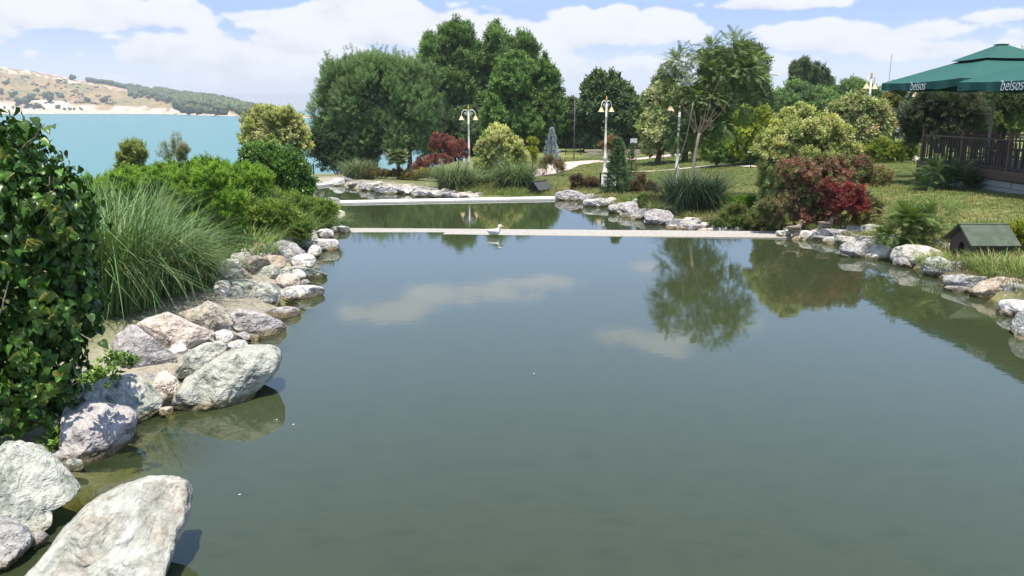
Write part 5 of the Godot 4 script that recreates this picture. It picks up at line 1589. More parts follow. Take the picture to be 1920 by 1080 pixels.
		["g", "large flat grey rock, seventeenth along the near pond's right bank, from the weir", "rocks on the near pond's right bank", Vector3(10.005, 0.105, -16.644), -0.54, -0.19, 0.63, 237, [Vector2(0.750, 0.220)]],
		["k", "pinkish stone tucked behind the eighteenth rock along the near pond's right bank", "rocks on the near pond's right bank", Vector3(11.856, 0.178, -18.112), -0.58, -0.17, 0.12, 239, [Vector2(0.144, 0.079)]],
		["w", "white stone tucked before the eighteenth rock along the near pond's right bank", "rocks on the near pond's right bank", Vector3(11.669, 0.009, -18.275), -0.57, -0.17, 0.08, 240, [Vector2(0.099, 0.053)]],
		["o", "small long orange-brown rock, eighteenth along the near pond's right bank, from the weir", "rocks on the near pond's right bank", Vector3(11.770, 0.079, -18.260), -0.57, -0.17, 0.20, 240, [Vector2(0.234, 0.112)]],
		["g", "grey stone tucked behind the nineteenth rock along the near pond's right bank", "rocks on the near pond's right bank", Vector3(10.677, 0.253, -15.741), -0.60, -0.18, 0.20, 242, [Vector2(0.236, 0.172)]],
		["k", "pinkish stone tucked before the nineteenth rock along the near pond's right bank", "rocks on the near pond's right bank", Vector3(10.000, 0.055, -15.427), -0.58, -0.20, 0.13, 243, [Vector2(0.158, 0.113)]],
		["g", "squat grey rock, nineteenth along the near pond's right bank, from the weir", "rocks on the near pond's right bank", Vector3(10.217, 0.167, -15.489), -0.58, -0.19, 0.31, 243, [Vector2(0.374, 0.231)]],
		["c", "cream stone tucked behind the twentieth rock along the near pond's right bank", "rocks on the near pond's right bank", Vector3(9.986, 0.208, -14.569), -0.60, -0.20, 0.22, 245, [Vector2(0.260, 0.132)]],
		["g", "grey stone tucked before the twentieth rock along the near pond's right bank", "rocks on the near pond's right bank", Vector3(9.372, 0.026, -14.443), -0.58, -0.22, 0.15, 246, [Vector2(0.175, 0.088)]],
		["w", "flat white rock, twentieth along the near pond's right bank, from the weir", "rocks on the near pond's right bank", Vector3(9.623, 0.108, -14.519), -0.59, -0.21, 0.35, 246, [Vector2(0.415, 0.181)]],
		["n", "grey-green stone tucked behind the twenty-first rock along the near pond's right bank", "rocks on the near pond's right bank", Vector3(10.068, 0.156, -17.262), -0.53, -0.18, 0.14, 248, [Vector2(0.164, 0.059)]],
		["c", "cream stone tucked before the twenty-first rock along the near pond's right bank", "rocks on the near pond's right bank", Vector3(9.873, -0.007, -17.519), -0.51, -0.19, 0.09, 249, [Vector2(0.113, 0.040)]],
		["k", "small flat pinkish rock, twenty-first along the near pond's right bank, from the weir", "rocks on the near pond's right bank", Vector3(10.004, 0.047, -17.517), -0.52, -0.18, 0.22, 249, [Vector2(0.268, 0.086)]],
		["n", "grey-green stone tucked behind the twenty-second rock along the near pond's right bank", "rocks on the near pond's right bank", Vector3(9.682, 0.272, -13.375), -0.63, -0.21, 0.26, 251, [Vector2(0.308, 0.210)]],
		["n", "grey-green stone tucked before the twenty-second rock along the near pond's right bank", "rocks on the near pond's right bank", Vector3(8.766, 0.065, -12.940), -0.60, -0.23, 0.17, 252, [Vector2(0.204, 0.136)]],
		["g", "squat grey rock, twenty-second along the near pond's right bank, from the weir", "rocks on the near pond's right bank", Vector3(9.076, 0.183, -13.058), -0.61, -0.22, 0.41, 252, [Vector2(0.483, 0.279)]],
		["p", "purple-grey stone tucked behind the twenty-third rock along the near pond's right bank", "rocks on the near pond's right bank", Vector3(10.549, 0.276, -13.929), -0.65, -0.20, 0.29, 254, [Vector2(0.341, 0.218)]],
		["n", "grey-green stone tucked before the twenty-third rock along the near pond's right bank", "rocks on the near pond's right bank", Vector3(9.513, 0.068, -13.440), -0.62, -0.22, 0.19, 255, [Vector2(0.225, 0.141)]],
		["n", "long grey-green rock, twenty-third along the near pond's right bank, from the weir", "rocks on the near pond's right bank", Vector3(9.864, 0.188, -13.575), -0.63, -0.21, 0.45, 255, [Vector2(0.533, 0.289)]]]
	for t in table:
		var where := Transform3D(Basis(Vector3.UP, t[4]) * Basis(Vector3.RIGHT, t[5]), t[3])
		var mesh := stained(rock_mesh(t[8], t[6], t[7]), where, 0.0 if t[3].z > -25.5 else (-0.44 if t[3].z > -38.5 else -0.9))
		var o := part("boulder" if t[6] > 0.3 else "rock", mesh, mats["stone_" + t[0]])
		o.transform = where
		tag(o, t[1], "rock", "rocks on the left bank" if t[2] == "left" else t[2])


# ---------------------------------------------------------------- hutches, lamps, furniture

func make_hutches() -> void:
	hutch(Vector3(11.2, 0.34, -18.6), 1.0, PI * 0.5, 1.2, 1.02, 0.36, 0.42, mats.shingle, true, "low wooden duck hutch with green shingle roof and arched doorway on the right bank")
	var p := on_ground(8.83, -24.60)
	hutch(p, 0.9, 0.9, 0.85, 0.8, 0.36, 0.34, mats.dark_shingle, false, "small dark duck hutch under the red maple beside the weir's end")
	p = on_ground(1.47, -41.50)
	hutch(p, 0.8, 0.75, 0.85, 0.95, 0.2, 0.42, mats.dark_shingle, false, "tiny dark duck hutch beside the far weir's end, before the grass clump")


func hutch(at: Vector3, scale: float, turn: float, width: float, length: float, wall: float, rise: float, roof: Material, fine: bool, label: String) -> void:
	# the gable looks along +z of the hutch before turning by -turn
	var h := thing("duck_hutch", label, "duck house", at, "duck hutches on the banks")
	h.rotation.y = -turn
	var w := width * 0.5
	var arch := [Vector2(-0.13, 0.06), Vector2(0.13, 0.06)]
	for i in 9:
		var a := PI * i / 8.0
		arch.append(Vector2(cos(a) * 0.13, 0.25 + sin(a) * 0.13))
	var front := CSGPolygon3D.new()
	front.name = "front_wall"
	front.polygon = PackedVector2Array([Vector2(-w * 0.84, -0.2), Vector2(w * 0.84, -0.2), Vector2(w * 0.84, wall), Vector2(0, wall + rise * 0.86), Vector2(-w * 0.84, wall)])
	front.depth = 0.04
	front.material = mats.hutch_wood
	var hole := CSGPolygon3D.new()
	hole.name = "doorway"
	hole.operation = CSGShape3D.OPERATION_SUBTRACTION
	hole.polygon = PackedVector2Array(arch)
	hole.depth = 0.2
	hole.position.z = 0.08
	hole.material = mats.dark_wood
	front.add_child(hole)
	front.position = Vector3(0, 0, length * 0.5 - 0.04)
	h.add_child(front)
	for s in [-1, 1]:
		for k in 2:
			part("side_board", box_mesh(Vector3(0.03, (wall + 0.2) * 0.5 - 0.006, length - 0.1), 0.006), mats.hutch_wood, h, Vector3(s * (w * 0.84 - 0.016), -0.2 + (wall + 0.2) * (k * 0.5 + 0.25), -0.02))
	part("back_wall", box_mesh(Vector3(width * 0.8, wall + 0.2, 0.03)), mats.dark_wood, h, Vector3(0, (wall - 0.2) * 0.5, -length * 0.5 + 0.05))
	var slope := Vector2(w, rise).length()
	var tilt := atan2(rise, w)
	for s in [-1, 1]:
		var turnb := Basis(Vector3.BACK, -s * tilt)
		var mid := Vector3(s * w * 0.5, wall + rise * 0.5 + 0.01, 0.02)
		var o := part("roof_slope", box_mesh(Vector3(slope + 0.03, 0.03, length + 0.14), 0.006), roof, h)
		o.transform = Transform3D(turnb, mid)
		if fine:
			var tile := box_mesh(Vector3(0.16, 0.012, 0.15), 0.003)
			for row in 5:
				for k in 8:
					var u := (row + 0.5) / 5.0 - 0.5
					var sh := part("shingle", tile, roof if rng.randf() < 0.6 else mats.pale_shingle, h)
					var lift := 0.024 + rng.randf_range(0, 0.004)
					sh.transform = Transform3D(turnb * Basis(Vector3.BACK, -s * 0.05), mid + turnb * Vector3(s * u * slope, lift, (k - 3.5) * 0.151 * (length + 0.12) / 1.2))
	var ridge := part("ridge_cap", box_mesh(Vector3(0.11, 0.025, length + 0.16), 0.01), roof, h, Vector3(0, wall + rise + 0.028, 0.02))


func make_lamps() -> void:
	# [x, z, height of the finial, turn, label]
	var spots := [
		[-3.23, -60.00, 4.07, 0.0, "white two-armed park lamp with amber bells standing before the dark trees"],
		[7.08, -60.70, 4.77, 0.75, "white two-armed park lamp on the open lawn behind the small conifer"],
		[10.36, -50.00, 4.86, 0.15, "white two-armed park lamp half hidden by the tall feathery tree"],
		[28.18, -64.00, 6.69, 0.7, "white two-armed park lamp seen beside the parasol's outer corner"],
		[28.80, -57.00, 5.80, 0.2, "white two-armed park lamp seen under the far parasol"]]
	for s in spots:
		var at := on_ground(s[0], s[1], 0.05)
		lamp(at, 3.95, s[3], s[4], (s[2] - at.y) / 3.95)


func lamp(at: Vector3, tall: float, turn: float, label: String, scale: float) -> void:
	var o := thing("street_lamp", label, "street lamp", at, "white park lamps")
	o.scale = Vector3.ONE * scale
	o.rotation.y = turn
	var st := start()
	var k := tall - 0.25
	lathe(st, Vector3.ZERO, [Vector2(0.14, 0), Vector2(0.14, 0.1), Vector2(0.09, 0.16), Vector2(0.085, 0.75), Vector2(0.11, 0.8), Vector2(0.07, 0.88), Vector2(0.058, 1.5), Vector2(0.075, 1.53), Vector2(0.055, 1.57), Vector2(0.048, k * 0.78), Vector2(0.065, k * 0.79), Vector2(0.045, k * 0.8), Vector2(0.045, k), Vector2(0.0, k)])
	part("post", done(st, true), mats.white_paint, o)
	st = start()
	lathe(st, Vector3.ZERO, [Vector2(0.05, k), Vector2(0.07, k + 0.03), Vector2(0.03, k + 0.07), Vector2(0.06, k + 0.13), Vector2(0.02, k + 0.2), Vector2(0.0, k + 0.27)], 10)
	part("finial", done(st, true), mats.gold_paint, o)
	for band in [0.62, 0.42]:
		st = start()
		lathe(st, Vector3.ZERO, [Vector2(0.056, k * band), Vector2(0.062, k * band + 0.02), Vector2(0.056, k * band + 0.04)], 12)
		part("gold_band", done(st, true), mats.gold_paint, o)
	for s in [-1, 1]:
		var pts := []
		for i in 15:
			var a := PI * 1.02 * i / 14.0
			pts.append(Vector3(s * (0.21 - 0.19 * cos(a)), k - 0.30 + 0.26 * sin(a) + 0.1 * (1.0 - i / 14.0), 0))
		st = start()
		tube(st, pts, 0.022, 0.018, 8)
		var arm := part("arm", done(st, true), mats.white_paint, o)
		pts = []
		for i in 16:
			var a := TAU * 0.85 * i / 15.0
			var r := 0.09 * (1.0 - 0.55 * i / 15.0)
			pts.append(Vector3(s * (0.15 + r * cos(a)), k - 0.22 + r * sin(a), 0))
		st = start()
		tube(st, pts, 0.014, 0.012, 6)
		part("scroll", done(st, true), mats.white_paint, arm)
		var end := Vector3(s * 0.40, k - 0.305, 0)
		st = start()
		lathe(st, end, [Vector2(0.0, 0.02), Vector2(0.03, 0.02), Vector2(0.035, -0.03), Vector2(0.0, -0.03)], 10)
		part("socket", done(st, true), mats.gold_paint, o)
		st = start()
		lathe(st, end, [Vector2(0.165, -0.235), Vector2(0.15, -0.215), Vector2(0.115, -0.16), Vector2(0.085, -0.09), Vector2(0.055, -0.035), Vector2(0.03, -0.02)], 14)
		part("bell_shade", done(st, true), mats.amber_glass, o)
		st = start()
		lathe(st, end, [Vector2(0.0, -0.2), Vector2(0.05, -0.17), Vector2(0.055, -0.12), Vector2(0.02, -0.05), Vector2(0.0, -0.03)], 10)
		part("bulb", done(st, true), mats.sign_white, o)


func make_park_furniture() -> void:
	# notice board behind the small conifer: two dark posts and a white tilted panel
	var b := thing("notice_board", "white notice board on two dark posts behind the small conifer", "notice board", on_ground(5.00, -40.00))
	b.scale = Vector3.ONE * 1.2
	for s in [-1, 1]:
		part("post", box_mesh(Vector3(0.06, 0.86, 0.06), 0.01), mats.dark_metal, b, Vector3(s * 0.45, 0.4, 0))
	var panel := part("panel", box_mesh(Vector3(0.82, 0.5, 0.03), 0.006), mats.sign_white, b, Vector3(0, 0.5, 0))
	panel.rotation.x = -0.25
	var s1 := thing("small_sign", "small white square sign on a thin post before the dark trees", "sign", on_ground(10.92, -72.00))
	s1.scale = Vector3(1.4, 1.0, 1.4)
	part("post", box_mesh(Vector3(0.05, 2.0, 0.05)), mats.dark_metal, s1, Vector3(0, 1.0, 0))
	part("plate", box_mesh(Vector3(0.44, 0.4, 0.02), 0.004), mats.sign_white, s1, Vector3(0, 1.95, 0.036))
	var s2 := thing("label_post", "small pale plate on a dark post under the yellow-green tree", "sign", on_ground(17.06, -57.00))
	s2.scale = Vector3.ONE * 1.3
	part("post", box_mesh(Vector3(0.04, 0.85, 0.04)), mats.dark_metal, s2, Vector3(0, 0.42, 0))
	part("plate", box_mesh(Vector3(0.42, 0.02, 0.26), 0.004), mats.sign_white, s2, Vector3(0, 0.87, 0))
	var s3 := thing("pale_board", "pale board seen between the grey-green tree and the yellow shrubs", "sign", on_ground(30.88, -64.00))
	s3.scale = Vector3.ONE * 1.4
	part("post", box_mesh(Vector3(0.06, 1.4, 0.06)), mats.grey_metal, s3, Vector3(0, 0.7, 0))
	part("plate", box_mesh(Vector3(0.55, 0.42, 0.03), 0.005), mats.sign_white, s3, Vector3(0, 1.5, 0))
	# low stone wall and dark mesh fence along the far side of the lawn
	var w := thing("low_wall", "low beige stone wall behind the lawn, under the dark trees", "wall", on_ground(12.06, -82.00))
	for row in 3:
		for k in 26:
			var len := 0.62
			var st := box_mesh(Vector3(len - 0.02, 0.19, 0.3), 0.02)
			var o := part("block", st, mats.wall_stone, w, Vector3((k - 7) * len + (0.3 if row % 2 else 0.0), 0.08 + row * 0.2, rng.randf_range(-0.015, 0.015)))
			if k == 0 and row == 0:
				st.resource_name = "block"
	part("core", box_mesh(Vector3(16.0, 0.56, 0.22)), mats.wall_stone, w, Vector3(3.6, 0.22, -0.03))
	var f := thing("mesh_fence", "dark mesh fence with posts along the back of the lawn", "fence", on_ground(5.68, -85.00))
	for k in 15:
		part("fence_post", box_mesh(Vector3(0.07, 1.7, 0.07)), mats.dark_metal, f, Vector3(k * 1.6, 0.85, 0))
	var st2 := start()
	for k in 60:
		box(st2, Vector3(11.2, 0.1 + k * 0.026, 0), Vector3(22.4, 0.008, 0.008))
	for k in 300:
		box(st2, Vector3(k * 0.075, 0.85, 0.006), Vector3(0.008, 1.6, 0.008))
	var net := part("mesh", done(st2), mats.dark_metal, f)
	net.set_meta("kind", "stuff")
	var hut := thing("red_shed", "red-brown boarded shed wall glimpsed behind the low stone wall", "shed", on_ground(14.79, -90.00))
	for k in 12:
		part("board", box_mesh(Vector3(0.17, 1.5, 0.04), 0.006), mats.hut_red, hut, Vector3((k - 5.5) * 0.178, 0.75, 0.02 + rng.randf_range(-0.004, 0.004)))
	part("body", box_mesh(Vector3(2.1, 1.5, 1.6)), mats.hut_red, hut, Vector3(0, 0.74, -0.82))
	part("roof", box_mesh(Vector3(2.4, 0.06, 2.0), 0.01), mats.dark_shingle, hut, Vector3(0, 1.54, -0.8))
	# wooden posts by the lake side
	for p in [[-12.54, -28.00, "nearer dark wooden post rising from the bright green shrubs by the lake"], [-11.85, -31.00, "farther dark wooden post just above the bright green shrubs"], [-22.93, -92.00, "thin dark post at the lake's edge beside the big round tree"]]:
		var g := on_ground(p[0], p[1])
		var o := part("wooden_post", box_mesh(Vector3(0.12, 1.9, 0.12), 0.015), mats.dark_metal, self, g + Vector3(0, 0.7, 0))
		o.rotation.y = 0.4
		tag(o, p[2], "post", "posts by the lake")
	# small white bollard pipe near the red maples, by the path
	var pipe := start()
	tube(pipe, [Vector3.ZERO, Vector3(0, 2.0, 0)], 0.07, 0.07, 10)
	var pp := part("white_pipe", done(pipe, true), mats.white_paint, self, on_ground(-3.71, -62.00))
	tag(pp, "short thin white pipe standing behind the leftmost park lamp", "pipe")
	# thin grey pole before the big trees
	for q in [[5.97, -77.00, 5.6, "slim grey utility pole among the trees left of the lawn lamp"], [12.34, -54.00, 5.6, "slim white pole rising behind the tall feathery tree"], [44.85, -97.00, 10.0, "thin grey mast standing high beside the far parasol"]]:
		var ps := start()
		tube(ps, [Vector3.ZERO, Vector3(0, q[2], 0)], 0.05, 0.03, 8)
		var g := on_ground(q[0], q[1])
		var o := part("pole", done(ps, true), mats.grey_metal, self, g)
		tag(o, q[3], "pole", "thin poles in the park")
	# wooden frame under the red maple
	var fr := thing("log_frame", "little dark wooden frame of two posts and a bar beside the red maple", "frame", on_ground(9.02, -25.60))
	for s in [-1, 1]:
		part("post", box_mesh(Vector3(0.08, 1.0, 0.08), 0.01), mats.dark_wood, fr, Vector3(s * 0.22, 0.4, 0))
	part("bar", box_mesh(Vector3(0.56, 0.06, 0.07), 0.01), mats.dark_wood, fr, Vector3(0, 0.83, 0.02))



func make_flotsam() -> void:
	# small pale feathers and leaves drifting on the near pond
	var spots := [[Vector3(-2.96, 0.00, -9.31), "pale feather floating nearest the big pale boulder"], [Vector3(-2.71, 0.00, -9.13), "pale feather floating second from the big pale boulder"], [Vector3(-2.74, 0.00, -7.33), "tiny pale feather floating off the nearest tilted boulder's tip"], [Vector3(0.31, 0.00, -11.07), "tiny leaf floating alone in the middle of the near pond"]]
	for s in spots:
		var st := start()
		st.set_smooth_group(1)
		var last: Array = []
		for i in 6:
			var t := i / 5.0
			var w := 0.011 * sin(t * PI) + 0.001
			var row := [Vector3(t * 0.05, 0.003 + 0.006 * sin(t * 2.5), -w), Vector3(t * 0.05, 0.001 + 0.006 * sin(t * 2.5), 0), Vector3(t * 0.05, 0.003 + 0.006 * sin(t * 2.5), w)]
			if last:
				for k in 2:
					quad(st, last[k], last[k + 1], row[k + 1], row[k])
			last = row
		var o := part("floating_feather", done(st), mats.feather_white, self, s[0])
		o.rotation.y = rng.randf() * TAU
		o.scale = Vector3.ONE * 0.6
		tag(o, s[1], "feather", "flotsam on the near pond")


# ---------------------------------------------------------------- plants

func leaf_tris(st: SurfaceTool, at: Vector3, along: Vector3, across: Vector3, length: float, width: float, tone: float, fold := 0.25) -> void:
	var up := along.cross(across).normalized()
	st.set_smooth_group(-1)
	st.set_color(Color(tone, tone, tone))
	var tip := at + along * length - up * length * 0.12
	var mid := at + along * length * 0.45
	var l := mid + across * width * 0.5 + up * width * fold
	var r := mid - across * width * 0.5 + up * width * fold
	for v in [at, l, tip, at, tip, r]:
		st.add_vertex(v)


func spray(kind: String, seed: int) -> ArrayMesh:
	# a twig of unit length along +y
	var r := RandomNumberGenerator.new()
	r.seed = seed
	var st := start()
	if kind == "pinnate":
		# one drooping frond with paired leaflets
		for i in 13:
			var t := (i + 1.8) / 14.5
			var at := Vector3(0, t * (1.0 - 0.12 * t), -0.38 * t * t)
			for s in [-1, 1]:
				var along := Vector3(s, 0.45, -0.28 - 0.25 * t).normalized()
				leaf_tris(st, at, along, along.cross(Vector3(0, 0.3, 1)).normalized(), 0.20 * (1.0 - 0.6 * absf(t - 0.45)), 0.042, r.randf_range(0.8, 1.2), 0.15)
		var a := Vector3(0, 0, 0)
		for i in 6:
			var t := (i + 1) / 6.0
			var b := Vector3(0, t * (1.0 - 0.12 * t), -0.38 * t * t)
			st.set_color(Color(1.4, 1.1, 0.8))
			quad(st, a + Vector3(0.008, 0, 0), b + Vector3(0.008, 0, 0), b - Vector3(0.008, 0, 0), a - Vector3(0.008, 0, 0))
			a = b
		return done(st)
	if kind == "needle":
		for i in 34:
			var t := r.randf()
			var a := r.randf() * TAU
			var along := Vector3(cos(a), 0.75, sin(a)).normalized()
			leaf_tris(st, Vector3(0, t * 0.9, 0), along, along.cross(Vector3(0.3, 1, 0.2)).normalized(), 0.28, 0.05, r.randf_range(0.75, 1.25), 0.0)
		return done(st)
	if kind == "palm":
		for i in 22:
			var a := lerpf(-2.3, 2.3, i / 21.0)
			var along := Vector3(sin(a), cos(a), -0.25).normalized()
			leaf_tris(st, Vector3(0, 0.45, 0), along, along.cross(Vector3.BACK).normalized(), 0.6, 0.06, r.randf_range(0.8, 1.2), 0.3)
		st.set_color(Color(0.9, 0.9, 0.7))
		quad(st, Vector3(-0.012, 0, 0), Vector3(0.012, 0, 0), Vector3(0.012, 0.46, 0), Vector3(-0.012, 0.46, 0))
		return done(st)
	var spec: Array = {"ovate": [12, 0.36, 0.19], "fine": [18, 0.30, 0.085], "broad": [8, 0.46, 0.34], "small": [16, 0.25, 0.14], "maple": [10, 0.36, 0.13], "lance": [13, 0.42, 0.13]}[kind]
	for i in int(spec[0]):
		var t: float = (i + 0.6) / spec[0]
		var a := i * 2.4 + r.randf_range(-0.5, 0.5)
		var side := Vector3(cos(a), 0, sin(a))
		var along := (side * r.randf_range(0.6, 1.0) + Vector3(0, r.randf_range(0.1, 0.9), 0)).normalized()
		var across := along.cross(Vector3.UP + side * r.randf_range(-0.6, 0.6)).normalized()
		var tone := r.randf_range(0.78, 1.22)
		var at := Vector3(0, t * 0.85, 0) + side * 0.02
		var k := r.randf_range(0.8, 1.15)
		leaf_tris(st, at, along, across, spec[1] * k, spec[2] * k, tone)
		if kind == "maple":
			for s in [-1, 1]:
				var b := along.rotated(along.cross(across).normalized(), s * 0.85)
				leaf_tris(st, at + along * 0.06, b, across, spec[1] * k * 0.75, spec[2] * k, tone)
	return done(st)


var sprays := {}


func crown(parent: Node3D, called: String, lobes: Array, o: Dictionary, seed: int) -> MultiMeshInstance3D:
	# twigs gathered in clumps over the outside of each lobe, with gaps between the clumps
	var r := RandomNumberGenerator.new()
	r.seed = seed * 31 + 5
	var kind: String = o.get("kind", "ovate")
	if not sprays.has(kind):
		sprays[kind] = spray(kind, 3)
	var count: int = o.count
	var mm := MultiMesh.new()
	mm.transform_format = MultiMesh.TRANSFORM_3D
	mm.use_colors = true
	mm.mesh = sprays[kind]
	mm.instance_count = count
	var cols: Array = o.cols
	var clumps := []
	var sum := 0.0
	for l in lobes:
		var s: Vector3 = l[1]
		var mean := (s.x + s.y + s.z) / 3.0
		var n := clampi(int(o.get("clumps", 16)), 5, 60)
		for i in n:
			var d := any_with(r)
			if d.y < -0.35 and r.randf() < 0.5:
				d.y = -d.y
			var size: float = mean * r.randf_range(0.22, 0.42) * o.get("clump_size", 1.0)
			sum += size * size
			clumps.append([l[0] + d * s * r.randf_range(0.66, 0.92), size, r.randf_range(0.8, 1.22), sum, l, cols[r.randi() % cols.size()]])
	for i in count:
		var pick := r.randf() * sum
		var lo := 0
		var hi := clumps.size() - 1
		while lo < hi:
			var mid := (lo + hi) / 2
			if clumps[mid][3] < pick:
				lo = mid + 1
			else:
				hi = mid
		var c: Array = clumps[lo]
		var l: Array = c[4]
		var p: Vector3 = c[0] + any_with(r) * c[1] * pow(r.randf(), 0.45)
		if r.randf() < 0.16:
			p = l[0] + any_with(r) * l[1] * r.randf_range(0.2, 0.75)
		var shoot := false
		if r.randf() < o.get("spike", 0.0) and c[0].y > l[0].y:
			# an upright shoot standing out of the clump
			var rise := pow(r.randf(), 0.8)
			var g := Vector3(c[0].x, 0, c[0].z) * 9.0
			p = c[0] + Vector3(sin(g.x * 3.1) * c[1] * 0.4, c[1] * (0.3 + rise * 1.5), sin(g.z * 2.3) * c[1] * 0.4) + any_with(r) * c[1] * 0.32 * (1.0 - rise * 0.8)
			shoot = true
		if p.y < o.get("floor", 0.05):
			p.y = o.get("floor", 0.05) + r.randf() * 0.3
		var out: Vector3 = ((p - l[0]) / l[1]).normalized() * 0.6 + (p - c[0]).normalized() * 0.4
		var axis: Vector3 = (out * o.get("out", 0.8) + Vector3.UP * o.get("up", 0.35) + any_with(r) * o.get("loose", 0.5)).normalized()
		if shoot:
			axis = (Vector3.UP * 1.6 + any_with(r) * 0.7).normalized()
		var size: float = o.size * r.randf_range(0.7, 1.25)
		var side := axis.cross(any_with(r)).normalized()
		if kind == "pinnate" or kind == "palm":
			side = axis.cross(Vector3.UP).normalized()
			if side.length() < 0.5:
				side = Vector3.RIGHT
			side = side.rotated(axis, r.randf_range(-0.5, 0.5))
		var b := Basis(side, axis, side.cross(axis)).scaled_local(Vector3.ONE * size)
		mm.set_instance_transform(i, Transform3D(b, p))
		var col: Color = c[5]
		if r.randf() < o.get("mix", 0.3):
			col = cols[r.randi() % cols.size()]
		var tone: float = c[2] * r.randf_range(0.82, 1.18)
		mm.set_instance_color(i, Color(col.r * tone, col.g * tone, col.b * tone))
	var m := MultiMeshInstance3D.new()
	m.name = called
	m.multimesh = mm
	m.material_override = mats[o.get("mat", "leaf")]
	m.set_meta("kind", "stuff")
	parent.add_child(m, true)
	return m


func any_with(r: RandomNumberGenerator) -> Vector3:
	var y := r.randf_range(-1, 1)
	var a := r.randf() * TAU
	var k := sqrt(1.0 - y * y)
	return Vector3(cos(a) * k, y, sin(a) * k)


func bend(a: Vector3, b: Vector3, bow: float, r: RandomNumberGenerator, n := 6) -> Array:
	var pts := []
	var side := any_with(r) * a.distance_to(b) * bow
	for i in n + 1:
		var t := float(i) / n
		pts.append(a.lerp(b, t) + side * sin(t * PI) + any_with(r) * 0.02 * a.distance_to(b) * (1.0 if i > 0 and i < n else 0.0))
	return pts


func plant(called: String, label: String, category: String, group: String, at: Vector3, lobes: Array, o: Dictionary, seed: int) -> Node3D:
	# lobes are given in the world; at is the foot of the plant on the ground
	var t := thing(called, label, category, at, group)
	var mine := []
	for l in lobes:
		mine.append([l[0] - at, l[1]])
	var r := RandomNumberGenerator.new()
	r.seed = seed
	var bark: Material = mats[o.get("bark", "bark")]
	var thick: float = o.get("trunk", 0.0)
	if thick > 0.0:
		var mid := Vector3.ZERO
		for l in mine:
			mid += l[0] / mine.size()
		var toward: float = o.get("straight", 0.5)
		var fork := Vector3(mid.x * toward, maxf(mid.y * o.get("fork", 0.45), 0.2), mid.z * toward)
		if o.has("stems"):
			for k in int(o.stems):
				var l: Array = mine[k % mine.size()]
				var st := start()
				tube(st, bend(Vector3(r.randf_range(-0.15, 0.15), -0.2, r.randf_range(-0.15, 0.15)), l[0], 0.08, r), thick, thick * 0.4, 7)
				part("stem", done(st, true), bark, t)
		else:
			var st := start()
			tube(st, bend(Vector3(0, -0.25, 0), fork, 0.03, r), thick * 1.15, thick * 0.8, 9, [thick * 1.7, thick * 1.15, thick, thick * 0.95, thick * 0.9, thick * 0.85, thick * 0.8])
			part("trunk", done(st, true), bark, t)
			for l in mine:
				st = start()
				tube(st, bend(fork - Vector3(0, 0.1, 0), l[0] + l[1] * Vector3(0, 0.3, 0), 0.07, r), thick * o.get("limb", 0.62), thick * 0.12, 7)
				part("branch", done(st, true), mats[o.get("limb_bark", o.get("bark", "bark"))], t)
				for k in int(o.get("twigs", 2)):
					st = start()
					var a: Vector3 = fork.lerp(l[0], r.randf_range(0.4, 0.8))
					tube(st, bend(a, l[0] + any_with(r) * l[1] * 0.8, 0.08, r, 4), thick * 0.22, thick * 0.06, 5)
					part("branch", done(st, true), bark, t)
	crown(t, o.get("crown", "crown"), mine, o, seed)
	return t


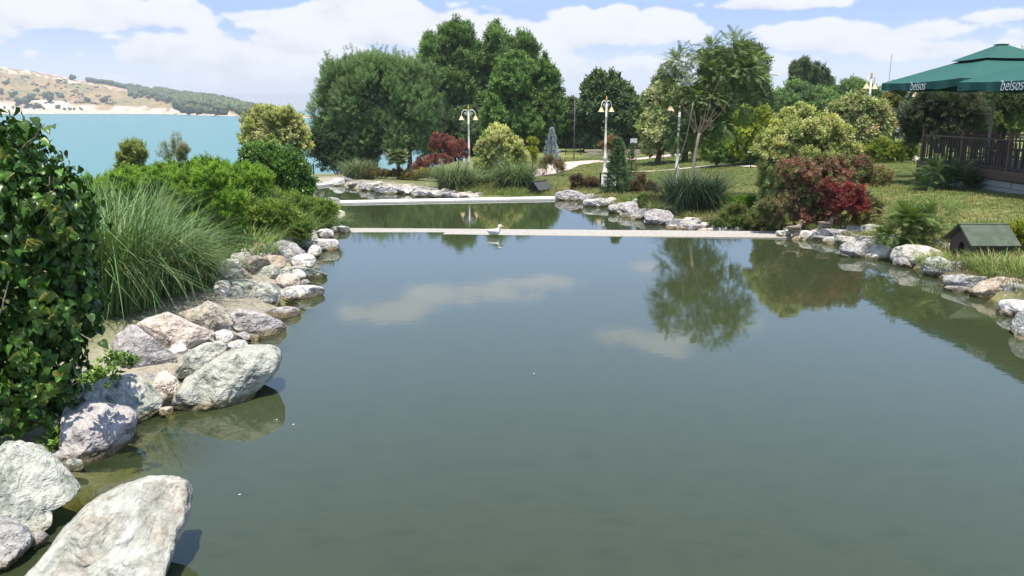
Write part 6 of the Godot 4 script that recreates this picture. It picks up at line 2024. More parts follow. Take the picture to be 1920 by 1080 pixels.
func make_trees() -> void:
	var deep := [Color(0.0892, 0.145, 0.0568), Color(0.113, 0.181, 0.0648), Color(0.0778, 0.13, 0.0551)]
	var greyish := [Color(0.173, 0.284, 0.107), Color(0.203, 0.319, 0.126), Color(0.141, 0.236, 0.0872)]
	var mid := [Color(0.136, 0.244, 0.0642), Color(0.166, 0.282, 0.0749), Color(0.117, 0.204, 0.0624)]
	var bg := "big trees behind the ponds"
	# the big round tree by the lake
	plant("round_tree", "big round grey-green tree by the lake, on two dark trunks", "tree", bg, on_ground(-14.60, -85.00), [[Vector3(-17.71, 2.43, -85.00), Vector3(3.26, 4.39, 3.82)], [Vector3(-17.39, 5.70, -85.00), Vector3(2.90, 3.23, 3.07)], [Vector3(-19.23, 0.22, -85.00), Vector3(2.26, 2.60, 2.43)], [Vector3(-16.76, -1.46, -85.00), Vector3(2.84, 1.70, 2.27)], [Vector3(-12.51, 6.67, -85.00), Vector3(3.22, 2.56, 2.89)], [Vector3(-14.52, 4.89, -85.00), Vector3(4.69, 4.36, 4.52)], [Vector3(-10.15, 5.59, -85.00), Vector3(2.68, 3.01, 2.84)], [Vector3(-15.26, 0.49, -85.00), Vector3(4.18, 2.71, 3.45)], [Vector3(-10.77, 3.42, -85.00), Vector3(3.70, 4.60, 4.15)], [Vector3(-13.25, 1.33, -85.00), Vector3(5.19, 2.82, 4.00)], [Vector3(-17.67, -0.34, -85.00), Vector3(2.49, 2.15, 2.32)], [Vector3(-9.49, 0.66, -85.00), Vector3(2.15, 2.15, 2.15)], [Vector3(-14.97, 7.59, -85.00), Vector3(2.88, 1.77, 2.33)], [Vector3(-19.19, 3.25, -85.00), Vector3(1.68, 2.80, 2.24)], [Vector3(-11.11, 6.78, -85.00), Vector3(2.78, 2.22, 2.50)]], {"count": 19000, "size": 0.69, "kind": "fine", "cols": greyish, "trunk": 0.357, "clumps": 30, "clump_size": 0.75, "up": 0.5, "spike": 0.03}, 1)
	var t2 := start()
	tube(t2, bend(on_ground(-10.72, -84.00, 0.2), Vector3(-10.67, 2.45, -84.00), 0.04, rng), 0.28, 0.18, 8)
	tag(part("tree_trunk", done(t2, true), mats.bark), "second dark trunk under the big round tree, behind the little palm", "tree")
	plant("leafy_shrub", "dark low shrub at the lake edge left of the big round tree", "shrub", "", on_ground(-17.53, -80.00), [[Vector3(-18.56, -0.36, -80.00), Vector3(1.39, 1.60, 1.49)], [Vector3(-17.11, -1.15, -80.00), Vector3(1.60, 1.50, 1.55)], [Vector3(-19.15, 0.69, -80.00), Vector3(0.96, 0.96, 0.96)]], {"count": 1500, "size": 0.57, "kind": "ovate", "cols": [Color(0.05, 0.10, 0.03), Color(0.04, 0.075, 0.025)], "trunk": 0.076, "stems": 3}, 2)
	plant("tall_tree", "tallest tree, dark green with upright tufts, behind the big round tree", "tree", bg, on_ground(-8.23, -112.00), [[Vector3(-10.03, 11.25, -112.00), Vector3(1.89, 2.47, 2.18)], [Vector3(-6.83, 11.80, -112.00), Vector3(2.18, 2.47, 2.32)], [Vector3(-8.92, 8.44, -112.00), Vector3(3.66, 3.36, 3.51)], [Vector3(-6.15, 7.73, -112.00), Vector3(2.49, 4.03, 3.26)], [Vector3(-8.48, 4.16, -112.00), Vector3(4.28, 3.69, 3.98)], [Vector3(-7.97, 12.98, -112.00), Vector3(1.59, 1.30, 1.45)], [Vector3(-11.68, 9.14, -112.00), Vector3(1.31, 2.04, 1.68)], [Vector3(-8.17, 0.54, -112.00), Vector3(4.46, 2.97, 3.71)], [Vector3(-5.19, 1.27, -112.00), Vector3(3.71, 3.71, 3.71)]], {"count": 8200, "size": 1.12, "kind": "lance", "cols": mid, "trunk": 0.448, "clumps": 20, "up": 1.0, "spike": 0.2, "clump_size": 0.8}, 3)
	plant("tall_tree", "second tall tree, forked dark top leaning right", "tree", bg, on_ground(-0.76, -114.00), [[Vector3(-2.22, 11.95, -114.00), Vector3(1.77, 2.22, 2.00)], [Vector3(1.33, 11.38, -114.00), Vector3(2.22, 1.78, 2.00)], [Vector3(-0.74, 8.52, -114.00), Vector3(3.42, 2.98, 3.20)], [Vector3(-3.35, 7.80, -114.00), Vector3(1.64, 2.98, 2.31)], [Vector3(2.22, 10.52, -114.00), Vector3(1.33, 1.63, 1.48)], [Vector3(-1.12, 4.90, -114.00), Vector3(3.00, 3.00, 3.00)]], {"count": 4200, "size": 1.12, "kind": "lance", "cols": mid, "trunk": 0.366, "clumps": 20, "up": 1.1, "spike": 0.2, "clump_size": 0.8}, 4)
	plant("broad_tree", "broad fresh-green domed tree in front of the tall trees", "tree", bg, on_ground(1.54, -92.00), [[Vector3(1.51, 5.27, -92.00), Vector3(3.50, 3.38, 3.44)], [Vector3(0.30, 7.03, -92.00), Vector3(2.29, 2.05, 2.17)], [Vector3(3.76, 3.21, -92.00), Vector3(2.19, 3.04, 2.61)], [Vector3(-0.73, 2.61, -92.00), Vector3(2.31, 3.34, 2.83)], [Vector3(1.83, 1.42, -92.00), Vector3(3.42, 2.56, 2.99)], [Vector3(4.22, 6.15, -92.00), Vector3(1.08, 1.81, 1.45)], [Vector3(4.88, 1.72, -92.00), Vector3(1.10, 2.44, 1.77)]], {"count": 8200, "size": 0.81, "kind": "ovate", "cols": [Color(0.13, 0.241, 0.0569), Color(0.154, 0.276, 0.0665), Color(0.103, 0.199, 0.0522)], "trunk": 0.383, "clumps": 24, "clump_size": 0.8, "up": 0.6, "spike": 0.2}, 5)
	plant("dark_tree", "dark broad-leaved tree behind the lawn lamp", "tree", bg, on_ground(10.26, -91.40), [[Vector3(10.20, 5.26, -91.40), Vector3(1.92, 1.80, 1.86)], [Vector3(9.17, 3.21, -91.40), Vector3(1.81, 2.77, 2.29)], [Vector3(11.77, 2.92, -91.40), Vector3(2.29, 2.78, 2.54)], [Vector3(10.33, 0.42, -91.40), Vector3(2.67, 1.94, 2.31)], [Vector3(13.44, 1.73, -91.40), Vector3(1.21, 2.18, 1.70)], [Vector3(9.57, 6.43, -91.40), Vector3(0.72, 0.84, 0.78)], [Vector3(11.50, 6.14, -91.40), Vector3(0.60, 0.96, 0.78)]], {"count": 6200, "size": 0.80, "kind": "broad", "cols": deep, "trunk": 0.353, "clumps": 20, "clump_size": 0.85, "spike": 0.2}, 6)
	plant("narrow_tree", "narrow dark tree behind the pale variegated tree", "tree", bg, on_ground(20.58, -113.20), [[Vector3(20.62, 4.89, -113.20), Vector3(1.04, 3.13, 2.08)], [Vector3(19.27, 3.07, -113.20), Vector3(1.20, 2.54, 1.87)], [Vector3(21.65, 3.44, -113.20), Vector3(1.05, 2.99, 2.02)], [Vector3(17.73, 0.14, -113.20), Vector3(1.95, 1.80, 1.88)], [Vector3(20.67, 0.14, -113.20), Vector3(3.01, 1.80, 2.40)]], {"count": 2600, "size": 1.00, "kind": "lance", "cols": deep, "trunk": 0.250, "up": 1.2, "spike": 0.2}, 7)
	plant("dark_tree", "massive dark tree behind the tall feathery tree", "tree", bg, on_ground(27.55, -97.00), [[Vector3(26.51, 7.20, -97.00), Vector3(3.55, 3.80, 3.68)], [Vector3(28.25, 3.80, -97.00), Vector3(2.43, 3.32, 2.88)], [Vector3(24.59, 4.11, -97.00), Vector3(2.43, 3.58, 3.00)], [Vector3(27.52, 1.29, -97.00), Vector3(2.96, 1.80, 2.38)], [Vector3(28.58, 8.43, -97.00), Vector3(1.64, 2.53, 2.09)], [Vector3(24.03, 8.43, -97.00), Vector3(1.52, 2.53, 2.02)]], {"count": 7000, "size": 0.84, "kind": "ovate", "cols": deep, "trunk": 0.418, "clumps": 20}, 8)
	plant("broad_tree", "low broad dark green crown to the right of the massive dark tree", "tree", bg, on_ground(43.29, -121.10), [[Vector3(42.25, 4.34, -121.10), Vector3(4.15, 2.87, 3.51)], [Vector3(39.32, 3.02, -121.10), Vector3(2.72, 2.24, 2.48)], [Vector3(45.89, 3.80, -121.10), Vector3(3.03, 2.39, 2.71)], [Vector3(43.28, 1.45, -121.10), Vector3(4.81, 2.24, 3.53)], [Vector3(37.73, 0.67, -121.10), Vector3(2.41, 2.01, 2.21)]], {"count": 4600, "size": 1.01, "kind": "ovate", "cols": mid, "trunk": 0.336, "clumps": 20}, 9)
	plant("poplar", "left one of two poplars poking above the low broad crown", "tree", "poplars on the skyline", on_ground(54.83, -152.80), [[Vector3(53.24, 9.16, -152.80), Vector3(0.90, 2.60, 1.75)], [Vector3(54.48, 9.93, -152.80), Vector3(0.80, 2.59, 1.70)], [Vector3(53.18, 6.25, -152.80), Vector3(1.40, 2.01, 1.71)]], {"count": 900, "size": 1.22, "kind": "lance", "cols": deep, "trunk": 0.208, "up": 2.2, "loose": 0.25, "out": 0.3, "spike": 0.4}, 10)
	plant("poplar", "right, twin-topped one of two poplars above the low broad crown", "tree", "poplars on the skyline", on_ground(59.72, -156.80), [[Vector3(57.63, 9.10, -156.80), Vector3(0.92, 2.46, 1.69)], [Vector3(59.73, 8.50, -156.80), Vector3(0.92, 2.46, 1.69)], [Vector3(58.69, 6.31, -156.80), Vector3(1.85, 1.85, 1.85)], [Vector3(60.98, 7.11, -156.80), Vector3(0.82, 1.85, 1.34)]], {"count": 1000, "size": 1.22, "kind": "lance", "cols": deep, "trunk": 0.209, "up": 2.2, "loose": 0.25, "out": 0.3, "spike": 0.4}, 11)
	plant("broad_tree", "green tree on the skyline behind the pale-leaved tree", "tree", bg, on_ground(55.17, -129.00), [[Vector3(53.40, 5.45, -129.00), Vector3(3.05, 2.37, 2.71)], [Vector3(50.90, 5.04, -129.00), Vector3(2.21, 2.04, 2.12)], [Vector3(56.41, 5.04, -129.00), Vector3(2.54, 2.04, 2.29)], [Vector3(54.49, 2.97, -129.00), Vector3(5.11, 2.21, 3.66)]], {"count": 3600, "size": 1.02, "kind": "ovate", "cols": mid, "trunk": 0.340}, 12)
	plant("slender_tree", "slender yellowish tree under the parasol's outer corner", "tree", "", on_ground(32.48, -67.70), [[Vector3(31.90, 4.23, -67.70), Vector3(0.80, 1.43, 1.11)], [Vector3(32.44, 2.49, -67.70), Vector3(0.90, 1.34, 1.12)], [Vector3(31.28, 3.36, -67.70), Vector3(0.54, 1.16, 0.85)]], {"count": 1700, "size": 0.53, "kind": "ovate", "cols": [Color(0.17, 0.20, 0.04), Color(0.12, 0.17, 0.04), Color(0.24, 0.20, 0.06)], "trunk": 0.090, "up": 0.9}, 13)
	plant("grey_green_tree", "grey-green loose tree behind the terrace corner", "tree", "", on_ground(20.72, -39.00), [[Vector3(20.69, 3.80, -39.00), Vector3(1.34, 0.93, 1.13)], [Vector3(19.65, 3.22, -39.00), Vector3(0.88, 0.77, 0.83)], [Vector3(21.75, 3.55, -39.00), Vector3(0.93, 0.93, 0.93)], [Vector3(20.29, 2.79, -39.00), Vector3(1.29, 0.67, 0.98)], [Vector3(21.47, 2.66, -39.00), Vector3(1.03, 0.57, 0.80)]], {"count": 5200, "size": 0.41, "kind": "fine", "cols": [Color(0.12, 0.15, 0.095), Color(0.10, 0.125, 0.075), Color(0.08, 0.11, 0.055)], "trunk": 0.137, "clumps": 22}, 14)
	plant("broad_tree", "dark green tree behind the terrace, between pole and photo edge", "tree", "", on_ground(36.30, -59.70), [[Vector3(35.09, 3.80, -59.70), Vector3(1.42, 1.34, 1.38)], [Vector3(36.56, 3.99, -59.70), Vector3(1.57, 1.57, 1.57)], [Vector3(35.59, 2.45, -59.70), Vector3(1.98, 1.03, 1.50)], [Vector3(38.02, 3.42, -59.70), Vector3(1.58, 1.77, 1.67)]], {"count": 4200, "size": 0.52, "kind": "ovate", "cols": [Color(0.07, 0.12, 0.03), Color(0.12, 0.17, 0.04), Color(0.05, 0.09, 0.03)], "trunk": 0.175}, 15)
	plant("broad_tree", "bright green tree filling the photo's edge behind the terrace", "tree", "", on_ground(47.67, -69.60), [[Vector3(45.83, 4.02, -69.60), Vector3(2.29, 2.29, 2.29)], [Vector3(48.51, 4.47, -69.60), Vector3(2.75, 2.75, 2.75)], [Vector3(47.48, 2.23, -69.60), Vector3(3.23, 1.84, 2.54)]], {"count": 3600, "size": 0.61, "kind": "ovate", "cols": [Color(0.13, 0.19, 0.04), Color(0.09, 0.14, 0.035)], "trunk": 0.212}, 16)
	plant("leafy_shrub", "wispy shoots sticking up beyond the parasol roof", "tree", "", on_ground(60.60, -97.30), [[Vector3(58.49, 9.78, -97.30), Vector3(0.32, 0.89, 0.60)], [Vector3(60.66, 9.17, -97.30), Vector3(0.44, 1.14, 0.79)], [Vector3(59.24, 6.60, -97.30), Vector3(1.91, 1.91, 1.91)]], {"count": 420, "size": 0.89, "kind": "lance", "cols": mid, "trunk": 0.081, "up": 1.4}, 17)
	# the feathery tree at the waterside
	var f := on_ground(7.59, -33.00)
	plant("feathery_tree", "tall feathery tree with drooping fronds on a thin pale trunk at the waterside", "tree", "", f, [[Vector3(7.51, 5.76, -35.50), Vector3(0.79, 0.55, 0.67)], [Vector3(8.53, 6.05, -35.50), Vector3(0.60, 0.51, 0.55)], [Vector3(9.56, 6.20, -35.50), Vector3(0.55, 0.60, 0.58)], [Vector3(10.08, 5.27, -35.50), Vector3(0.83, 0.70, 0.76)], [Vector3(8.81, 5.27, -35.50), Vector3(0.97, 0.70, 0.83)], [Vector3(7.40, 4.71, -35.50), Vector3(0.74, 0.65, 0.70)], [Vector3(8.51, 4.26, -35.50), Vector3(1.03, 0.70, 0.86)], [Vector3(10.03, 4.26, -35.50), Vector3(0.70, 0.70, 0.70)], [Vector3(7.74, 3.46, -35.50), Vector3(0.89, 0.70, 0.80)], [Vector3(9.03, 3.34, -35.50), Vector3(0.94, 0.75, 0.84)], [Vector3(8.44, 2.58, -35.50), Vector3(0.85, 0.61, 0.73)], [Vector3(7.30, 2.77, -35.50), Vector3(0.61, 0.47, 0.54)], [Vector3(8.18, 4.03, -35.50), Vector3(0.93, 0.70, 0.82)], [Vector3(6.90, 5.31, -35.50), Vector3(0.28, 0.32, 0.30)], [Vector3(10.39, 5.83, -35.50), Vector3(0.37, 0.46, 0.42)]], {"count": 2700, "size": 0.58, "kind": "pinnate", "cols": [Color(0.16, 0.232, 0.087), Color(0.203, 0.29, 0.109), Color(0.131, 0.196, 0.0725)], "trunk": 0.07, "limb": 0.24, "limb_bark": "bark", "fork": 0.62, "straight": 0.25, "up": 0.15, "out": 1.0, "loose": 0.35, "bark": "grey_bark", "clumps": 9, "clump_size": 0.95, "twigs": 0}, 18)
	var st2 := start()
	tube(st2, bend(on_ground(6.47, -33.50, 0.1), Vector3(7.38, 4.12, -33.00), 0.05, rng), 0.035, 0.02, 7)
	tag(part("leaning_stem", done(st2, true), mats.grey_bark), "thin dark bare stem leaning in front of the lamp half hidden by leaves", "stem")
	plant("variegated_tree", "pale cream-and-green tree behind the tall feathery tree", "tree", "", on_ground(12.22, -68.00), [[Vector3(12.91, 3.80, -68.00), Vector3(1.52, 1.79, 1.66)], [Vector3(12.63, 1.82, -68.00), Vector3(1.71, 1.62, 1.67)], [Vector3(11.79, 2.48, -68.00), Vector3(0.81, 1.17, 0.99)], [Vector3(13.78, 4.24, -68.00), Vector3(1.16, 1.16, 1.16)], [Vector3(12.00, 0.71, -68.00), Vector3(0.72, 0.72, 0.72)], [Vector3(14.69, 1.15, -68.00), Vector3(1.18, 0.99, 1.08)], [Vector3(15.30, 2.48, -68.00), Vector3(1.35, 1.35, 1.35)]], {"count": 4600, "size": 0.53, "kind": "broad", "cols": [Color(0.39, 0.429, 0.195), Color(0.195, 0.26, 0.091), Color(0.26, 0.325, 0.117), Color(0.468, 0.481, 0.26)], "trunk": 0.251, "clumps": 18, "mix": 0.5}, 19)
	var st3 := start()
	tube(st3, bend(on_ground(14.83, -68.50, 0.1), Vector3(14.97, 2.25, -68.50), 0.04, rng), 0.3, 0.16, 8)
	tag(part("tree_trunk", done(st3, true), mats.bark), "thick dark trunk seen just right of the lamp half hidden by leaves", "tree")
	plant("yellow_green_tree", "yellow-green rounded tree on a thin trunk on the right lawn", "tree", "", on_ground(17.93, -59.50), [[Vector3(17.81, 2.45, -59.50), Vector3(1.34, 1.26, 1.30)], [Vector3(17.15, 1.10, -59.50), Vector3(0.79, 0.87, 0.83)], [Vector3(18.41, 1.29, -59.50), Vector3(0.95, 0.95, 0.95)], [Vector3(17.30, 3.03, -59.50), Vector3(0.87, 0.71, 0.79)], [Vector3(18.62, 2.26, -59.50), Vector3(0.71, 0.87, 0.79)]], {"count": 3000, "size": 0.44, "kind": "ovate", "cols": [Color(0.324, 0.396, 0.045), Color(0.414, 0.468, 0.054), Color(0.216, 0.306, 0.045)], "trunk": 0.083}, 20)
	plant("umbrella_tree", "little umbrella-shaped green tree on the lawn path", "tree", "", on_ground(15.48, -60.50), [[Vector3(15.51, 1.05, -60.50), Vector3(1.09, 0.52, 0.81)], [Vector3(14.93, 0.65, -60.50), Vector3(0.61, 0.48, 0.54)], [Vector3(16.22, 0.57, -60.50), Vector3(0.56, 0.52, 0.54)], [Vector3(15.54, 0.45, -60.50), Vector3(0.97, 0.36, 0.67)]], {"count": 1300, "size": 0.42, "kind": "ovate", "cols": [Color(0.15, 0.285, 0.0525), Color(0.21, 0.345, 0.06)], "trunk": 0.083, "fork": 0.75, "up": -0.3}, 21)
	plant("pale_tree", "pale cream-leaved tree on a slim trunk left of the terrace", "tree", "", on_ground(27.11, -57.80), [[Vector3(24.86, 3.54, -57.80), Vector3(1.68, 1.07, 1.37)], [Vector3(24.45, 2.19, -57.80), Vector3(1.53, 1.23, 1.38)], [Vector3(26.21, 2.68, -57.80), Vector3(0.99, 1.07, 1.03)], [Vector3(25.57, 1.36, -57.80), Vector3(1.38, 1.00, 1.19)], [Vector3(23.65, 3.43, -57.80), Vector3(0.84, 0.76, 0.80)]], {"count": 4200, "size": 0.46, "kind": "broad", "cols": [Color(0.459, 0.486, 0.243), Color(0.27, 0.351, 0.135), Color(0.351, 0.405, 0.162), Color(0.405, 0.324, 0.189)], "trunk": 0.101, "mix": 0.5, "bark": "grey_bark"}, 22)
	# trees of the band beyond, seen in the gaps
	var k := 0
	for b in [[-5.11, -109.20, [[Vector3(-5.07, 0.62, -109.20), Vector3(5.07, 2.90, 3.98)], [Vector3(-7.99, -0.81, -109.20), Vector3(4.36, 1.89, 3.12)]], "dusky tree filling the gap below the two tall trees"], [7.11, -101.30, [[Vector3(7.11, 1.84, -101.30), Vector3(1.48, 2.95, 2.21)], [Vector3(7.95, -0.47, -101.30), Vector3(1.75, 1.75, 1.75)]], "thin grey-green tree beside the slim utility pole"], [19.42, -121.10, [[Vector3(18.84, 1.45, -121.10), Vector3(3.05, 3.21, 3.13)], [Vector3(20.54, -1.31, -121.10), Vector3(4.83, 1.77, 3.30)]], "dusky tree behind the small white sign"], [27.41, -117.20, [[Vector3(27.25, -0.38, -117.20), Vector3(3.89, 2.34, 3.11)], [Vector3(29.50, 1.15, -117.20), Vector3(3.11, 3.11, 3.11)]], "dusky tree below the massive dark tree's crown"], [33.16, -97.30, [[Vector3(32.33, 0.21, -97.30), Vector3(2.97, 1.68, 2.33)], [Vector3(34.96, -0.30, -97.30), Vector3(3.24, 1.55, 2.40)]], "dusky hedge-like tree behind the golden shrub"], [38.07, -93.40, [[Vector3(37.26, 0.17, -93.40), Vector3(3.10, 1.49, 2.30)], [Vector3(40.36, 0.17, -93.40), Vector3(3.10, 1.49, 2.30)]], "dusky tree low behind the pale-leaved tree"], [51.45, -101.30, [[Vector3(50.33, 4.45, -101.30), Vector3(2.67, 2.27, 2.47)], [Vector3(53.29, 4.77, -101.30), Vector3(3.33, 2.00, 2.66)], [Vector3(57.33, 4.45, -101.30), Vector3(3.33, 2.27, 2.80)]], "dusky tree glimpsed under the far parasol"], [66.14, -105.30, [[Vector3(64.40, 4.81, -105.30), Vector3(4.15, 2.77, 3.46)], [Vector3(70.58, 5.15, -105.30), Vector3(4.15, 3.04, 3.60)]], "dusky tree far behind the terrace"], [2.19, -109.20, [[Vector3(1.82, -0.81, -109.20), Vector3(4.36, 1.89, 3.12)], [Vector3(6.54, -1.16, -109.20), Vector3(2.91, 1.60, 2.25)]], "dusky tree low behind the blue spruce"], [9.38, -104.00, [[Vector3(8.83, 0.77, -104.00), Vector3(2.35, 2.48, 2.41)], [Vector3(10.04, -0.93, -104.00), Vector3(2.77, 1.66, 2.22)]], "dusky tree between the slim utility pole and the lawn lamp"], [18.56, -106.00, [[Vector3(17.55, 1.40, -106.00), Vector3(2.53, 2.53, 2.53)], [Vector3(20.74, 0.71, -106.00), Vector3(2.81, 2.53, 2.67)]], "dusky tree right behind the pale cream-and-green tree"], [32.32, -104.00, [[Vector3(32.35, 1.79, -104.00), Vector3(2.75, 2.48, 2.62)], [Vector3(30.42, -0.25, -104.00), Vector3(3.46, 1.94, 2.70)]], "dusky tree behind the yellow-green rounded tree"], [13.71, -108.00, [[Vector3(13.64, -0.40, -108.00), Vector3(3.59, 2.15, 2.87)], [Vector3(16.51, -0.19, -108.00), Vector3(2.87, 2.15, 2.51)]], "dusky tree low behind the dark broad-leaved tree"]]:
		plant("background_tree", b[3], "tree", "trees at the back of the park", on_ground(b[0], b[1]), b[2], {"count": 2600, "size": 0.88, "kind": "ovate", "cols": deep, "trunk": 0.22, "clumps": 18}, 40 + k)
		k += 1


func make_shrubs() -> void:
	var gold := [Color(0.515, 0.524, 0.192), Color(0.426, 0.479, 0.168), Color(0.258, 0.342, 0.096), Color(0.616, 0.604, 0.312)]
	plant("golden_shrub", "big golden variegated shrub behind the red maple", "shrub", "golden shrubs", on_ground(10.94, -29.50), [[Vector3(10.40, 3.04, -29.50), Vector3(0.78, 0.70, 0.74)], [Vector3(11.46, 2.79, -29.50), Vector3(0.86, 0.67, 0.76)], [Vector3(9.68, 2.27, -29.50), Vector3(0.67, 0.71, 0.69)], [Vector3(11.04, 1.97, -29.50), Vector3(1.18, 0.83, 1.01)], [Vector3(12.21, 2.13, -29.50), Vector3(0.55, 0.67, 0.61)], [Vector3(10.10, 1.39, -29.50), Vector3(0.83, 0.71, 0.77)], [Vector3(9.55, 0.79, -29.50), Vector3(0.40, 0.56, 0.48)], [Vector3(10.52, 3.51, -29.50), Vector3(0.35, 0.31, 0.33)], [Vector3(11.68, 1.39, -29.50), Vector3(0.99, 0.59, 0.79)]], {"count": 8200, "size": 0.26, "kind": "ovate", "cols": gold, "trunk": 0.052, "stems": 7, "clumps": 24, "mix": 0.4, "clump_size": 0.75, "crown": "foliage", "up": 0.6}, 60)
	plant("golden_shrub", "golden variegated shrub right of the leftmost lamp, between two grass clumps", "shrub", "golden shrubs", on_ground(-0.83, -49.80), [[Vector3(-0.83, 1.76, -49.80), Vector3(0.93, 0.79, 0.86)], [Vector3(-1.60, 0.78, -49.80), Vector3(0.93, 0.93, 0.93)], [Vector3(-0.07, 0.78, -49.80), Vector3(0.86, 1.00, 0.93)], [Vector3(-0.83, -0.01, -49.80), Vector3(1.27, 1.00, 1.14)], [Vector3(-2.00, -0.11, -49.80), Vector3(0.60, 0.67, 0.63)]], {"count": 4600, "size": 0.35, "kind": "ovate", "cols": gold, "trunk": 0.069, "stems": 5, "clumps": 20, "mix": 0.4, "crown": "foliage", "up": 0.6}, 61)
	plant("golden_shrub", "pale yellow shrub by the lake, rising from the vine-covered dome", "shrub", "golden shrubs", on_ground(-8.92, -30.00), [[Vector3(-9.38, 3.16, -30.00), Vector3(0.52, 0.52, 0.52)], [Vector3(-8.54, 3.22, -30.00), Vector3(0.68, 0.52, 0.60)], [Vector3(-8.98, 2.53, -30.00), Vector3(0.92, 0.60, 0.76)], [Vector3(-8.02, 2.63, -30.00), Vector3(0.40, 0.52, 0.46)], [Vector3(-9.11, 3.55, -30.00), Vector3(0.44, 0.20, 0.32)], [Vector3(-9.67, 2.73, -30.00), Vector3(0.36, 0.48, 0.42)]], {"count": 4200, "size": 0.25, "kind": "ovate", "cols": gold, "trunk": 0.05, "stems": 5, "clumps": 20, "mix": 0.4, "crown": "foliage", "up": 0.6}, 62)
	plant("yellow_topiary", "little yellow-green ball-tiered bush by the blue spruce", "shrub", "", on_ground(1.59, -62.70), [[Vector3(1.58, 1.24, -62.70), Vector3(0.33, 0.29, 0.31)], [Vector3(1.59, 0.66, -62.70), Vector3(0.38, 0.25, 0.31)], [Vector3(1.59, 0.04, -62.70), Vector3(0.34, 0.25, 0.29)]], {"count": 420, "size": 0.30, "kind": "small", "cols": [Color(0.32, 0.36, 0.03), Color(0.25, 0.30, 0.03)], "trunk": 0.044}, 63)
	var vine := [Color(0.078, 0.176, 0.0264), Color(0.111, 0.23, 0.0336), Color(0.065, 0.135, 0.024)]
	plant("vine_dome", "dark green vine-covered dome below the pale yellow lakeside shrub", "shrub", "", on_ground(-7.99, -27.50), [[Vector3(-8.20, 1.82, -27.50), Vector3(0.88, 0.63, 0.76)], [Vector3(-8.71, 2.13, -27.50), Vector3(0.51, 0.44, 0.48)], [Vector3(-7.54, 1.46, -27.50), Vector3(0.55, 0.55, 0.55)], [Vector3(-7.42, 1.00, -27.50), Vector3(0.48, 0.37, 0.43)], [Vector3(-8.51, 1.27, -27.50), Vector3(0.85, 0.52, 0.68)]], {"count": 5200, "size": 0.26, "kind": "ovate", "cols": vine, "trunk": 0.04, "stems": 4, "clumps": 24, "crown": "foliage", "mat": "gloss_leaf", "up": 0.0}, 64)
	var fresh := [Color(0.19, 0.36, 0.03), Color(0.25, 0.42, 0.045), Color(0.14, 0.28, 0.027)]
	plant("privet_shrub", "bright green shrub right behind the tall reeds", "shrub", "bright green shrubs on the left bank", on_ground(-9.38, -20.50), [[Vector3(-9.65, 1.64, -20.50), Vector3(0.61, 0.50, 0.55)], [Vector3(-8.97, 1.82, -20.50), Vector3(0.61, 0.47, 0.54)], [Vector3(-9.31, 1.23, -20.50), Vector3(0.83, 0.56, 0.69)], [Vector3(-10.00, 1.92, -20.50), Vector3(0.36, 0.36, 0.36)]], {"count": 6900, "size": 0.19, "kind": "small", "cols": fresh, "trunk": 0.03, "stems": 4, "clumps": 44, "spike": 0.14, "crown": "foliage", "up": 0.9, "clump_size": 0.6}, 65)
	plant("privet_shrub", "bright green shrub, biggest and darkest on its water side, mid left bank", "shrub", "bright green shrubs on the left bank", on_ground(-7.17, -19.00), [[Vector3(-7.62, 1.86, -19.00), Vector3(0.67, 0.51, 0.59)], [Vector3(-7.05, 1.80, -19.00), Vector3(0.59, 0.59, 0.59)], [Vector3(-7.29, 1.22, -19.00), Vector3(0.72, 0.67, 0.70)], [Vector3(-7.85, 1.41, -19.00), Vector3(0.52, 0.57, 0.54)], [Vector3(-6.92, 1.09, -19.00), Vector3(0.34, 0.47, 0.40)]], {"count": 10800, "size": 0.18, "kind": "small", "cols": fresh, "trunk": 0.03, "stems": 5, "clumps": 44, "spike": 0.14, "crown": "foliage", "up": 0.9, "clump_size": 0.6}, 66)
	plant("privet_shrub", "bright green shrub reaching up to the vine dome", "shrub", "bright green shrubs on the left bank", on_ground(-8.10, -24.00), [[Vector3(-8.55, 1.71, -24.00), Vector3(0.61, 0.42, 0.52)], [Vector3(-7.91, 1.60, -24.00), Vector3(0.71, 0.45, 0.58)], [Vector3(-8.26, 1.19, -24.00), Vector3(0.88, 0.55, 0.71)]], {"count": 5400, "size": 0.19, "kind": "small", "cols": fresh, "trunk": 0.03, "stems": 4, "clumps": 44, "spike": 0.14, "crown": "foliage", "up": 0.9, "clump_size": 0.6}, 67)
	plant("privet_shrub", "farther bright green shrub by the dark wooden posts", "shrub", "bright green shrubs on the left bank", on_ground(-10.80, -26.50), [[Vector3(-11.21, 1.54, -26.50), Vector3(0.82, 0.36, 0.59)], [Vector3(-10.23, 1.60, -26.50), Vector3(0.89, 0.39, 0.64)], [Vector3(-11.77, 1.37, -26.50), Vector3(0.64, 0.36, 0.50)]], {"count": 4500, "size": 0.21, "kind": "small", "cols": fresh, "trunk": 0.03, "stems": 4, "clumps": 44, "spike": 0.14, "crown": "foliage", "up": 0.9, "clump_size": 0.6}, 68)
	plant("privet_shrub", "bright green shrub between the broad-leaved bush and the reeds, against the lake", "shrub", "bright green shrubs on the left bank", on_ground(-10.88, -21.00), [[Vector3(-11.06, 1.49, -21.00), Vector3(0.65, 0.48, 0.57)], [Vector3(-11.65, 1.31, -21.00), Vector3(0.57, 0.51, 0.54)], [Vector3(-10.60, 1.16, -21.00), Vector3(0.57, 0.57, 0.57)]], {"count": 4800, "size": 0.19, "kind": "small", "cols": fresh, "trunk": 0.03, "stems": 4, "clumps": 44, "spike": 0.14, "crown": "foliage", "up": 0.9, "clump_size": 0.6}, 121)
	var weeds := [Color(0.169, 0.27, 0.042), Color(0.234, 0.324, 0.06), Color(0.117, 0.203, 0.036)]
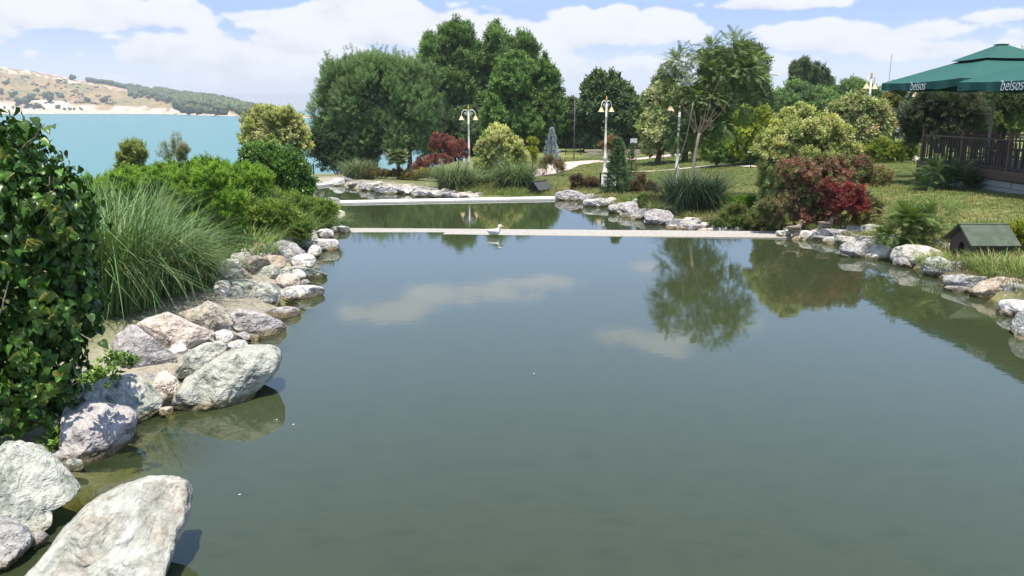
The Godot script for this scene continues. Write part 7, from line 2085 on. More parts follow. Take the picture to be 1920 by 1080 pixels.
	plant("low_shrub", "low spreading leafy shrub above the blocky boulder", "shrub", "low shrubs on the left bank", on_ground(-6.46, -21.00), [[Vector3(-7.26, 1.09, -21.00), Vector3(0.48, 0.31, 0.40)], [Vector3(-6.78, 0.92, -21.00), Vector3(0.49, 0.29, 0.39)], [Vector3(-6.27, 0.98, -21.00), Vector3(0.43, 0.29, 0.36)], [Vector3(-7.02, 0.57, -21.00), Vector3(0.52, 0.20, 0.36)], [Vector3(-6.30, 0.57, -21.00), Vector3(0.52, 0.19, 0.35)], [Vector3(-5.80, 0.63, -21.00), Vector3(0.43, 0.17, 0.30)]], {"count": 3400, "size": 0.24, "kind": "lance", "cols": weeds, "clumps": 24, "crown": "foliage", "up": 0.7}, 69)
	plant("low_shrub", "low tangled shrub at the far corner of the left bank", "shrub", "low shrubs on the left bank", on_ground(-6.52, -25.00), [[Vector3(-7.11, 0.71, -25.00), Vector3(0.58, 0.30, 0.44)], [Vector3(-6.58, 0.61, -25.00), Vector3(0.51, 0.27, 0.39)], [Vector3(-6.04, 0.54, -25.00), Vector3(0.37, 0.27, 0.32)], [Vector3(-7.61, 0.83, -25.00), Vector3(0.51, 0.30, 0.41)], [Vector3(-6.32, 0.34, -25.00), Vector3(0.41, 0.17, 0.29)]], {"count": 3000, "size": 0.25, "kind": "lance", "cols": weeds, "clumps": 22, "crown": "foliage", "up": 0.7}, 70)
	plant("young_tree", "small bushy yellow-green tree standing before the lake", "tree", "", on_ground(-12.81, -27.00), [[Vector3(-12.78, 2.40, -27.00), Vector3(0.31, 0.31, 0.31)], [Vector3(-13.03, 2.09, -27.00), Vector3(0.32, 0.27, 0.30)], [Vector3(-12.60, 2.09, -27.00), Vector3(0.22, 0.32, 0.27)], [Vector3(-12.92, 1.81, -27.00), Vector3(0.40, 0.22, 0.31)]], {"count": 1500, "size": 0.22, "kind": "small", "cols": [Color(0.32, 0.4, 0.11), Color(0.22, 0.3, 0.09), Color(0.44, 0.48, 0.16)], "trunk": 0.035, "up": 0.8}, 71)
	for q in [[-11.15, -26.00, [[Vector3(-11.25, 2.33, -26.00), Vector3(0.17, 0.38, 0.28)], [Vector3(-11.03, 2.19, -26.00), Vector3(0.14, 0.24, 0.19)]], "bare twiggy plant beside the dark posts, before the lake", 90], [-11.03, -26.20, [[Vector3(-10.97, 2.59, -26.20), Vector3(0.07, 0.42, 0.24)]], "tallest thin twiggy spire before the lake", 60], [-10.72, -26.00, [[Vector3(-10.71, 2.33, -26.00), Vector3(0.12, 0.38, 0.25)]], "leafier spire just right of the tallest twiggy one", 240]]:
		plant("twiggy_plant", q[3], "plant", "twiggy spires before the lake", on_ground(q[0], q[1]), q[2], {"count": q[4], "size": 0.2, "kind": "fine", "cols": [Color(0.32, 0.34, 0.22), Color(0.24, 0.28, 0.16)], "trunk": 0.02, "up": 1.4, "bark": "grey_bark", "twigs": 6}, 72 + int(q[4]))
	# conifers
	var fir := [Color(0.075, 0.15, 0.0525), Color(0.0975, 0.188, 0.06)]
	conifer("conifer", "small dense green conifer before the white notice board", on_ground(4.99, -37.70), 2.66, 0.77, fir, 2600, 80)
	conifer("blue_spruce", "small silvery blue spruce before the dark trees", on_ground(3.61, -73.00), 3.08, 0.91, [Color(0.3, 0.375, 0.39), Color(0.39, 0.465, 0.495)], 2200, 81)
	conifer("conifer", "slim dark green young conifer behind the small dense one", on_ground(6.29, -42.00), 2.38, 0.38, [Color(0.07, 0.13, 0.03)], 420, 82)
	# palm
	var p := on_ground(-7.29, -51.00)
	var palm := thing("palm", "little fan palm standing before the big round tree's trunks", "palm tree", p)
	palm.scale = Vector3.ONE * 1.35
	var st := start()
	tube(st, [Vector3(0, -0.2, 0), Vector3(0.02, 0.5, 0), Vector3(-0.02, 1.05, 0)], 0.10, 0.085, 9)
	part("trunk", done(st, true), mats.bark, palm)
	var fan := spray("palm", 9)
	for i in 26:
		var a := i * 2.4
		var lift := lerpf(1.2, -0.75, i / 25.0)
		var axis := Vector3(cos(a), lift, sin(a)).normalized()
		var side := axis.cross(Vector3.UP).normalized()
		var o := part("frond", fan, mats.palm_leaf if mats.has("palm_leaf") else flat("palm_leaf", lin(0.13, 0.17, 0.05), 0.5), palm)
		o.transform = Transform3D(Basis(side, axis, side.cross(axis)).scaled_local(Vector3.ONE * 0.62), Vector3(-0.02, 1.05, 0))
	# red maples
	var red := [Color(0.303, 0.088, 0.0956), Color(0.383, 0.121, 0.117), Color(0.201, 0.077, 0.0744), Color(0.283, 0.154, 0.106)]
	plant("red_maple", "upper dark red maple beside the leftmost park lamp", "tree", "red maples", on_ground(-5.27, -60.70), [[Vector3(-5.45, 1.56, -60.70), Vector3(0.89, 0.40, 0.65)], [Vector3(-4.65, 1.16, -60.70), Vector3(0.57, 0.48, 0.53)], [Vector3(-5.74, 1.04, -60.70), Vector3(0.57, 0.32, 0.44)]], {"count": 900, "size": 0.24, "kind": "maple", "cols": red, "trunk": 0.059, "fork": 0.7, "up": -0.1, "clump_size": 0.7}, 83)
	plant("red_maple", "low spreading red maple before the big trees", "tree", "red maples", on_ground(-5.90, -58.10), [[Vector3(-6.21, 0.09, -58.10), Vector3(1.09, 0.35, 0.72)], [Vector3(-5.20, 0.20, -58.10), Vector3(0.70, 0.39, 0.54)], [Vector3(-6.80, -0.18, -58.10), Vector3(0.62, 0.27, 0.45)]], {"count": 900, "size": 0.22, "kind": "maple", "cols": red, "trunk": 0.058, "fork": 0.6, "up": -0.1, "clump_size": 0.7}, 84)
	plant("red_maple", "small red maple half hidden right behind the leftmost park lamp", "tree", "red maples", on_ground(-4.07, -59.70), [[Vector3(-4.05, 1.09, -59.70), Vector3(0.68, 0.44, 0.56)], [Vector3(-3.90, 0.50, -59.70), Vector3(0.56, 0.36, 0.46)]], {"count": 520, "size": 0.22, "kind": "maple", "cols": red, "trunk": 0.058, "fork": 0.7, "up": -0.1, "clump_size": 0.7}, 85)
	var rust := [Color(0.3, 0.168, 0.12), Color(0.324, 0.144, 0.114), Color(0.18, 0.228, 0.072), Color(0.3, 0.24, 0.132), Color(0.264, 0.132, 0.102), Color(0.156, 0.216, 0.06)]
	plant("red_maple", "wide rust-red maple overhanging the rocks at the near weir's end", "tree", "red maples", on_ground(9.58, -24.80), [[Vector3(8.68, 1.90, -24.80), Vector3(0.57, 0.33, 0.45)], [Vector3(9.49, 1.80, -24.80), Vector3(0.90, 0.47, 0.68)], [Vector3(10.51, 1.90, -24.80), Vector3(0.73, 0.40, 0.57)], [Vector3(10.21, 1.19, -24.80), Vector3(0.74, 0.44, 0.59)], [Vector3(9.04, 1.11, -24.80), Vector3(0.74, 0.44, 0.59)], [Vector3(11.13, 0.69, -24.80), Vector3(0.44, 0.40, 0.42)], [Vector3(9.59, 0.57, -24.80), Vector3(0.84, 0.30, 0.57)], [Vector3(11.32, 1.77, -24.80), Vector3(0.37, 0.23, 0.30)]], {"count": 3000, "size": 0.24, "kind": "maple", "cols": rust, "trunk": 0.06, "stems": 6, "clumps": 20, "up": -0.05, "clump_size": 0.65}, 86)
	plant("red_maple", "bright crimson bough of maple glowing amid the rust-red one", "tree", "red maples", on_ground(9.88, -23.40), [[Vector3(10.07, 1.35, -23.40), Vector3(0.32, 0.19, 0.25)], [Vector3(9.72, 1.10, -23.40), Vector3(0.32, 0.16, 0.24)], [Vector3(9.33, 1.54, -23.40), Vector3(0.22, 0.13, 0.17)], [Vector3(10.32, 1.04, -23.40), Vector3(0.19, 0.13, 0.16)]], {"count": 800, "size": 0.2, "kind": "maple", "cols": [Color(0.36, 0.0525, 0.063), Color(0.27, 0.0525, 0.0525), Color(0.225, 0.09, 0.0675)], "trunk": 0.03, "stems": 2, "up": -0.05}, 87)
	# right bank
	plant("fern_shrub", "green feathery sumac shrub between the red maple and the green-roofed hutch", "shrub", "", on_ground(10.15, -20.20), [[Vector3(10.29, 1.03, -20.20), Vector3(0.55, 0.27, 0.41)], [Vector3(10.90, 1.13, -20.20), Vector3(0.41, 0.27, 0.34)], [Vector3(10.06, 0.67, -20.20), Vector3(0.50, 0.30, 0.40)], [Vector3(10.68, 0.64, -20.20), Vector3(0.47, 0.28, 0.37)], [Vector3(9.78, 0.43, -20.20), Vector3(0.30, 0.19, 0.25)]], {"count": 620, "size": 0.44, "kind": "pinnate", "cols": [Color(0.12, 0.20, 0.05), Color(0.16, 0.23, 0.06)], "clumps": 8, "crown": "foliage", "up": 0.3, "trunk": 0.02, "stems": 4}, 88)
	plant("fern_shrub", "shaded fern-like shrub against the terrace's plank base", "shrub", "", on_ground(16.61, -30.50), [[Vector3(16.37, 1.41, -30.50), Vector3(0.53, 0.29, 0.41)], [Vector3(17.13, 1.00, -30.50), Vector3(0.70, 0.37, 0.53)], [Vector3(16.22, 0.90, -30.50), Vector3(0.53, 0.29, 0.41)], [Vector3(17.99, 0.69, -30.50), Vector3(0.62, 0.37, 0.49)]], {"count": 420, "size": 0.6, "kind": "pinnate", "cols": [Color(0.10, 0.18, 0.05), Color(0.07, 0.13, 0.035)], "clumps": 8, "crown": "foliage", "up": 0.3, "trunk": 0.02, "stems": 4}, 89)
	plant("yellow_shrub", "yellow-green low shrubs in sun left of the terrace", "shrub", "", on_ground(26.24, -53.80), [[Vector3(26.19, 1.00, -53.80), Vector3(0.79, 0.57, 0.68)], [Vector3(25.31, 0.82, -53.80), Vector3(0.86, 0.65, 0.75)], [Vector3(24.73, 1.18, -53.80), Vector3(0.65, 0.57, 0.61)]], {"count": 1100, "size": 0.40, "kind": "ovate", "cols": [Color(0.26, 0.30, 0.03), Color(0.17, 0.24, 0.03)], "clumps": 14, "crown": "foliage"}, 91)
	plant("yellow_shrub", "bright yellow-green plant right behind the green-roofed hutch", "shrub", "", on_ground(11.93, -18.60), [[Vector3(12.12, 0.89, -18.60), Vector3(0.33, 0.15, 0.24)], [Vector3(12.52, 0.76, -18.60), Vector3(0.38, 0.20, 0.29)]], {"count": 500, "size": 0.2, "kind": "lance", "cols": [Color(0.30, 0.33, 0.03), Color(0.22, 0.28, 0.03)], "clumps": 14, "crown": "foliage", "up": 1.0}, 92)
	hedge()
	var wild := [Color(0.11, 0.17, 0.04), Color(0.15, 0.20, 0.055), Color(0.17, 0.15, 0.07)]
	k_wild("wild weeds over the bank between the hedge and the weir", 8.09, -27.50, [[Vector3(7.75, 0.03, -27.50), Vector3(0.49, 0.34, 0.41)], [Vector3(8.42, -0.16, -27.50), Vector3(0.56, 0.30, 0.43)], [Vector3(8.97, 0.07, -27.50), Vector3(0.49, 0.37, 0.43)], [Vector3(7.30, -0.22, -27.50), Vector3(0.37, 0.19, 0.28)]], wild, 1300, 93, 0.24)
	k_wild("weeds with pinkish seed heads left of the dark duck hutch", 7.86, -24.50, [[Vector3(7.94, 0.64, -24.50), Vector3(0.30, 0.37, 0.33)], [Vector3(8.24, 0.39, -24.50), Vector3(0.27, 0.30, 0.28)]], [Color(0.17, 0.14, 0.08), Color(0.13, 0.17, 0.05)], 520, 94)
	k_wild("dry brown bush above the pale rocks right of the far weir", 3.84, -41.00, [[Vector3(3.36, 0.03, -41.00), Vector3(0.39, 0.39, 0.39)], [Vector3(4.09, -0.10, -41.00), Vector3(0.50, 0.33, 0.41)]], [Color(0.15, 0.10, 0.055), Color(0.11, 0.075, 0.045)], 420, 95, 0.25)
	k_wild("dry brown bush beside the dark grass clump", 6.14, -37.50, [[Vector3(6.01, 0.18, -37.50), Vector3(0.35, 0.51, 0.43)], [Vector3(6.62, -0.02, -37.50), Vector3(0.35, 0.35, 0.35)]], [Color(0.15, 0.10, 0.055), Color(0.19, 0.14, 0.06)], 460, 96, 0.26)
	k_wild("sparse reddish sapling group on the lawn edge by the pink path", 2.71, -58.00, [[Vector3(2.25, -0.37, -58.00), Vector3(0.23, 0.54, 0.39)], [Vector3(2.87, -0.17, -58.00), Vector3(0.54, 0.54, 0.54)], [Vector3(3.50, -0.48, -58.00), Vector3(0.31, 0.62, 0.47)]], [Color(0.17, 0.09, 0.05), Color(0.16, 0.16, 0.06)], 260, 97, 0.33)
	k_wild("green weeds at the foot of the dry brown bush by the grass clump", 5.84, -33.00, [[Vector3(5.69, -0.12, -33.00), Vector3(0.49, 0.31, 0.40)], [Vector3(6.37, -0.28, -33.00), Vector3(0.36, 0.22, 0.29)]], wild, 520, 98, 0.25)
	k_wild("yellow flowering low plants before the big round tree", -5.45, -51.00, [[Vector3(-6.51, -0.65, -51.00), Vector3(0.89, 0.27, 0.58)], [Vector3(-5.31, -0.44, -51.00), Vector3(0.82, 0.34, 0.58)], [Vector3(-4.46, -0.71, -51.00), Vector3(0.62, 0.27, 0.45)]], [Color(0.28, 0.28, 0.03), Color(0.16, 0.20, 0.03), Color(0.22, 0.14, 0.05)], 700, 99, 0.30)
	k_wild("grassy green and rusty weeds at the foot of the palm", -8.35, -51.00, [[Vector3(-8.73, -0.31, -51.00), Vector3(0.68, 0.34, 0.51)], [Vector3(-7.71, -0.54, -51.00), Vector3(0.62, 0.27, 0.45)], [Vector3(-6.85, -0.37, -51.00), Vector3(0.48, 0.27, 0.38)]], [Color(0.15, 0.15, 0.05), Color(0.14, 0.09, 0.05)], 520, 100, 0.29)
	k_wild("low autumn-coloured shrub beside the lawn lamp", 7.62, -75.00, [[Vector3(9.38, 0.54, -75.00), Vector3(0.70, 0.80, 0.75)], [Vector3(10.00, -0.10, -75.00), Vector3(0.70, 0.70, 0.70)], [Vector3(8.74, 0.14, -75.00), Vector3(0.50, 0.60, 0.55)]], [Color(0.26, 0.15, 0.05), Color(0.16, 0.19, 0.05), Color(0.24, 0.10, 0.05)], 520, 101, 0.35)
	k_wild("rusty young bush beside the pale variegated tree's trunk", 12.80, -67.70, [[Vector3(12.67, 0.59, -67.70), Vector3(0.32, 0.72, 0.52)]], [Color(0.24, 0.13, 0.06), Color(0.17, 0.13, 0.06)], 220, 102, 0.33)
	k_wild("green strip of leafy plants right of the umbrella-shaped tree", 17.64, -60.00, [[Vector3(17.27, -0.39, -60.00), Vector3(1.61, 0.40, 1.00)], [Vector3(19.27, -0.31, -60.00), Vector3(1.20, 0.56, 0.88)]], [Color(0.14, 0.22, 0.05), Color(0.18, 0.26, 0.07)], 900, 103, 0.31)


func k_wild(label: String, x: float, z: float, lobes: Array, cols: Array, count: int, seed: int, size := 0.22) -> void:
	plant("wild_plant", label, "plant", "wild plants on the banks", on_ground(x, z), lobes, {"count": count, "size": size, "kind": "lance", "cols": cols, "clumps": 12, "crown": "foliage", "up": 1.1, "trunk": 0.012, "stems": 5}, seed)


func conifer(called: String, label: String, at: Vector3, tall: float, wide: float, cols: Array, count: int, seed: int) -> void:
	var t := thing(called, label, "conifer", at, "small conifers")
	var st := start()
	tube(st, [Vector3(0, -0.1, 0), Vector3(0, tall * 0.9, 0)], 0.05, 0.015, 7)
	part("trunk", done(st, true), mats.bark, t)
	if not sprays.has("needle"):
		sprays["needle"] = spray("needle", 3)
	var r := RandomNumberGenerator.new()
	r.seed = seed
	var mm := MultiMesh.new()
	mm.transform_format = MultiMesh.TRANSFORM_3D
	mm.use_colors = true
	mm.mesh = sprays["needle"]
	mm.instance_count = count
	var tiers := int(tall * 6.5)
	for i in count:
		var tier := int(pow(r.randf(), 1.35) * tiers)
		var f := (tier + r.randf() * 0.5) / tiers
		var a := floorf(r.randf() * 9.0) / 9.0 * TAU + tier * 0.7 + r.randf_range(-0.12, 0.12)
		var reach := wide * pow(1.0 - f, 0.8) * lerpf(0.55, 1.15, fposmod(sin(tier * 7.7 + floorf(a * 1.4)) * 43.7, 1.0))
		var d := sqrt(r.randf()) * reach
		var p := Vector3(cos(a) * d, 0.12 + f * tall * 0.95 - d * 0.18, sin(a) * d)
		var axis := Vector3(cos(a) * 0.9, 0.25 + f * 0.8, sin(a) * 0.9).normalized() + any_with(r) * 0.35
		axis = axis.normalized()
		var side := axis.cross(Vector3.UP).normalized()
		mm.set_instance_transform(i, Transform3D(Basis(side, axis, side.cross(axis)).scaled_local(Vector3.ONE * r.randf_range(0.16, 0.26)), p))
		var c: Color = cols[r.randi() % cols.size()] * r.randf_range(0.75, 1.25)
		mm.set_instance_color(i, c)
	var m := MultiMeshInstance3D.new()
	m.name = "boughs"
	m.multimesh = mm
	m.material_override = mats.needle
	m.set_meta("kind", "stuff")
	t.add_child(m, true)


func hedge() -> void:
	# a clipped box hedge: small sprays packed in a box
	var at := on_ground(8.85, -30.50)
	var t := thing("clipped_hedge", "short clipped bright green hedge beside the dark grass clump", "hedge", at)
	var lobes := []
	for i in 7:
		lobes.append([Vector3(-0.55 + i * 0.19, 0.22, 0.02 * i), Vector3(0.17, 0.28, 0.22)])
	crown(t, "foliage", lobes, {"count": 2600, "size": 0.13, "kind": "small", "cols": [Color(0.15, 0.30, 0.015), Color(0.19, 0.36, 0.02)], "clumps": 20, "up": 0.7}, 105)


# ---------------------------------------------------------------- grasses

func blades(count: int, tall: float, spread: float, droop: float, width: float, cols: Array, seed: int, segs := 6, lean := Vector3.ZERO, oval := Vector2.ONE) -> ArrayMesh:
	var r := RandomNumberGenerator.new()
	r.seed = seed
	var st := start()
	for i in count:
		var a := r.randf() * TAU
		var root := Vector3(cos(a) * oval.x, 0, sin(a) * oval.y) * spread * 0.75 * sqrt(r.randf())
		a += r.randfn(0.0, 1.0)
		var dir := Vector3(cos(a), 0, sin(a))
		var h := tall * r.randf_range(0.55, 1.08)
		var out := spread * r.randf_range(0.02, 0.55)
		var d := droop * r.randf_range(0.2, 1.6)
		var side := dir.cross(Vector3.UP).rotated(Vector3.UP, r.randf_range(-0.8, 0.8)) * width * r.randf_range(0.6, 1.2)
		var c: Color = cols[r.randi() % cols.size()] * r.randf_range(0.75, 1.25)
		var last: Array = []
		var broken := r.randf() < 0.14
		var at_t := r.randf_range(0.45, 0.8)
		var sway := dir.cross(Vector3.UP) * r.randfn(0.0, 0.10) * h
		st.set_smooth_group(1)
		for k in segs + 1:
			var t := float(k) / segs
			var p := root + dir * (out * t + d * h * pow(t, 2.6)) + lean * t * t * h + Vector3(0, h * (t - 0.62 * d * pow(t, 3.2)), 0) + sway * t * t
			if broken and t > at_t:
				p += dir * (t - at_t) * h * 0.7 - Vector3(0, (t - at_t) * h * 1.3, 0)
			var w := side * (1.0 - pow(t, 1.8)) * (0.55 + 0.45 * sin(minf(t * 3.0, 1.57)))
			st.set_color(c)
			if last:
				quad(st, last[0], last[1], p + w, p - w)
			last = [p - w, p + w]
	return done(st)


func grass_clump(called: String, label: String, group: String, at: Vector3, mesh: ArrayMesh) -> Node3D:
	var t := thing(called, label, "grass clump", at, group)
	var b := part("blades", mesh, mats.blade, t)
	b.set_meta("kind", "stuff")
	return t


func on_walk(p: Vector2) -> bool:
	for w in walks:
		for i in w[0].size() - 1:
			if Geometry2D.get_closest_point_to_segment(p, w[0][i], w[0][i + 1]).distance_to(p) < w[1] + 0.1:
				return true
	return false


func make_grasses() -> void:
	var reed := [Color(0.085, 0.174, 0.0522), Color(0.125, 0.23, 0.0765), Color(0.06, 0.134, 0.036), Color(0.18, 0.274, 0.108), Color(0.1, 0.196, 0.063), Color(0.25, 0.269, 0.126)]
	grass_clump("reed_clump", "tall arching grey-green reeds next to the broad-leaved bush", "arching reeds on the left bank", on_ground(-7.18, -13.60), blades(1400, 2.4, 1.15, 0.42, 0.016, reed, 201, 7))
	grass_clump("reed_clump", "arching grey-green reeds drooping over the tan boulder", "arching reeds on the left bank", on_ground(-7.00, -15.00), blades(1600, 1.85, 1.1, 0.66, 0.014, reed, 202, 7))
	grass_clump("reed_clump", "upright far reeds between the two nearer clumps", "arching reeds on the left bank", on_ground(-8.58, -17.00), blades(800, 2.4, 1.2, 0.35, 0.017, reed, 203, 6))
	grass_clump("reed_clump", "short fine reeds spilling toward the lilac-grey boulder", "arching reeds on the left bank", on_ground(-6.72, -15.60), blades(800, 1.2, 0.9, 0.9, 0.012, reed, 204, 7))
	grass_clump("reed_clump", "thin upright reeds below the vine-covered dome", "arching reeds on the left bank", on_ground(-7.57, -23.50), blades(500, 1.6, 0.8, 0.35, 0.011, reed, 205, 5))
	grass_clump("reed_clump", "fine pale reeds hanging over the far corner of the left bank", "arching reeds on the left bank", on_ground(-6.64, -26.50), blades(700, 1.0, 1.0, 0.8, 0.01, reed, 206, 5))
	var meadow := [Color(0.14, 0.24, 0.05), Color(0.19, 0.29, 0.07), Color(0.10, 0.18, 0.04), Color(0.24, 0.27, 0.10)]
	for q in [[-6.96, -20.50, 0.95, "loose green meadow grass above the big rounded grey boulder"], [-6.92, -22.50, 0.9, "loose green meadow grass above the blocky boulder"], [-6.75, -24.50, 0.85, "loose green meadow grass nearest the weir's left end"], [-6.78, -18.80, 0.8, "loose green meadow grass above the topmost red stone"], [-7.64, -26.00, 1.3, "taller green meadow grass just below the vine dome"]]:
		grass_clump("meadow_grass_clump", q[3], "meadow grass on the left bank", on_ground(q[0], q[1]), blades(650, q[2], 1.25, 0.5, 0.012, meadow, 240 + int(q[2] * 100), 5))
	var pampas := [Color(0.09, 0.15, 0.055), Color(0.13, 0.19, 0.075), Color(0.17, 0.21, 0.09)]
	grass_clump("pampas_clump", "fountain of green pampas grass left of the leftmost park lamp", "pampas clumps along the far bank", on_ground(-3.25, -45.00), blades(1100, 1.93, 1.18, 0.7, 0.020, pampas, 210, 6))
	grass_clump("pampas_clump", "fountain of green pampas grass between the golden shrub and the tiny hutch", "pampas clumps along the far bank", on_ground(0.24, -44.50), blades(1200, 2.01, 1.19, 0.7, 0.020, pampas, 211, 6))
	grass_clump("pampas_clump", "low grass tuft under the leftmost park lamp", "pampas clumps along the far bank", on_ground(-1.73, -47.00), blades(600, 1.15, 1.02, 0.7, 0.020, pampas, 212, 5))
	grass_clump("pampas_clump", "upright grass by the last rocks below the big round tree", "pampas clumps along the far bank", on_ground(-10.01, -52.00), blades(800, 1.49, 1.29, 0.4, 0.023, [Color(0.12, 0.17, 0.08), Color(0.16, 0.20, 0.09)], 213, 5))
	grass_clump("dark_grass_clump", "large dark blue-green spiky grass clump around the feathery tree's trunk", "", on_ground(7.19, -31.20), blades(1700, 2.08, 1.25, 0.5, 0.015, [Color(0.028, 0.055, 0.032), Color(0.045, 0.08, 0.045), Color(0.07, 0.11, 0.06)], 214, 6))
	for q in [[5.90, -31.00, 0.8, "short green grass at the rocks before the dark clump"], [9.07, -19.40, 0.5, "grass fringe above the rocks below the sumac shrub"], [10.15, -18.30, 0.4, "dry grass stalks before the green-roofed hutch's doorway"], [10.75, -17.30, 0.55, "bright grass below the green-roofed hutch's side wall"], [10.58, -16.40, 0.6, "bright grass at the photo's edge above the orange-brown boulder"], [9.70, -24.20, 0.5, "yellowish grass under the rust-red maple"]]:
		grass_clump("grass_tuft", q[3], "grass tufts on the right bank", on_ground(q[0], q[1]), blades(420, q[2], 0.75, 0.5, 0.008, [Color(0.13, 0.22, 0.035), Color(0.17, 0.26, 0.05), Color(0.24, 0.23, 0.10)], 220 + int(q[0] * 3), 4))
	# the lawn and the wild grass of the banks
	var r := RandomNumberGenerator.new()
	r.seed = 500
	var tufts := [blades(9, 0.10, 0.09, 0.5, 0.006, [Color(1, 1, 1)], 301, 3), blades(12, 0.26, 0.2, 0.6, 0.007, [Color(1, 1, 1)], 302, 3)]
	var spots := [[], []]
	for i in 120000:
		var z := -14.0 - 66.0 * pow(r.randf(), 1.3)
		var x := r.randf_range(-4.0, 12.0 - z * 0.36)
		if absf(x) > -z * 0.70 + 1.0 or (x > 17.6 and z > -35.2):
			continue
		var pd := pond_at(x, z)
		var d := pd.x
		if d < 0.7:
			continue
		if on_walk(Vector2(x, z)):
			continue
		var wild := smoothstep(6.0, 1.0, d) * 0.8
		var kind := 1 if r.randf() < wild * 0.8 else 0
		spots[kind].append(Vector3(x, land(x, z, pd), z))
	for i in 17000:
		var x := r.randf_range(-22, -4)
		var z := r.randf_range(-40, -9)
		var pd := pond_at(x, z)
		if pd.x > (2.6 if z > -24.0 else 0.6) and pd.x < 13.0:
			spots[1].append(Vector3(x, land(x, z, pd), z))
	for k in 2:
		var mm := MultiMesh.new()
		mm.transform_format = MultiMesh.TRANSFORM_3D
		mm.use_colors = true
		mm.mesh = tufts[k]
		mm.instance_count = spots[k].size()
		for i in spots[k].size():
			var p: Vector3 = spots[k][i]
			var s := r.randf_range(0.6, 1.4) * lerpf(1.0, 1.35, smoothstep(20.0, 60.0, -p.z))
			mm.set_instance_transform(i, Transform3D(Basis(Vector3.UP, r.randf() * TAU).scaled(Vector3(s, s * r.randf_range(0.7, 1.2), s)), p))
			var n := clampf(0.5 + patches.get_noise_2d(p.x * 0.25, p.z * 0.25) * 1.2 + r.randf_range(-0.2, 0.2), 0, 1)
			var c := Color(0.13, 0.19, 0.04).lerp(Color(0.21, 0.225, 0.072), n)
			var dry := smoothstep(-0.15, 0.35, patches.get_noise_2d(p.x * 0.18 + 9.0, p.z * 0.3 + 30.0))
			if p.x > 2.0 and r.randf() < dry * 0.6 * (0.4 + 0.6 * k):
				c = Color(0.32, 0.27, 0.12)
			mm.set_instance_color(i, c)
		var m := MultiMeshInstance3D.new()
		m.name = ["lawn_grass", "bank_grass"][k]
		m.multimesh = mm
		m.material_override = mats.blade
		m.set_meta("kind", "stuff")
		add_child(m, true)
		tag(m, ["short mown grass covering the lawn behind the ponds", "longer rough grass growing on the pond banks"][k], "grass")


# ---------------------------------------------------------------- the broad-leaved bush at the left

func heart_leaf(r: RandomNumberGenerator) -> ArrayMesh:
	# a heart-shaped blade along +y, folded along its rib, tip bent down
	var st := start()
	var rows := []
	var outline := [[0.0, 0.10], [-0.06, 0.30], [0.12, 0.44], [0.35, 0.43], [0.6, 0.30], [0.82, 0.14], [1.0, 0.0]]
	var bend_down := r.randf_range(0.15, 0.5)
	for o in outline:
		var t: float = maxf(o[0], 0.0)
		var mid := Vector3(0, o[0], -bend_down * t * t)
		var w: float = o[1]
		var wavy := r.randf_range(-0.03, 0.03)
		rows.append([mid + Vector3(-w, 0, w * 0.35 + wavy), mid + Vector3(-w * 0.5, 0, w * 0.12), mid, mid + Vector3(w * 0.5, 0, w * 0.12), mid + Vector3(w, 0, w * 0.35 - wavy)])
	st.set_smooth_group(1)
	st.set_color(Color.WHITE)
	for i in rows.size() - 1:
		for k in 4:
			quad(st, rows[i][k], rows[i][k + 1], rows[i + 1][k + 1], rows[i + 1][k])
	st.set_smooth_group(2)
	quad(st, Vector3(-0.012, -0.35, 0.06), Vector3(0.012, -0.35, 0.06), Vector3(0.012, 0.05, 0), Vector3(-0.012, 0.05, 0))
	return done(st)


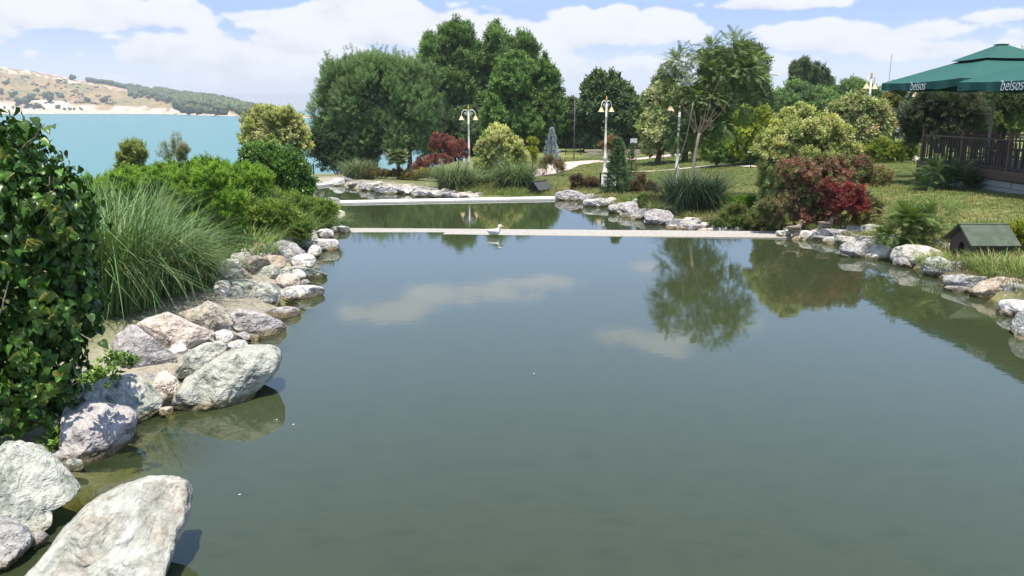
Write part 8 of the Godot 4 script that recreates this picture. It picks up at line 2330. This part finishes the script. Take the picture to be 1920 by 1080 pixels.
func make_creeper() -> void:
	var base := on_ground(-6.3, -8.6)
	var t := thing("broad_leaved_bush", "tall broad-leaved bush with glossy heart-shaped leaves filling the left edge", "bush", base)
	var r := RandomNumberGenerator.new()
	r.seed = 41
	var leaves := []
	for i in 4:
		leaves.append(heart_leaf(r))
	var lobes := [[Vector3(-5.39, 2.54, -8.80), Vector3(0.72, 0.95, 0.8)], [Vector3(-6.31, 2.99, -9.20), Vector3(0.95, 0.9, 0.9)], [Vector3(-5.11, 1.71, -8.70), Vector3(0.42, 0.6, 0.6)], [Vector3(-5.36, 1.01, -8.50), Vector3(0.52, 0.6, 0.6)], [Vector3(-6.15, 1.36, -8.60), Vector3(0.9, 1.1, 0.9)], [Vector3(-5.71, 3.30, -9.00), Vector3(0.42, 0.42, 0.5)], [Vector3(-5.07, 2.66, -8.80), Vector3(0.34, 0.5, 0.5)], [Vector3(-7.19, 2.02, -9.00), Vector3(1.0, 1.4, 1.0)], [Vector3(-5.29, 0.37, -7.50), Vector3(0.28, 0.2, 0.3)], [Vector3(-5.59, 0.58, -8.30), Vector3(0.5, 0.3, 0.5)]]
	for i in 24:
		var l: Array = lobes[i % lobes.size()]
		var st := start()
		tube(st, bend(Vector3(r.randf_range(-0.5, 0.5), -0.2, r.randf_range(-0.4, 0.4)), l[0] - base + any_with(r) * l[1] * (0.7 if i < 12 else 1.02), 0.12, r), 0.03 if i < 12 else 0.016, 0.006, 7)
		part("stem", done(st, true), mats.grey_bark, t)
	for q in [[Vector3(-4.98, 3.65, -8.60), Vector3(-5.59, 3.25, -8.90)], [Vector3(-4.79, 3.10, -8.50), Vector3(-5.37, 2.66, -8.80)], [Vector3(-4.64, 1.29, -8.40), Vector3(-5.08, 1.73, -8.60)]]:
		var st := start()
		tube(st, bend(q[1] - base, q[0] - base, 0.1, r), 0.012, 0.004, 6)
		part("stem", done(st, true), mats.grey_bark, t)
	var greens := [Color(0.034, 0.088, 0.012), Color(0.046, 0.112, 0.015), Color(0.026, 0.068, 0.011), Color(0.052, 0.135, 0.018)]
	var single := []
	for i in 4:
		for k in 4:
			var m: StandardMaterial3D = mats.gloss_leaf.duplicate()
			m.vertex_color_use_as_albedo = false
			m.albedo_color = lin(greens[i].r * (0.6 + 0.25 * k), greens[i].g * (0.6 + 0.25 * k), greens[i].b)
			single.append(m)
	var total := 12500
	var rest: Array[Transform3D] = []
	var eye := Vector3(0, 3.8, 0)
	var spots := []
	var weights := [3, 4, 2, 2.5, 5, 1.3, 1.5, 6, 0.35, 1.2]
	var sum := 0.0
	for w in weights:
		sum += w
	for i in total:
		var pick := r.randf() * sum
		var k := 0
		while pick > weights[k]:
			pick -= weights[k]
			k += 1
		var l: Array = lobes[k]
		var d := any_with(r)
		var f := 1.0 - 0.42 * r.randf() * r.randf()
		var dent := bumps.get_noise_3dv((l[0] + d * l[1]) * 2.6)
		if dent < -0.12 and r.randf() < 0.8:
			continue
		f *= 0.92 + 0.4 * dent
		if r.randf() < 0.2:
			f = r.randf_range(0.3, 0.8)
		var p: Vector3 = l[0] - base + d * l[1] * f
		if p.y < 0.0:
			continue
		# leaves face outward and up, their tips hang
		var face := (d * Vector3(1, 0.4, 1) + Vector3.UP * 0.35 + any_with(r) * 0.8).normalized()
		var tip := (Vector3.DOWN * 0.8 + d * Vector3(1, 0, 1) * 0.6 + any_with(r) * 0.8)
		tip = (tip - face * tip.dot(face)).normalized()
		var size := r.randf_range(0.06, 0.125)
		var b := Basis(tip.cross(face), tip, face).scaled_local(Vector3.ONE * size)
		var inside := false
		for m in lobes.size():
			if m != k:
				var q: Vector3 = (p + base - lobes[m][0]) / lobes[m][1]
				if q.length() < 0.8:
					inside = true
		# how large it shows from the water side, where it is not buried
		var show := size / (p + base).distance_to(eye) * (0.2 if inside or f < 0.8 else 1.0) * (0.4 + maxf(0.0, d.dot((eye - p - base).normalized())))
		if (p + base).x < -7.0:
			show *= 0.1
		spots.append([show, Transform3D(b, p)])
	for q in [Vector3(-5.10, 3.71, -8.60), Vector3(-4.93, 3.61, -8.50), Vector3(-4.92, 3.63, -8.60), Vector3(-5.06, 3.48, -8.60), Vector3(-5.29, 3.67, -8.70), Vector3(-4.83, 3.17, -8.50), Vector3(-4.75, 3.02, -8.50), Vector3(-4.66, 1.60, -8.40), Vector3(-4.50, 1.32, -8.30)]:
		var face := (Vector3(0.3, 0.8, 0.4) + any_with(r) * 0.4).normalized()
		var tip := Vector3(0.6, -0.5, 0.3) + any_with(r) * 0.3
		tip = (tip - face * tip.dot(face)).normalized()
		spots.append([99.0, Transform3D(Basis(tip.cross(face), tip, face).scaled_local(Vector3.ONE * r.randf_range(0.10, 0.14)), q - base)])
	spots.sort_custom(func(a, b): return a[0] > b[0])
	var mm := MultiMesh.new()
	mm.transform_format = MultiMesh.TRANSFORM_3D
	mm.use_colors = true
	mm.mesh = leaves[0]
	mm.instance_count = spots.size() - 300
	for i in spots.size():
		if i < 300:
			var o := part("leaf", leaves[i % 4], single[r.randi() % 16], t)
			o.transform = spots[i][1]
		else:
			mm.set_instance_transform(i - 300, spots[i][1])
			mm.set_instance_color(i - 300, greens[r.randi() % 4] * r.randf_range(0.6, 1.4))
	var m := MultiMeshInstance3D.new()
	m.name = "foliage"
	m.multimesh = mm
	m.material_override = mats.gloss_leaf
	m.set_meta("kind", "stuff")
	t.add_child(m, true)
	# weeds creeping out from under it onto the rocks
	plant("ground_ivy", "bright leafy weeds creeping from under the bush onto the boulders", "plant", "", on_ground(-4.66, -8.40), [[Vector3(-4.33, 1.08, -8.20), Vector3(0.17, 0.07, 0.12)], [Vector3(-4.50, 0.87, -8.20), Vector3(0.14, 0.06, 0.10)], [Vector3(-5.11, 0.18, -8.20), Vector3(0.20, 0.06, 0.13)], [Vector3(-5.32, 0.37, -8.20), Vector3(0.18, 0.08, 0.13)], [Vector3(-5.69, -0.14, -8.20), Vector3(0.16, 0.18, 0.17)]], {"count": 170, "size": 0.13, "kind": "broad", "cols": [Color(0.10, 0.19, 0.03), Color(0.14, 0.24, 0.04)], "clumps": 8, "crown": "foliage", "up": 0.8, "floor": 0.02, "mat": "gloss_leaf"}, 120)


# ---------------------------------------------------------------- birds and a person

func bird(label: String, at: Vector3, turn: float, scale: float, sitting: bool, body: Material, wing: Material, head: Material) -> void:
	var t := thing("duck", label, "duck", at, "ducks on the weir and rocks")
	t.rotation.y = turn
	t.scale = Vector3.ONE * scale
	var up := 0.0 if sitting else 0.09
	# looks along +x: one skin from tail to head
	var skin := lump([
		[Vector3(-0.10, up + 0.10, 0), Vector3(0.06, up + 0.105, 0), 0.085, 0.095], [Vector3(-0.12, up + 0.11, 0), Vector3(-0.24, up + 0.17, 0), 0.06, 0.018],
		[Vector3(0.09, up + 0.12, 0), Vector3(0.15, up + 0.2, 0), 0.07, 0.04], [Vector3(0.15, up + 0.2, 0), Vector3(0.165, up + 0.27, 0), 0.038, 0.034],
		[Vector3(0.165, up + 0.285, 0), Vector3(0.195, up + 0.285, 0), 0.046, 0.038]], 0.012, 0.05)
	part("body", skin, body, t)
	if head != body:
		part("head", lump([[Vector3(0.163, up + 0.262, 0), Vector3(0.17, up + 0.29, 0), 0.042, 0.049], [Vector3(0.17, up + 0.288, 0), Vector3(0.198, up + 0.286, 0), 0.048, 0.041]], 0.01, 0.03), head, t)
	for s in [-1, 1]:
		part("wing", lump([[Vector3(0.05, up + 0.135, s * 0.075), Vector3(-0.12, up + 0.14, s * 0.06), 0.05, 0.035], [Vector3(-0.12, up + 0.14, s * 0.06), Vector3(-0.21, up + 0.165, s * 0.02), 0.03, 0.01]], 0.011, 0.03), wing, t)
		var st := start()
		lathe(st, Vector3(0.208, up + 0.297, s * 0.033), [Vector2(0, -0.007), Vector2(0.007, 0), Vector2(0, 0.007)], 8)
		part("eye", done(st, true), mats.hair, t)
		if not sitting:
			part("leg", lump([[Vector3(0.0, up + 0.03, s * 0.045), Vector3(0.0, 0.012, s * 0.05), 0.016, 0.009], [Vector3(0.0, 0.01, s * 0.05), Vector3(0.05, 0.006, s * 0.055), 0.011, 0.013]], 0.008, 0.01), mats.beak, t)
	part("beak", lump([[Vector3(0.225, up + 0.28, 0), Vector3(0.285, up + 0.268, 0), 0.022, 0.016]], 0.007, 0.01), mats.beak, t)


func make_birds() -> void:
	bird("white duck resting on the grey weir slab", Vector3(-0.54, 0.03, -24.00), -0.1, 1.0, true, mats.feather_white, mats.feather_white, mats.feather_white)
	bird("brown duck standing upright at the weir's rocky end, facing the bank", Vector3(8.49, 0.06, -23.60) + Vector3(0, 0.02, 0.1), 0.25, 1.15, false, mats.feather_grey, mats.feather_brown, mats.feather_brown)
	bird("brown and grey duck on the rocks under the maple, facing the bank", Vector3(9.35, 0.25, -23.32), 0.15, 1.1, false, mats.feather_grey, mats.feather_brown, mats.feather_dark)


func make_person() -> void:
	# seated on the terrace, seen over the railing
	var at := Vector3(19.1, 1.59, -31.25)
	var t := thing("person", "dark-haired person in dark clothes seated at a terrace table behind the railing", "person", at)
	t.rotation.y = PI
	part("body", lump([
		[Vector3(0, 0.52, 0), Vector3(0, 0.85, -0.03), 0.15, 0.14], [Vector3(0, 0.85, -0.03), Vector3(0, 1.0, -0.02), 0.14, 0.10], [Vector3(-0.15, 0.98, -0.02), Vector3(0.15, 0.98, -0.02), 0.07, 0.07],
		[Vector3(0, 1.02, -0.01), Vector3(0, 1.12, 0.0), 0.055, 0.05],
		[Vector3(-0.19, 0.97, -0.01), Vector3(-0.24, 0.70, 0.06), 0.055, 0.045], [Vector3(-0.24, 0.70, 0.06), Vector3(-0.14, 0.74, 0.32), 0.042, 0.032],
		[Vector3(0.19, 0.97, -0.01), Vector3(0.24, 0.70, 0.06), 0.055, 0.045], [Vector3(0.24, 0.70, 0.06), Vector3(0.14, 0.74, 0.32), 0.042, 0.032]], 0.022, 0.05), mats.dark_shirt, t)
	part("trousers", lump([
		[Vector3(-0.09, 0.52, 0), Vector3(-0.12, 0.52, 0.42), 0.095, 0.07], [Vector3(-0.12, 0.52, 0.42), Vector3(-0.12, 0.1, 0.40), 0.065, 0.045],
		[Vector3(0.09, 0.52, 0), Vector3(0.12, 0.52, 0.42), 0.095, 0.07], [Vector3(0.12, 0.52, 0.42), Vector3(0.12, 0.1, 0.40), 0.065, 0.045]], 0.022, 0.04), mats.trousers, t)
	part("head", lump([
		[Vector3(0, 1.24, 0.01), Vector3(0, 1.27, 0.0), 0.088, 0.092], [Vector3(0, 1.18, 0.045), Vector3(0, 1.2, 0.04), 0.05, 0.06], [Vector3(0, 1.225, 0.095), Vector3(0, 1.205, 0.108), 0.012, 0.016],
		[Vector3(-0.088, 1.225, 0.0), Vector3(-0.09, 1.245, -0.005), 0.014, 0.017], [Vector3(0.088, 1.225, 0.0), Vector3(0.09, 1.245, -0.005), 0.014, 0.017], [Vector3(-0.02, 1.172, 0.088), Vector3(0.02, 1.172, 0.088), 0.009, 0.009]], 0.009, 0.03), mats.skin, t)
	part("hair", lump([[Vector3(0, 1.28, -0.02), Vector3(0, 1.3, 0.01), 0.098, 0.085], [Vector3(0, 1.22, -0.04), Vector3(0, 1.28, -0.03), 0.075, 0.09]], 0.012, 0.03), mats.hair, t)
	for s in [-1, 1]:
		part("eye", lump([[Vector3(s * 0.034, 1.232, 0.083), Vector3(s * 0.036, 1.232, 0.083), 0.010, 0.010]], 0.006, 0.005), mats.hair, t)
		var fingers := [[Vector3(s * 0.14, 0.74, 0.33), Vector3(s * 0.12, 0.765, 0.40), 0.03, 0.034]]
		for i in 4:
			var x: float = s * (0.095 + i * 0.019)
			var reach: float = [0.05, 0.062, 0.058, 0.045][i]
			fingers.append([Vector3(x, 0.768, 0.42), Vector3(x - s * 0.005, 0.772, 0.42 + reach * 0.6), 0.0095, 0.009])
			fingers.append([Vector3(x - s * 0.005, 0.772, 0.42 + reach * 0.6), Vector3(x - s * 0.008, 0.76, 0.42 + reach), 0.009, 0.008])
		fingers.append([Vector3(s * 0.10, 0.765, 0.37), Vector3(s * 0.07, 0.768, 0.415), 0.011, 0.009])
		part("hand", lump(fingers, 0.006, 0.008), mats.skin, t)
		part("shoe", lump([[Vector3(s * 0.12, 0.05, 0.38), Vector3(s * 0.13, 0.04, 0.55), 0.05, 0.038]], 0.015, 0.02), mats.dark_metal, t)
